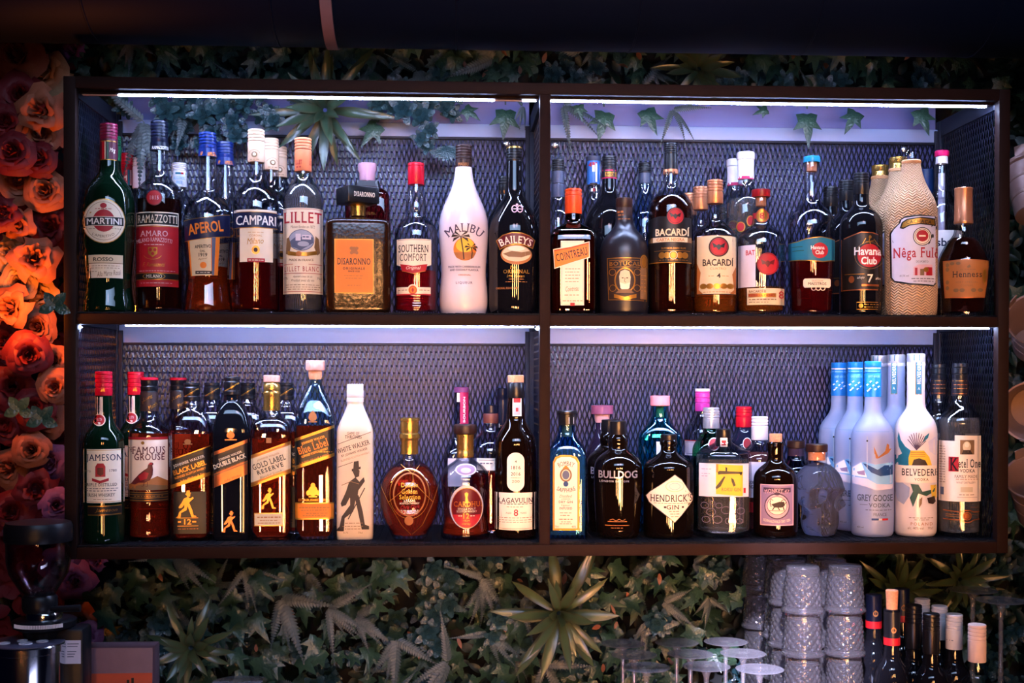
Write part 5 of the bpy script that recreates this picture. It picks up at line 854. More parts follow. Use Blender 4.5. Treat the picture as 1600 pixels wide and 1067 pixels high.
b.dec('front_label', [p('X', (1469, 784), (1469, 689), (1493, 689), (1493, 680), (1532, 681), (1532, 784)), p('E', (1501, 687.5), (1522, 687.5), (1522, 710), (1501, 710)), e(1511, 698, 6, 8.5, 'B'), p('H', (1503, 710), (1506, 703), (1516, 703), (1520, 710)), e(1511, 695, 3.4, 4, 'X'), r(1484, 714, 1499, 737, 'R'), t('K', 1492.5, 725.5, 13, 20, 'K', 's'), t('etel One', 1515, 724, 33, 14, 'K', 'sn'), t('VODKA', 1512, 735.5, 23, 5.6, 'K', 's'), t('FAMILY MADE', 1510, 744.5, 34, 4.6, 'E', 's'), dash(1495, 1528, 749, 'A', .9), t('NOLET DISTILLERY', 1510, 754, 28, 3, 'E', ''), r(1502, 761, 1520, 769, 'B'), dash(1500, 1524, 773, 'E', .9), l('E', .5, (1497, 777), (1527, 777)), [dash(1470, 1479, y, 'E', .8) for y in range(698, 757, 4)], r(1472, 762, 1477, 774, 'Q')])
b.dec('strip_label', [l('Gc', 1.6, (1476, 798), (1502, 800), (1508, 797.5), (1516, 797.5), (1522, 800), (1530, 800)), l('Gc', 1.6, (1476, 812), (1502, 812.5), (1508, 816), (1516, 816), (1522, 812.5), (1530, 811.5)), l('A', .8, (1480, 804), (1503, 805)), l('A', .8, (1480, 807), (1503, 808)), e(1512, 806.5, 6.6, 6.8, 'Gc'), ring(1512, 806.5, 4.4, 4.6, .8, 'H')])
b.copy('second clear portrait-label vodka bottle, behind and left of the front one', 1467, YM)
# behind, lower right
b = Bottle('gin_bottle', 'turquoise gin bottle with pink wooden stopper, behind the black diamond-label bottle', 1031.5, FL, YM)
b.glass([(634, 13.4, 0), (650, 14, 0), (658, 16, .1), (668, 24, .5), (677, 32, .9), (686, 34.6, 1), (832, 34.6, 1), (839, 34, 1)], tint('turquoise_glass', (.14, .72, .86)), sq=(.62, 6), hollow=2.4, seg=64)
b.part('stopper', [(618, 14.6), (619, 15.4), (633, 15.2), (634, 14)], paint('pinkstop', '#d9808a', .45, var=.2), label='pink wooden stopper'); b.part('cork', [(634, 6), (652, 6)], c_cork); b.dec('front_label', [r(1026, 690, 1052, 760, 'W')])
b = Bottle('gin_bottle', 'clear gin bottle with magenta cap, rear, above the green bottle', 1097.5, FL, YB)
b.glass([(641, 10.4), (650, 11), (658, 16), (666, 25), (674, 29), (832, 29), (838, 28)], CLEAR, hollow=2.2); b.cap(607.5, 642, 11.6, c_mag, 3, rib_to=.7).part('cap_rings', [(607, 10.6), (607.6, 11.8), (611, 11.8), (612, 11)], c_white); b.dec('cap_print', [r(1086, 636, 1109, 640, 'W')], b.last); b.dec('front_label', [r(1070, 689, 1094, 712, 'F'), r(1070, 688, 1094, 689.5, 'R'), box(1072, 691, 1092, 709, .8, 'Q')])
b = Bottle('gin_bottle', 'green gin bottle with silver cap and round red seal, behind the six-sided clear one', 1111.5, FL, YM)
b.glass([(668, 11.4), (674, 12.2), (681, 17), (688, 23), (696, 28), (706, 29.6), (832, 29.6), (838, 28.5)], tint('bright_green_glass', (.03, .32, .12))); b.cap(636.5, 669, 12.8, c_silver, 4, rib_to=.5); b.dec('red_seal', [e(1116, 694, 9, 10, 'W'), e(1116, 694, 7.6, 8.6, 'R')])
b = Bottle('gin_bottle', 'dark bottle with bright red cap, behind and left of the white cap', 1162.5, FL, YB)
b.glass([(666, 10.8), (674, 12), (682, 17), (690, 23), (700, 27), (832, 27), (838, 26)], mat('dark_blue_glass', (.01, .012, .03), .04, var=0, spec=.6)); b.cap(635, 667, 12.6, c_red, 3, rib_to=.5); b.dec('red_seal', [e(1168, 693, 7, 9, 'W'), e(1168, 693, 6, 8, 'R')])
b = Bottle('gin_bottle', 'clear bottle of pinkish gin with white cap, left behind the small brown corked bottle', 1187.5, FL, YM)
b.glass([(685, 12), (692, 13), (698, 18), (704, 25), (711, 31), (720, 33), (832, 33), (838, 32)], CLEAR, hollow=2.2, fill=705, liq=tint('pink_liquid', (.75, .25, .22), ior=1.34)); b.cap(650.5, 687, 13, c_white, 3, rib_to=.4); b.dec('front_label', [r(1166, 722, 1200, 778, 'F'), t('FLOR', 1174, 754, 12, 5, 'N', 'b'), t('RANGPUR', 1176, 761, 18, 6, 'N', 'b'), r(1166, 785, 1200, 801, 'R')])
b = Bottle('gin_bottle', 'bottle with dark wooden stopper over pink cork, behind left of the glass skull', 1244.5, FL, .205)
b.glass([(700, 13), (716, 13.6), (722, 18), (732, 26), (744, 27.5), (832, 27.5), (838, 26.5)], tint('smoky_glass', (.10, .10, .16))); b.part('stopper', [(688.5, 13), (689.5, 14), (699, 14), (700, 13)], c_brown).part('cork', [(700, 12.6), (712, 12.2)], mat('pink_cork', '#d09a9a', .5))
for o_ in list(col.objects):
    if o_.name.startswith('square_whisky_bottle') and o_.type == 'EMPTY': o_.rotation_euler.z *= .45
# final spacing, so that no two bottles touch
for n_, q_ in {'bitter_bottle': (0.1385, 0.079), 'bitter_bottle.001': (0.3038, 0.0764), 'bitter_bottle.002': (0.3174, 0.155), 'bitter_bottle.003': (0.3219, 0.2347), 'bottle.003': (0.9073, 0.2414), 'cachaca_bottle': (1.4492, 0.0603), 'coconut_liqueur_bottle': (0.6611, 0.078), 'cognac_bottle': (1.538, 0.047), 'cream_liqueur_bottle': (0.7493, 0.078), 'fruit_liqueur_bottle': (0.9275, 0.168), 'gin_bottle.004': (0.9242, 0.2405), 'gin_bottle.009': (1.1149, 0.2391), 'rum_bottle': (0.9422, 0.0760), 'rum_bottle.001': (1.0249, 0.0789), 'rum_bottle.002': (1.1036, 0.0777), 'rum_bottle.003': (1.0943, 0.1569), 'rum_bottle.004': (1.0885, 0.2362), 'rum_bottle.005': (1.1854, 0.078), 'rum_bottle.008': (1.3652, 0.1608), 'rum_bottle.009': (1.3594, 0.2374), 'rum_bottle.011': (1.1756, 0.2379), 'rum_bottle.012': (1.5448, 0.163), 'vermouth_bottle': (0.0603, 0.052), 'vermouth_bottle.001': (0.0482, 0.1257), 'vodka_bottle': (0.8335, 0.163), 'vodka_bottle.003': (1.3832, 0.1612), 'vodka_bottle.004': (1.3765, 0.2373), 'vodka_bottle.006': (1.458, 0.1548), 'vodka_bottle.007': (1.4551, 0.2375), 'whiskey_bottle': (0.0521, 0.047), 'whisky_bottle.001': (0.1362, 0.2386)}.items():
    bpy.data.objects[n_].location.x, bpy.data.objects[n_].location.y = q_
# ================================================================== glassware and wine bottles on the counter
GLASS2 = mat('crystal', '#f2effb', .0, trans=.978, ior=1.5); THINC = thin('stemware', edge=(.6, .6, .7), ior=1.45, painted_sheen=.055)
tp = S(1255, 950, 0)*73.0
def tumbler_mesh():
    seg = 168; h = tp-.0004; mb = MB()
    def rows(): 
        out = [(.0338, 0), (.0352, .0012), (.0355, .004), (.0348, .0065), (.0328, .0082), (.0322, .011)]
        for k in range(45): z = .012+.050*k/44; out.append((.0322-.0034*k/44, z))
        out += [(.0286, .0655), (.0282, h-.004), (.0274, h-.0012), (.0255, h)]
        return out
    v = []; f = []; R = rows()
    for k, (r_, z) in enumerate(R):
        for i in range(seg):
            a = 2*pi*i/seg; d = 0
            if .012 < z < .062:
                u = a/(2*pi)*28; w = (z-.012)/.0072
                d = .0021*abs(sin(pi*(u+w)*.5))*abs(sin(pi*(u-w)*.5))-.0006
            v.append(((r_+d)*cos(a), (r_+d)*sin(a), z))
    inn = [(.0316, .0), (.0300, .008), (.0285, .03), (.0262, .058), (.024, .0625), (.012, .064)]
    n0 = len(R); 
    for r_, z in inn:
        for i in range(seg): a = 2*pi*i/seg; v.append((r_*cos(a), r_*sin(a), z))
    for k in range(n0-1):
        for i in range(seg): j = (i+1) % seg; f.append((k*seg+i, k*seg+j, (k+1)*seg+j, (k+1)*seg+i))
    f.append(tuple(range((n0-1)*seg, n0*seg)))
    for k in range(n0, n0+len(inn)-1):
        for i in range(seg): j = (i+1) % seg; f.append((k*seg+j, k*seg+i, (k+1)*seg+i, (k+1)*seg+j))
    f.append(tuple(reversed(range((n0+len(inn)-1)*seg, (n0+len(inn))*seg))))
    for i in range(seg): j = (i+1) % seg; f.append((i, n0*seg+i, n0*seg+j, j))
    return v, f
v, f = tumbler_mesh(); first = None
ztop = P(1255, 888, .0).z
lev = ['topmost', 'second from top', 'third from top', 'fourth from top', 'lowest']
STK = [(1254, .0, 'front left'), (1320, .002, 'front right'), (1232, .075, 'second-row left'), (1296.5, .078, 'second-row right'), (1222, .15, 'third-row left'), (1283, .153, 'third-row right'), (1187.5, .245, 'rearmost left'), (1250.5, .245, 'rearmost right')]
nl = int(round((ztop-ZC)/tp)); zb = ZC
for px, Y, nm in STK:
    for k in range(nl):
        q = P(px, 950, Y)
        if first is None: o = first = mk('tumbler', v, f, GLASS2, sharp=.9)
        else: o = first.copy(); col.objects.link(o)
        o.location = (q.x, Y, zb+k*(ztop-ZC)/nl); o.rotation_euler = (0, 0, rnd.uniform(0, 6))
        tag(o, 'diamond-cut glass tumbler turned upside down, %s in the %s stack' % (lev[nl-1-k] if nl-1-k < 5 else 'lowest', nm), 'glass', 'stacked cut-glass tumblers')
def stem_mesh(rb, hh, rbowl, hb):
    # upside down: mouth on the counter, foot on top
    mb = MB(); out = [(rbowl*.93, 0), (rbowl*.98, hb*.2), (rbowl, hb*.45), (rbowl*.85, hb*.75), (rbowl*.45, hb*.95), (.007, hb*1.06), (.004, hb*1.2), (.0038, hh-.03), (.0055, hh-.014), (.012, hh-.0065), (rb*.55, hh-.0035), (rb*.93, hh-.0022), (rb, hh-.0014), (rb*.995, hh-.0004), (rb*.9, hh-.0002), (rb*.32, hh-.0008), (.006, hh-.0026)]
    inn = [(rbowl*.93-.0012, 0), (rbowl*.98-.0012, hb*.2), (rbowl-.0012, hb*.45), (rbowl*.85-.0013, hb*.74), (rbowl*.42, hb*.92), (.004, hb*.97)]
    mb.lathe(chaikin(out, 2), 56); n = len(mb.v); mb.lathe(chaikin(inn, 2), 56)
    return mb
pr = [(973.5, 998.5, .195), (1057.5, 1000, .198), (1134, 1000, .2), (991, 1020, .098), (1078.7, 1022, .1), (1161, 1021, .1), (1010, 1041.5, .0), (1103.7, 1043, .002), (1187, 1040.5, -.022)]
names = ['rear left', 'rear middle', 'rear right', 'middle-row left', 'middle of the nine', 'middle-row right', 'front left', 'front middle', 'front right']
hh = P(1010, 1041.5, 0).z-ZC; st0 = None
for (px, py, Y), nm in zip(pr, names):
    q = P(px, py, Y)
    if st0 is None: o = st0 = stem_mesh(.0408, hh, .041, .085).build('stem_glass', THINC, sharp=1.2)
    else: o = st0.copy(); col.objects.link(o)
    o.location = (q.x, Y, ZC); tag(o, 'stemmed glass standing upside down below the shelf, foot uppermost, %s of the nine' % nm if nm != 'middle of the nine' else 'stemmed glass standing upside down below the shelf, the centre one of the nine', 'glass', 'upside-down stem glasses')
q = P(371, 1064, -.02); o = st0.copy(); col.objects.link(o); o.location = (q.x, -.02, ZC); tag(o, 'lone stemmed glass upside down at the bottom edge, right of the spiky plant', 'glass')
o.scale = (1, 1, (q.z-ZC)/hh)
w0 = None
for px, py, Y, lb in ((1520, 921, .17, 'tall wine glass upside down right of the wine bottles, the left one of two'), (1564, 937, .075, 'tall wine glass upside down at the right edge, nearer one of two')):
    q = P(px, py, Y); h2 = q.z-ZC
    o = stem_mesh(.0445, h2, .046, .13).build('wine_glass', THINC, sharp=1.2); o.location = (q.x, Y, ZC); tag(o, lb, 'glass', 'tall wine glasses')
c_wred = paint('wred', '#b0141c', .4)
def wine(label, cx, Y, top, neck_w, capsule, capm, band=None, cork=False, sh=None, screw=False, glass=BLACKG):
    b = Bottle('wine_bottle', label, cx, ZC, Y); y1 = capsule; nw = neck_w
    s = sh if sh else y1+22
    b.glass([(y1-2, nw-1), (y1+8, nw-.6), (s, nw+1), (s+9, nw+9), (s+20, 25.5), (s+33, 28.2), (s+50, 28.8), (1200, 28.8), (1225, 28)], glass)
    if cork: b.part('cork', [(cork, 9), (cork+1, 9.8), (top-1, 8.4)], c_cork); b.part('glass_lip', [(top-2, nw-.5), (top, nw+.3), (top+5, nw)], BLACKG)
    if screw: b.cap(top, y1, nw, capm, 4, rib_to=.42)
    else: b.part('capsule', [(top, nw-.6), (top+1, nw+.2), (y1, nw)], capm)
    if band: b.part('capsule_band', [(band[0], nw+.25), (band[1], nw+.25)], c_wred, label='red capsule band'); b.dec('capsule_crest', [e(cx+3, band[0]-10, 4, 4.6, 'A'), l('A', .8, (cx+3, band[0]-16), (cx+3, band[0]-6))], b.last if False else b.loft([(top, nw+.2), (y1, nw+.2)]))
    return b
wine('wine bottle with dark blue capsule and red band, left of the corked bottle', 1367, .06, 928.5, 12.3, 981, c_navy, (969, 980))
wine('open wine bottle with a cork standing in its neck', 1395.5, -.05, 953, 12.6, 1007, c_black, (995, 1006.5), cork=921.5)
wine('wine bottle with dark capsule and red band, behind the corked bottle', 1411, .113, 919, 11.5, 971, c_navy, (960, 970))
wine('wine bottle with black screw cap, between the corked bottle and the white caps', 1429.5, .009, 944.5, 12.8, 1012, c_black, screw=True)
wine('wine bottle with black screw cap, shorter and nearest to the middle of the wine group', 1457, -.056, 958, 13, 1020, c_black, screw=True)
wine('wine bottle with white screw cap, leftmost and rearmost of the white caps', 1443, .18, 935, 11.8, 985, c_white, screw=True)
wine('wine bottle with white screw cap, second of the white caps from the left', 1470, .069, 946, 12.4, 998, c_white, screw=True)
b = wine('wine bottle with white printed screw cap, third of the white caps from the left', 1493, .0, 959, 13.2, 1013, c_white, screw=True); b.dec('cap_print', [dash(1482, 1492, 1001, 'Q', 1.4)], b.last)
wine('clear wine bottle with pinkish white screw cap, rightmost of the wine bottles', 1529, -.071, 975, 14, 1033, paint('blush', '#d9b9ac', .4), screw=True, glass=CLEAR)

# ================================================================== coffee grinder, box, pipe and pots
CHROME = mat('chrome', '#d0d0d4', .12, metal=1, var=.03); BLKP = mat('black_plastic', (.005, .005, .007), .35, spec=.25)
gY = -.085; s_ = S(55, 950, gY); g = empty('coffee_grinder', (P(42, 1000, gY).x, gY, ZC)); tag(g, 'chrome and black coffee grinder with clear bean hopper, at lower left corner', 'coffee grinder')
def gz(y): return P(42, y, gY).z-ZC
MB().lathe([(55*s_, .0), (57*s_, .004), (57*s_, gz(1016)), (58.5*s_, gz(1015)), (58.5*s_, gz(1005)), (57*s_, gz(1003))], 64).build('body', CHROME, g, sharp=.5, label=None) if False else MB().lathe([(55*s_, .0), (57*s_, .004), (57*s_, gz(1016)), (58.5*s_, gz(1015)), (58.5*s_, gz(1005)), (57*s_, gz(1003))], 64).build('body', CHROME, g, sharp=.5)
MB().lathe([(57*s_, gz(1003)), (57*s_, gz(1001.5)), (54*s_, gz(1001))], 64).build('control_panel', mat('slate_panel', '#3a3848', .35), g)
for dx, dy, rr in ((-28, -20, 9), (6, -24, 10), (26, -8, 9), (-6, -2, 8), (30, 16, 6), (-2, 20, 7)):
    MB().lathe([(rr*s_*.55, 0), (rr*s_*.6, .0015), (rr*s_, .0015), (rr*s_, 0)], 28, org=(dx*s_, dy*s_, gz(1001))).build('button', mat('button_ring', '#cfc8d4', .4), g)
mb = MB()
for k in range(7): mb.box((2+k*5)*s_, 5*s_, gz(1001), (5+k*5)*s_, (8+(k % 3))*s_, gz(1001)+.0008)
mb.build('display', mat('red_led', (1, .02, .04), emit=2.5), g)
MB().box(30*s_, 10*s_, 0, 84*s_, 60*s_, gz(985), .006).build('rear_housing', BLKP, g)
ox = .018
MB().lathe([(30*s_, gz(1001)), (34*s_, gz(990)), (47*s_, gz(984)), (49*s_, gz(978)), (49*s_, gz(974)), (46*s_, gz(972)), (27*s_, gz(971))], 56, org=(ox, .03, 0)).build('adjusting_ring', BLKP, g)
mb = MB()
for k in range(34):
    a = -pi*.75+k*.05; c, sn = cos(a), sin(a); mb.box(ox+49*s_*c-.0008, .03+49*s_*sn-.0008, gz(980), ox+49*s_*c+.0008, .03+49*s_*sn+.0008, gz(974))
mb.build('scale_marks', mat('scale_white', '#d8d4dc', .4), g)
MB().lathe([(27*s_, gz(982)), (27.5*s_, gz(964)), (26*s_, gz(961))], 48, org=(ox, .03, 0)).build('collar', CHROME, g)
MB().lathe([(25*s_, gz(961)), (27*s_, gz(955)), (27*s_, gz(938)), (24*s_, gz(934))], 40, org=(ox*.6, .03, 0)).build('hopper_neck', BLKP, g)
MB().tube([(ox+20*s_, .0, gz(952)), (ox+62*s_, -.005, gz(950)), (ox+66*s_, -.005, gz(950))], [.0045, .006, .006], 10).build('gate_lever', BLKP, g)
hp = [(24, 936), (30, 925), (45, 900), (49, 880), (49.5, 848)]
MB().lathe([(a*s_, gz(y)) for a, y in hp]+[(a*s_-.0022, gz(y)+(.004 if y > 930 else 0)) for a, y in hp[::-1]], 56, org=(ox*.5, .03, 0)).build('hopper', tint('smoky_plastic', (.62, .55, .55)), g)
MB().lathe([(51*s_, gz(849)), (52*s_, gz(845)), (52*s_, gz(826)), (49*s_, gz(819)), (20*s_, gz(815))], 56, org=(ox*.5, .03, 0)).build('hopper_lid', BLKP, g)
mb = MB(); mb.box(56*s_, 9.6*s_, gz(1040), 80*s_, 9.9*s_, gz(1003)); mb.build('sticker', mat('sticker', '#b9bed6', .5), g)
mb = MB()
for k, y in enumerate((1008, 1012, 1020, 1024, 1028)): mb.box(59*s_, 9.4*s_, gz(y+1.4), (77-k*2)*s_, 9.6*s_, gz(y))
mb.build('sticker_print', ink('Q'), g)
by = .0; q = P(184, 1012, by); sb = S(184, 1012, by); bx = empty('carton', (q.x, by, ZC)); tag(bx, 'mauve and orange carton at the bottom edge, between grinder and spiky plant', 'box')
hz = q.z-ZC; MB().box(-54*sb, 0, 0, 54*sb, .05, hz, .002).build('body', mat('mauve_card', '#6f5560', .6), bx)
MB().box(-53*sb, -.0006, 0, 53*sb, -.0001, hz-40*sb).build('orange_panel', mat('orange_card', '#b4462a', .55), bx)
mb = MB(); mb.box(14*sb, -.0012, hz-62*sb, 18*sb, -.0007, hz-50*sb); mb.box(21*sb, -.0012, hz-62*sb, 25*sb, -.0007, hz-47*sb); mb.box(8*sb, -.0012, hz-66*sb, 30*sb, -.0007, hz-58*sb); mb.build('print', ink('K'), bx)

dY, dr = .03, .15; zc = P(800, 62, dY-.05).z+dr*1.0
dm = mat('black_duct', (.002, .004, .012), .55, metal=0, spec=.15, var=.3, nscale=6)
du = empty('ventilation_duct', (.65, dY, zc)); tag(du, 'wide black round duct running along the top above the shelf', 'duct')
mb = MB(); rr = []
L_ = 2.4
for k in range(9): z = -L_/2+L_*k/8; rr += [(dr, z), (dr, z+L_/8-.004), (dr+.0012, z+L_/8-.003), (dr+.0012, z+L_/8-.001)]
mb.lathe(rr, 72, axis=(1, 0, 0)); mb.build('pipe', dm, du, sharp=.6)
xs_ = P(507, 40, dY-dr*.8).x-.65; MB().lathe([(dr+.0015, -.010), (dr+.004, -.009), (dr+.004, .009), (dr+.0015, .010)], 72, org=(xs_, 0, 0), axis=(1, 0, 0), close=False).build('strap', mat('strap_brown', '#8a6260', .45), du)

tin = mat('copper_tin', '#7c625a', .45, metal=.3, var=.12, nscale=30)
def pot(px, py, Y, ax, lab, R=.052, h=.10, spin=0):
    q = P(px, py, Y); o = empty('tin_pot', q); tag(o, lab, 'pot', 'tin pots on the wall')
    o.rotation_euler = Vector(ax).to_track_quat('Z', 'Y').to_euler()
    rows = [(R*.66, -h/2), (R*.70, -h/2+.001), (R*.76, -h*.2), (R*.785, -h*.19), (R*.79, -h*.15), (R*.775, -h*.14), (R*.84, h*.12), (R*.865, h*.13), (R*.87, h*.17), (R*.855, h*.18), (R*.93, h/2-.008), (R*1.0, h/2-.006), (R*1.04, h/2-.002), (R*1.03, h/2), (R*.97, h/2-.001), (R*.90, h/2-.008), (R*.80, h*.1), (R*.68, -h/2+.004), (R*.3, -h/2+.005)]
    MB().lathe(rows, 48).build('body', tin, o, sharp=.5)
    a = spin; mb = MB(); c, s = cos(a), sin(a)
    mb.box(-.009, -.0012, 0, .009, .0012, .026, .001); mb2 = MB(); mb2.add([(R*1.0*c - y*c - x*s, R*1.0*s - y*s + x*c, h/2-.006+z) for x, y, z in mb.v], mb.f); mb2.build('ear', tin, o)
    return o
pot(1617, 300, .06, (.12, .45, .9), 'tin pot with its base turned down, top right of the shelf', spin=1)
pot(1619, 520, .06, (-.30, -.80, .42), 'tin pot right of the middle bar, mouth facing out', spin=2.5)
pot(1612, 640, .08, (-.42, -.9, -.05), 'shallow-lying tin pot right of the lower bay, mouth to the front', spin=4.5)
pot(1624, 775, .04, (-.32, -.55, .75), 'tin pot with upright ear, lowest at right of the shelf', spin=2.2, R=.055)

# ================================================================== plants
def leafmat(k, c1, c2, edge=None, rough=.38, veins=0):
    m = bpy.data.materials.new(k); m.use_nodes = True; nt = m.node_tree; b = nt.nodes['Principled BSDF']; N = nt.nodes.new; Lk = nt.links.new
    tc = N('ShaderNodeTexCoord'); n = N('ShaderNodeTexNoise'); n.inputs['Scale'].default_value = 28; Lk(tc.outputs['Object'], n.inputs['Vector'])
    oi = N('ShaderNodeObjectInfo'); ad = N('ShaderNodeMath'); ad.operation = 'MULTIPLY_ADD'; ad.inputs[1].default_value = .45; Lk(oi.outputs['Random'], ad.inputs[0])
    mr = N('ShaderNodeMapRange'); mr.inputs[1].default_value = .3; mr.inputs[2].default_value = .7; mr.inputs[3].default_value = 0; mr.inputs[4].default_value = .6; Lk(n.outputs['Fac'], mr.inputs[0]); Lk(mr.outputs[0], ad.inputs[2])
    mx = N('ShaderNodeMix'); mx.data_type = 'RGBA'; mx.inputs[6].default_value = lin(c1); mx.inputs[7].default_value = lin(c2); Lk(ad.outputs[0], mx.inputs[0]); out = mx.outputs[2]
    uv = N('ShaderNodeUVMap'); sp = N('ShaderNodeSeparateXYZ'); Lk(uv.outputs[0], sp.inputs[0])
    if edge:
        a = N('ShaderNodeMath'); a.operation = 'SUBTRACT'; a.inputs[1].default_value = .5; Lk(sp.outputs[0], a.inputs[0])
        a2 = N('ShaderNodeMath'); a2.operation = 'ABSOLUTE'; Lk(a.outputs[0], a2.inputs[0])
        r2 = N('ShaderNodeMapRange'); r2.inputs[1].default_value = .22; r2.inputs[2].default_value = .5; Lk(a2.outputs[0], r2.inputs[0])
        m2 = N('ShaderNodeMix'); m2.data_type = 'RGBA'; m2.inputs[7].default_value = lin(edge); Lk(r2.outputs[0], m2.inputs[0]); Lk(out, m2.inputs[6]); out = m2.outputs[2]
    if veins:
        w = N('ShaderNodeTexVoronoi'); w.feature = 'DISTANCE_TO_EDGE'; w.inputs['Scale'].default_value = veins; Lk(tc.outputs['Object'], w.inputs['Vector'])
        bp = N('ShaderNodeBump'); bp.inputs['Strength'].default_value = .6; bp.inputs['Distance'].default_value = .002; Lk(w.outputs['Distance'], bp.inputs['Height']); Lk(bp.outputs[0], b.inputs['Normal'])
    Lk(out, b.inputs['Base Color']); b.inputs['Roughness'].default_value = rough; b.inputs['Specular IOR Level'].default_value = .5
    return m
M_ivy = leafmat('ivy_leaf', '#12302c', '#34503c', rough=.36, veins=130); M_fern = leafmat('fern_leaf', '#263a3c', '#454f50', rough=.45); M_suc = leafmat('succulent_leaf', '#12303a', '#2a4446', rough=.32, veins=200)
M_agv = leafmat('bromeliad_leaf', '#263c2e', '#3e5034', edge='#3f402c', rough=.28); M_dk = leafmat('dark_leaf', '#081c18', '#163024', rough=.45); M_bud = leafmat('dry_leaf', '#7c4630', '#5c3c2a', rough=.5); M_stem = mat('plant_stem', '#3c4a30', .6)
class LB(MB):
    def __init__(s): super().__init__(); s.uv = []
    def leaf(s, base, t_, n_, L, Wd, droop=.2, fold=.25, prof=(0.25, .8, 1, .75, 0), seg=7, m=0, tw=0):
        t_ = Vector(t_).normalized(); n_ = Vector(n_); n_ = (n_-t_*n_.dot(t_)).normalized(); bb = t_.cross(n_); base = Vector(base); v = []; f = []
        for k in range(seg+1):
            q = k/seg; x = q*(len(prof)-1); i = min(int(x), len(prof)-2); w = (prof[i]+(prof[i+1]-prof[i])*(x-i))*Wd/2
            c = base+t_*(L*q*(1-.25*droop*q))-n_*(droop*L*q*q)
            for u in (-1, 0, 1): v.append(c+bb*(w*u)+n_*(fold*w*abs(u))); s.uv.append(((u+1)/2, q))
        for k in range(seg):
            for u in range(2): a = k*3+u; f.append((a, a+1, a+4, a+3))
        return s.add(v, f, m)
    def ivy(s, c, ang, sc, tilt, m=0, R=rnd):
        # five-lobed leaf lying mostly in x-z, facing -y
        out = [(-90, 1.38), (-72, .74), (-58, .52), (-34, .98), (-12, .52), (24, .66), (58, .40), (90, .26), (122, .40), (156, .66), (192, .52), (214, .98), (238, .52), (252, .74)]
        M = Matrix.Rotation(tilt[1], 3, 'Z') @ Matrix.Rotation(tilt[0], 3, 'X') @ Matrix.Rotation(ang, 3, 'Y'); v = [Vector((0, -.10, 0))]; uv = [(.5, .5)]
        for a, rr in out:
            a = math.radians(a); rr *= R.uniform(.92, 1.08); v.append(Vector((rr*cos(a)*.9, .10*rr*rr+(.03 if rr < .6 else 0), rr*sin(a)))); uv.append((.5+.5*cos(a)*rr, .5+.5*sin(a)*rr))
        n = len(out); v2 = [v[0]]; 
        mids = [v[0].lerp(q, .5)+Vector((0, -.03 if i % 2 == 0 else .035, 0)) for i, q in enumerate(v[1:])]
        allv = [v[0]]+mids+v[1:]; uu = [uv[0]]+[((uv[0][0]+q[0])/2, (uv[0][1]+q[1])/2) for q in uv[1:]]+uv[1:]
        f = []
        for i in range(n): j = (i+1) % n; f += [(0, 1+i, 1+j), (1+i, 1+n+i, 1+n+j, 1+j)]
        s.uv += uu
        return s.add([Vector(c)+(M @ q)*sc for q in allv], f, m)
    def fern(s, base, t_, n_, L, Wd, droop=.4, np_=17, m=0):
        t_ = Vector(t_).normalized(); n_ = Vector(n_); n_ = (n_-t_*n_.dot(t_)).normalized(); bb = t_.cross(n_); base = Vector(base); pts = []
        for k in range(np_+1):
            q = .06+.94*k/np_; c = base+t_*(L*q)-n_*(droop*L*q*q); tg = (t_-n_*(2*droop*q)).normalized(); pts.append(c); w = Wd*(sin(pi*min(1, .22+q*.72)))*.5*(1.02-q*.72); nn = (n_+tg*(2*droop*q)).normalized()
            for u in (-1, 1): s.leaf(c, bb*u*.93+tg*.45, nn, max(w, .002), L*.062, .25, .3, (.7, 1, .85, .5, 0), 3, m)
        n0 = len(s.v); s.tube([base]+pts, [L*.008]*(len(pts)+1), 4, m); s.uv += [(.5, .5)]*(len(s.v)-n0)
        return s
    def build(s, name, mats, parent=None, **k): k.setdefault('uv', s.uv); k.setdefault('sharp', 1.4); return super().build(name, mats, parent, **k)
R5 = random.Random(11)
def agave(n, L, Wd, seed, el=(.15, 1.25), sq=(1, 1), prof=(.45, .75, 1, .8, 0)):
    R = random.Random(seed); b = LB()
    for k in range(n):
        a = k*2.39996+R.uniform(-.45, .45); q = k/(n-1); e_ = el[1]+(el[0]-el[1])*q; e_ += R.uniform(-.22, .22); rad = Vector((cos(a), 0, sin(a)))
        d = rad*cos(e_)+Vector((0, -1, 0))*sin(e_); nrm = Vector((0, -1, 0))*cos(e_)-rad*sin(e_)
        b.leaf(rad*.004, d, nrm, L*(.62+.38*q)*R.uniform(.72, 1.12)*(sq[0]*abs(cos(a))+sq[1]*abs(sin(a)))/max(.75, abs(cos(a))+abs(sin(a))), Wd*R.uniform(.75, 1.1), R.uniform(.1, .55), .36, prof, 9)
    return b
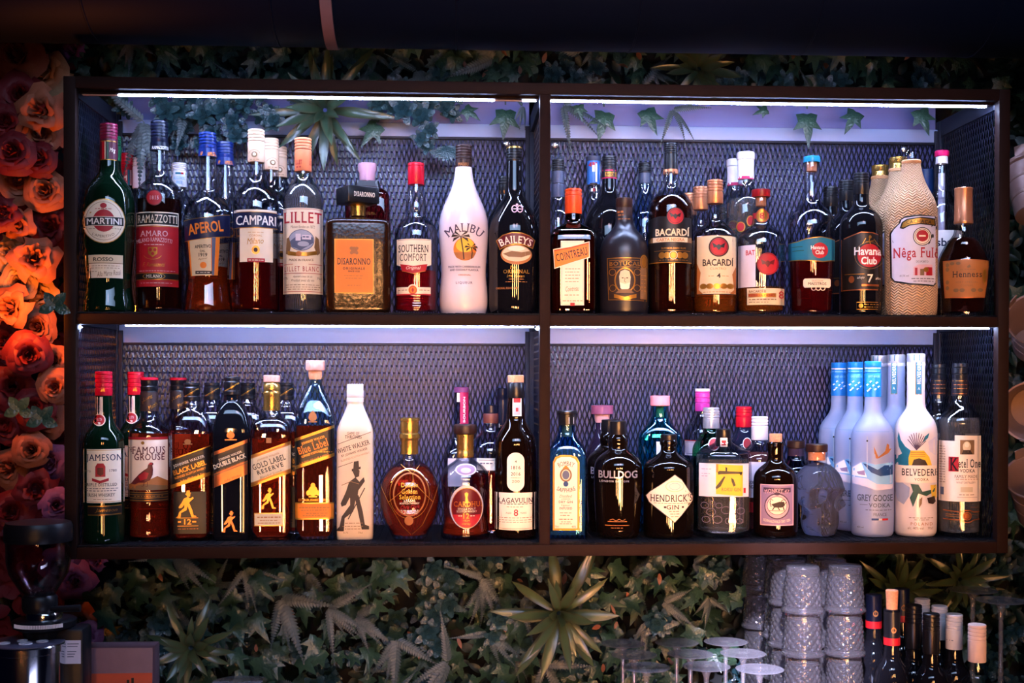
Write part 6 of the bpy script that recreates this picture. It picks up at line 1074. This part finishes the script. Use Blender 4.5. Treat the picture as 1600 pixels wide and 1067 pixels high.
def sprig(kind, seed):
    R = random.Random(seed); b = LB()
    if kind == 'ivy':
        for k in range(7): b.ivy((R.uniform(-.055, .055), R.uniform(-.03, .015), R.uniform(-.05, .05)), R.uniform(-.9, .9), R.uniform(.026, .040), (R.uniform(-.6, .35), R.uniform(-.5, .5)), 0, R)
    elif kind == 'fern':
        for k in range(4):
            a = R.uniform(-2.6, -.5) if k < 3 else R.uniform(0, 3.1); b.fern((0, 0, 0), (cos(a), -.45, sin(a)), (cos(a)*.35, -1, .3), R.uniform(.085, .13), R.uniform(.030, .042), R.uniform(.2, .5))
    elif kind == 'succ':
        for q in range(3):
            cx_, cz_, cy_ = R.uniform(-.03, .03), R.uniform(-.03, .03), R.uniform(-.02, .01)
            for k in range(12):
                a = k*2.4; e_ = 1.2-k*.085; rad = Vector((cos(a), 0, sin(a))); d = rad*cos(e_)+Vector((0, -1, 0))*sin(e_); nrm = Vector((0, -1, 0))*cos(e_)-rad*sin(e_)
                b.leaf(Vector((cx_, cy_, cz_)), d, nrm, .017+.0013*k, .0135, .12, .2, (.3, .7, 1, .95, .3), 5)
    elif kind == 'grass':
        for k in range(16): a = R.uniform(-2.9, -.3); b.leaf((0, 0, 0), (cos(a), -.5, sin(a)), (0, -1, .4), R.uniform(.08, .15), .006, R.uniform(.2, .5), .2, (.8, 1, .8, .4, 0), 7)
    return b
from mathutils.bvhtree import BVHTree
_placed = []
def _geo(me):
    if me.name not in _geo.c: _geo.c[me.name] = ([q.co.copy() for q in me.vertices], [tuple(p_.vertices) for p_ in me.polygons])
    return _geo.c[me.name]
_geo.c = {}
def _tree(o):
    v, f = _geo(o.data); M = Matrix.LocRotScale(o.location, o.rotation_euler, o.scale); w = [M @ q for q in v]
    lo = [min(q[i] for q in w) for i in range(3)]; hi = [max(q[i] for q in w) for i in range(3)]
    return lo, hi, BVHTree.FromPolygons(w, f)
for o_ in list(col.objects):      # what already stands here: plants keep clear of it
    if o_.type == 'MESH' and o_.name.split('.')[0] in ('tumbler', 'stem_glass', 'wine_glass'): _placed.append(_tree(o_))
def _block(x0, y0, z0, x1, y1, z1):
    m_ = MB().box(x0, y0, z0, x1, y1, z1); _placed.append(([x0, y0, z0], [x1, y1, z1], BVHTree.FromPolygons([Vector(q) for q in m_.v], m_.f)))
for o_ in list(col.objects):
    if o_.type == 'EMPTY' and o_.name.startswith('wine_bottle') and o_.location.z < -.2: _block(o_.location.x-.036, o_.location.y-.036, ZC, o_.location.x+.036, o_.location.y+.036, ZC+.34)
_block(-.002, -.002, -.002, W+.002, D+.002, H+.002); _block(T, D-.002, H-.03, W-T, D+.018, zt+.003)
def clear(o, keep=True):
    lo, hi, t_ = _tree(o)
    for l2, h2, t2 in _placed:
        if all(lo[i] < h2[i] and l2[i] < hi[i] for i in range(3)) and t_.overlap(t2): return False
    if keep: _placed.append((lo, hi, t_))
    return True
def put(me, name, px, py, Y, sc, rot, label, cat, group, mname=None, yaw=0):
    q = P(px, py, Y); o = bpy.data.objects.new(name, me); col.objects.link(o); o.location = q; o.rotation_euler = (rnd.uniform(-.15, .15), rot, yaw); o.scale = (sc,)*3
    o['_t'] = 1; del o['_t']
    _placed.append(_tree(o)); return tag(o, label, cat, group)
def proto(b, name, m): o = b.build(name, m); me = o.data; bpy.data.objects.remove(o); return me
A1 = proto(agave(38, .138, .0195, 3, el=(.05, 1.45)), 'rosette_plant', M_agv); A2 = proto(agave(30, .17, .0205, 8, el=(-.1, 1.4), sq=(1.12, .62)), 'rosette_plant', M_agv); A3 = proto(agave(26, .088, .0165, 5, el=(.1, 1.45)), 'rosette_plant', M_agv)
IV = [proto(sprig('ivy', 20+i), 'ivy_sprig', M_ivy) for i in range(4)]; FE = [proto(sprig('fern', 40+i), 'fern', M_fern) for i in range(3)]; SU = [proto(sprig('succ', 60+i), 'succulent', M_suc) for i in range(3)]; GR = proto(sprig('grass', 80), 'grass_tuft', M_fern)
_hero = []
def putc(ms, name, px, py, Y, sc, rot, lb, cat):
    o = put(ms[0], name, px, py, Y, sc, rot, lb, cat, None); _placed.pop(); R = random.Random(int(px*3+py))
    for tr in range(40):
        o.data = ms[R.randrange(3)]; j = 1+.25*tr; o.location = P(px+R.uniform(-j, j), py+R.uniform(-j, j)*.6, max(.19, min(.34 if py > 800 or py < 130 else .243, Y+R.uniform(-.002, .002)*j))); o.scale = (sc*(1-.012*tr),)*3; o.rotation_euler.y = rot+R.uniform(-.1, .1)*tr*(.3 if name == 'fern' else 1)
        lo, hi, t_ = _tree(o)
        if not any(all(lo[i] < h2[i] and l2[i] < hi[i] for i in range(3)) and t_.overlap(t2) for l2, h2, t2 in _hero+_bars): break
    _hero.append((lo, hi, t_)); _placed.append((lo, hi, t_)); return o
_n0 = len(_placed); _block(T, D-.011, H-T-.03, W-T, D+.016, zt+.002); _block(0, 0, H-T-.013, T+.001, D, H); _block(XA-.001, 0, T, XB+.001, D, H); _bars = _placed[_n0:]
# big plants one sees singly
put(A1, 'rosette_plant', 508, 172, .215, 1.0, .3, 'large olive rosette plant spilling over the top bar into the upper left bay', 'plant', None)
put(A2, 'rosette_plant', 873, 958, .16, 1.0, 1.9, 'large long-leaved rosette plant below the centre post', 'plant', None)
put(A3, 'rosette_plant', 298, 1012, .10, 1.0, .9, 'spiky brownish rosette plant at the bottom, right of the carton', 'plant', None)
put(A3, 'rosette_plant', 1092, 108, .27, 1.05, 2.2, 'pale rosette plant above the upper right bay', 'plant', None)
put(A3, 'rosette_plant', 1275, 955, .335, 1.0, .4, 'dark rosette plant behind the stacked tumblers', 'plant', None); put(A3, 'rosette_plant', 1400, 925, .30, 1.1, 2.9, 'dark rosette plant behind the corked wine bottle', 'plant', None)
put(A3, 'rosette_plant', 1500, 905, .30, 1.0, 1.2, 'dark rosette plant behind the upside-down wine glasses', 'plant', None)
_hero += _placed[-7:]
for px, py, Y, sc, ro, lb in ((225, 190, .20, 1.0, .2, 'fern hanging into the upper left corner of the shelf'), (290, 165, .235, .8, .6, 'fern hanging behind the navy-capped bottle top'), (812, 170, .24, .55, 0, 'small fern at the top left of the centre post'), (880, 165, .235, .75, -.2, 'fern just right of the centre post under the top bar'), (1050, 172, .24, .6, .3, 'small fern under the top bar, over the dark rum bottle'), (440, 935, .2, 1.05, .1, 'greyish fern low on the wall under the slanted-label bottles'), (510, 950, .185, 1.15, -.35, 'broad greyish fern with curled tips below the white square bottle'), (770, 92, .28, 1.0, 2.7, 'fern above the centre of the shelf, left of the post'), (905, 84, .31, 1.0, 3.5, 'fern above the top bar, right of the post'), (620, 1000, .2, .9, .5, 'fern at the bottom, left of the long-leaved plant'), (700, 1035, .15, .9, .9, 'fern at the bottom edge below the pinched decanter')):
    putc(FE, 'fern', px, py, Y, sc, ro, lb, 'fern')
for px, py, Y, sc, lb in ((330, 182, .22, 1.1, 'leafy dark cluster under the top bar above the blue-capped bottles'), (285, 195, .235, .8, 'leafy dark cluster above the red-labelled bitter bottle'), (640, 178, .22, 1.1, 'leafy cluster hanging over the red-capped bottle'), (665, 208, .20, .75, 'drooping leafy tip hanging lowest over the mesh, above the white bottle'), (390, 165, .235, .9, 'leafy dark cluster above the cream-capped bottles'), (255, 160, .215, 1.0, 'leafy dark cluster left of the navy-capped bottle top, under the top bar'), (365, 200, .205, .85, 'drooping leafy cluster right above the blue caps'), (420, 185, .2, .8, 'leafy cluster between the cream caps and the rosette plant'), (190, 165, .235, 1.0, 'leafy dark cluster in the upper left corner of the shelf'), (605, 165, .235, .9, 'leafy cluster under the top bar right of the rosette plant'), (310, 155, .24, 1.0, 'leafy cluster tucked under the top bar, above the first blue cap'), (345, 165, .25, 1.1, 'leafy cluster against the board, above the second blue cap'), (415, 152, .235, 1.0, 'leafy cluster under the top bar, above the cream caps'), (270, 205, .225, .8, 'low leafy cluster right of the navy-capped bottle top'), (385, 215, .21, .7, 'lowest leafy cluster, beside the tallest cream cap'), (330, 215, .215, .75, 'low leafy cluster directly over the first blue cap'), (455, 150, .245, .9, 'leafy cluster behind the left leaves of the rosette plant'), (700, 158, .245, .8, 'small leafy cluster under the top bar above the white bottle')):
    putc(SU, 'leafy_cluster', px, py, Y, sc, rnd.uniform(0, 6), lb, 'plant')
def one_ivy(px, py, Y, sc, ang, lb, tl=(-.25, 0)):
    b = LB().ivy((0, 0, 0), ang, sc, tl); b.leaf((0, .004, .02), (0, .2, 1), (0, -1, 0), .03, .003, .1, .1, (1, 1, 1), 2); o = b.build('ivy_leaf', M_ivy); o.location = P(px, py, Y); tag(o, lb, 'leaf')
for px, py, sc, an, lb in ((790, 180, 0.038, .1, 'single ivy leaf hanging over the pale rail left of the centre post'), (944, 183, 0.037, .25, 'single ivy leaf over the pale rail, first from the centre post in the right bay'), (1012, 178, 0.034, -.4, 'ivy leaf over the pale rail above the black-label rum'), (1262, 186, 0.038, 0, 'pointed ivy leaf over the pale rail above the blue-capped rum'), (1335, 180, 0.032, .5, 'ivy leaf over the pale rail above the black rum bottles'), (1440, 178, 0.033, -.3, 'ivy leaf under the top bar in the right corner'), (585, 200, 0.033, .6, 'ivy leaf above the pale stopper'), (905, 168, .020, -.2, 'small ivy leaf under the top bar, above the orange cap'), (1195, 172, .02, 1.2, 'small ivy leaf under the top bar, above the white caps'), (730, 172, .024, -.9, 'ivy leaf over the pale rail above the white bottle')):
    one_ivy(px, py, .225, sc, an, lb)
b = LB()
for k in range(9): a = -2.6+k*.28; b.leaf((0, 0, 0), (cos(a), -.4, sin(a)), (0, -1, .2), .034, .0095, .2, .2, seg=5)
o = b.build('leafy_tip', M_suc); o.location = P(697, 228, .215); tag(o, 'small dark leaf fan hanging over the mesh, left of the white bottle neck', 'leaf')
# the packed green wall
G_ = {'top': ('above the shelf', 'packed greenery above the shelf'), 'low': ('below the shelf', 'packed greenery below the shelf'), 'right': ('at the right of the shelf', 'packed greenery right of the shelf')}
def scatter(n, x0, x1, y0, y1, Y0, Y1, reg, seed):
    R = random.Random(seed); w, gname = G_[reg]; nx = max(1, int(round(sqrt(n*(x1-x0)/(y1-y0))))); ny = max(1, int(round(n/nx)))
    for i in range(nx):
        for j in range(ny):
            u = R.random(); o = None
            for tr in range(14):
                px = x0+(x1-x0)*(i+R.uniform(-.1, 1.1))/nx; py = y0+(y1-y0)*(j+R.uniform(-.1, 1.1))/ny; Y = R.uniform(Y0, Y1); k = R.randrange(60); z_ = R.random(); sh = 1-.025*tr
                if u < .56: a = (IV[k % 4], 'ivy_sprig', (.8+.35*z_)*sh, R.uniform(-.6, .6), 'ivy sprig of lobed leaves packed into the leafy wall %s' % w, 'plant', 'ivy sprigs, '+gname)
                elif u < .86: a = (SU[k % 3], 'leafy_cluster', (.8+.3*z_)*sh, R.uniform(0, 6), 'rounded leafy cluster packed into the leafy wall %s' % w, 'plant', 'leafy clusters, '+gname)
                else: a = (FE[k % 3], 'fern', (.5+.3*z_)*sh, R.uniform(-.8, .8), 'small fern packed into the leafy wall %s' % w, 'fern', 'small ferns, '+gname)
                if o is None: o = bpy.data.objects.new(a[1], a[0]); col.objects.link(o)
                o.data = a[0]; o.location = P(px, py, Y); o.rotation_euler = (R.uniform(-.15, .15), a[3], 0); o.scale = (a[2],)*3
                if clear(o): tag(o, a[4], a[5], a[6]); break
            else: bpy.data.objects.remove(o)
for rep in range(2): scatter(62, 150, 1190, 868, 1090, .20+.11*rep, .29+.07*rep, 'low', 1+10*rep); scatter(40, 150, 1480, 66, 150, .32+.03*rep, .36, 'top', 2+10*rep); scatter(20, 1190, 1640, 880, 1080, .32, .37, 'right', 3+10*rep); scatter(12, 1590, 1680, 120, 860, .28, .36, 'right', 4+10*rep)
R = random.Random(77)
for k in range(46):
    if k < 26: px, py = R.uniform(240, 1170), R.uniform(880, 1050); w = 'below the shelf'
    else: px, py = R.uniform(400, 1470), R.uniform(72, 122); w = 'above the shelf'
    b = LB(); b.leaf((0, 0, 0), (R.uniform(-.5, .5), -.4, R.uniform(-1, 1)), (0, -1, .3), R.uniform(.016, .024), R.uniform(.006, .011), .2, .3, seg=5)
    o = b.build('dry_leaf', M_bud); o.location = P(px, py, R.uniform(.2, .28) if k < 26 else .33)
    if not clear(o): bpy.data.objects.remove(o); continue
    tag(o, 'small orange-brown leaf among the greenery %s' % w, 'leaf', 'orange-brown leaves '+w)
# backing of small dark leaves, too many to count
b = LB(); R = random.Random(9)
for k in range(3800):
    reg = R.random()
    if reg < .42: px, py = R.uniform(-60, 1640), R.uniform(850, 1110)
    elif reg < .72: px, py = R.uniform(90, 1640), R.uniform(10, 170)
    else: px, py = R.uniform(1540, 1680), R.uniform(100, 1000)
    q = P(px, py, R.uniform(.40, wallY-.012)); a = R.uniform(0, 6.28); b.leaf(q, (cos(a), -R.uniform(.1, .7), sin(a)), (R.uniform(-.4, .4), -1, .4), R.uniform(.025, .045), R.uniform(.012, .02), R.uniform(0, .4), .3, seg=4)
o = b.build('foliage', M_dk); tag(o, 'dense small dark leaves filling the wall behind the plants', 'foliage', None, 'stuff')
# ------------------------------------------------------------------ the flowers at the left
def petal_m(k, c, edge):
    m = leafmat(k, c, edge, rough=.6); bs = m.node_tree.nodes['Principled BSDF']; bs.inputs['Subsurface Weight'].default_value = 0; bs.inputs['Specular IOR Level'].default_value = .25; return m
FM = {'peach': petal_m('peach_petal', '#8e4a32', '#9c5a40'), 'cream': petal_m('cream_petal', '#a47a56', '#b48a66'), 'red': petal_m('red_petal', '#541016', '#6a181c'), 'pink': petal_m('pink_petal', '#6a3452', '#7c4464')}
def rose(seed, n=26, ruff=.06):
    R = random.Random(seed); b = LB()
    for k in range(n):
        q = k/(n-1); a0 = k*2.39996; wid = .75+.35*q; op = q**1.2; v = []; f = []; nu, nv = 6, 5
        for j in range(nv+1):
            t_ = j/nv
            for i in range(nu+1):
                u = -1+2*i/nu; sh = 1-.28*abs(u)**3; th = a0+u*wid*(.55+.45*sin(pi*min(1, t_+.2)/1.4)); rr = .10+.34*q+op*.62*t_**1.6+ruff*sin(u*5+seed+k)*t_*q; z = (1.0-.30*q)*t_*sh-op*.75*t_**2.6-.1*q
                v.append((rr*cos(th), -z*.85, rr*sin(th))); b.uv.append(((u+1)/2, t_))
        for j in range(nv):
            for i in range(nu): a = j*(nu+1)+i; f.append((a, a+1, a+nu+2, a+nu+1))
        b.add(v, f)
    return b
RO = {c: [proto(rose(3+i+len(c), 24 if i < 2 else 14, .05+.05*i), 'rose', FM[c]) for i in range(3)] for c in FM}
spots = [(28, 92, 34, 'peach'), (72, 118, 40, 'cream'), (112, 82, 28, 'pink'), (28, 150, 30, 'red'), (66, 172, 34, 'peach'), (8, 190, 26, 'red'), (62, 208, 34, 'peach'), (20, 240, 30, 'red'), (60, 250, 24, 'red'), (30, 285, 32, 'peach'), (74, 300, 30, 'peach'), (30, 352, 22, 'peach'), (76, 352, 28, 'red'), (4, 330, 24, 'red'), (52, 402, 32, 'peach'), (12, 398, 26, 'cream'), (30, 438, 27, 'cream'), (66, 462, 26, 'cream'), (20, 482, 30, 'peach'), (60, 510, 26, 'peach'), (10, 530, 26, 'red'), (44, 552, 30, 'red'), (82, 560, 22, 'peach'), (82, 605, 24, 'peach'), (22, 600, 30, 'red'), (54, 640, 28, 'red'), (4, 668, 28, 'red'), (78, 660, 24, 'peach'), (48, 700, 26, 'peach'), (82, 722, 25, 'pink'), (16, 735, 28, 'peach'), (56, 760, 28, 'red'), (84, 790, 22, 'pink'), (20, 800, 30, 'red'), (118, 905, 26, 'pink'), (128, 968, 24, 'peach'), (140, 992, 22, 'pink'), (150, 880, 24, 'pink'), (96, 885, 26, 'pink')]
adj = {'peach': 'peach', 'cream': 'pale cream', 'red': 'dark red', 'pink': 'mauve pink'}
R = random.Random(31); seen = {}
def where(px, py):
    if py > 860: return 'below the lower left corner of the shelf'
    if py < 130: return 'above and left of the shelf'
    return 'left of the upper bay' if py < 330 else ('in the bright orange glow left of the shelf' if py < 540 else ('left of the lower bay' if py < 700 else 'low left of the shelf, above the grinder'))
for px, py, rr, c in spots:
    o = bpy.data.objects.new('rose', RO[c][0].copy() if False else RO[c][0]); col.objects.link(o)
    for tr in range(24):
        Y = R.uniform(.09, .20)+.004*tr if py < 840 else R.uniform(.16, .24)
        if py < 130: Y = .235+.004*tr
        if py < 130 and px > 100: Y = .345
        o.data = RO[c][R.randrange(3)]; o.location = P(px+R.uniform(-4, 4), py+R.uniform(-4, 4), Y); o.scale = (S(px, py, Y)*rr*(1.22-.02*tr),)*3; o.rotation_euler = (R.uniform(-.2, .2), R.uniform(0, 6), R.uniform(-.35, .35))
        if clear(o, False) and max((o.location+Vector((o.scale[0]*1.05, 0, 0))).x, 0) < (.002 if -.06 < o.location.z < .86 and Y < .3 else 9): break
    _placed.append(_tree(o)); tag(o, '%s artificial rose %s' % (adj[c], where(px, py)), 'flower', '%s roses %s' % (adj[c], where(px, py)))
b = LB(); R = random.Random(4)
for k in range(900):
    q = P(R.uniform(-50, 102), R.uniform(20, 1000), R.uniform(.365, .38))
    a = R.uniform(0, 6.28); b.leaf(q, (cos(a), -R.uniform(.2, .8), sin(a)), (R.uniform(-.4, .4), -1, .3), R.uniform(.03, .045), R.uniform(.022, .034), R.uniform(0, .2), .3, (.3, .8, 1, .9, .3), seg=4)
o = b.build('petals', FM['red']); tag(o, 'loose petals packed between the roses at the left', 'petals', None, 'stuff')
for px, py, Y, lb in ((86, 478, -.05, 'dark leaf sprig over the glowing roses'), (30, 640, .08, 'dark leaf sprig low over the roses'), (66, 655, -.03, 'dark leaf sprig beside the lower roses, near the shelf edge')):
    b = LB()
    for k in range(4): a = -.4+k*1.3; b.leaf((0, 0, 0), (cos(a), -.25, sin(a)), (0, -1, .1), .028, .018, .2, .2, (.3, .9, 1, .8, .1), 6)
    o = b.build('leaf_sprig', M_ivy); o.location = P(px, py, Y); tag(o, lb, 'leaf')
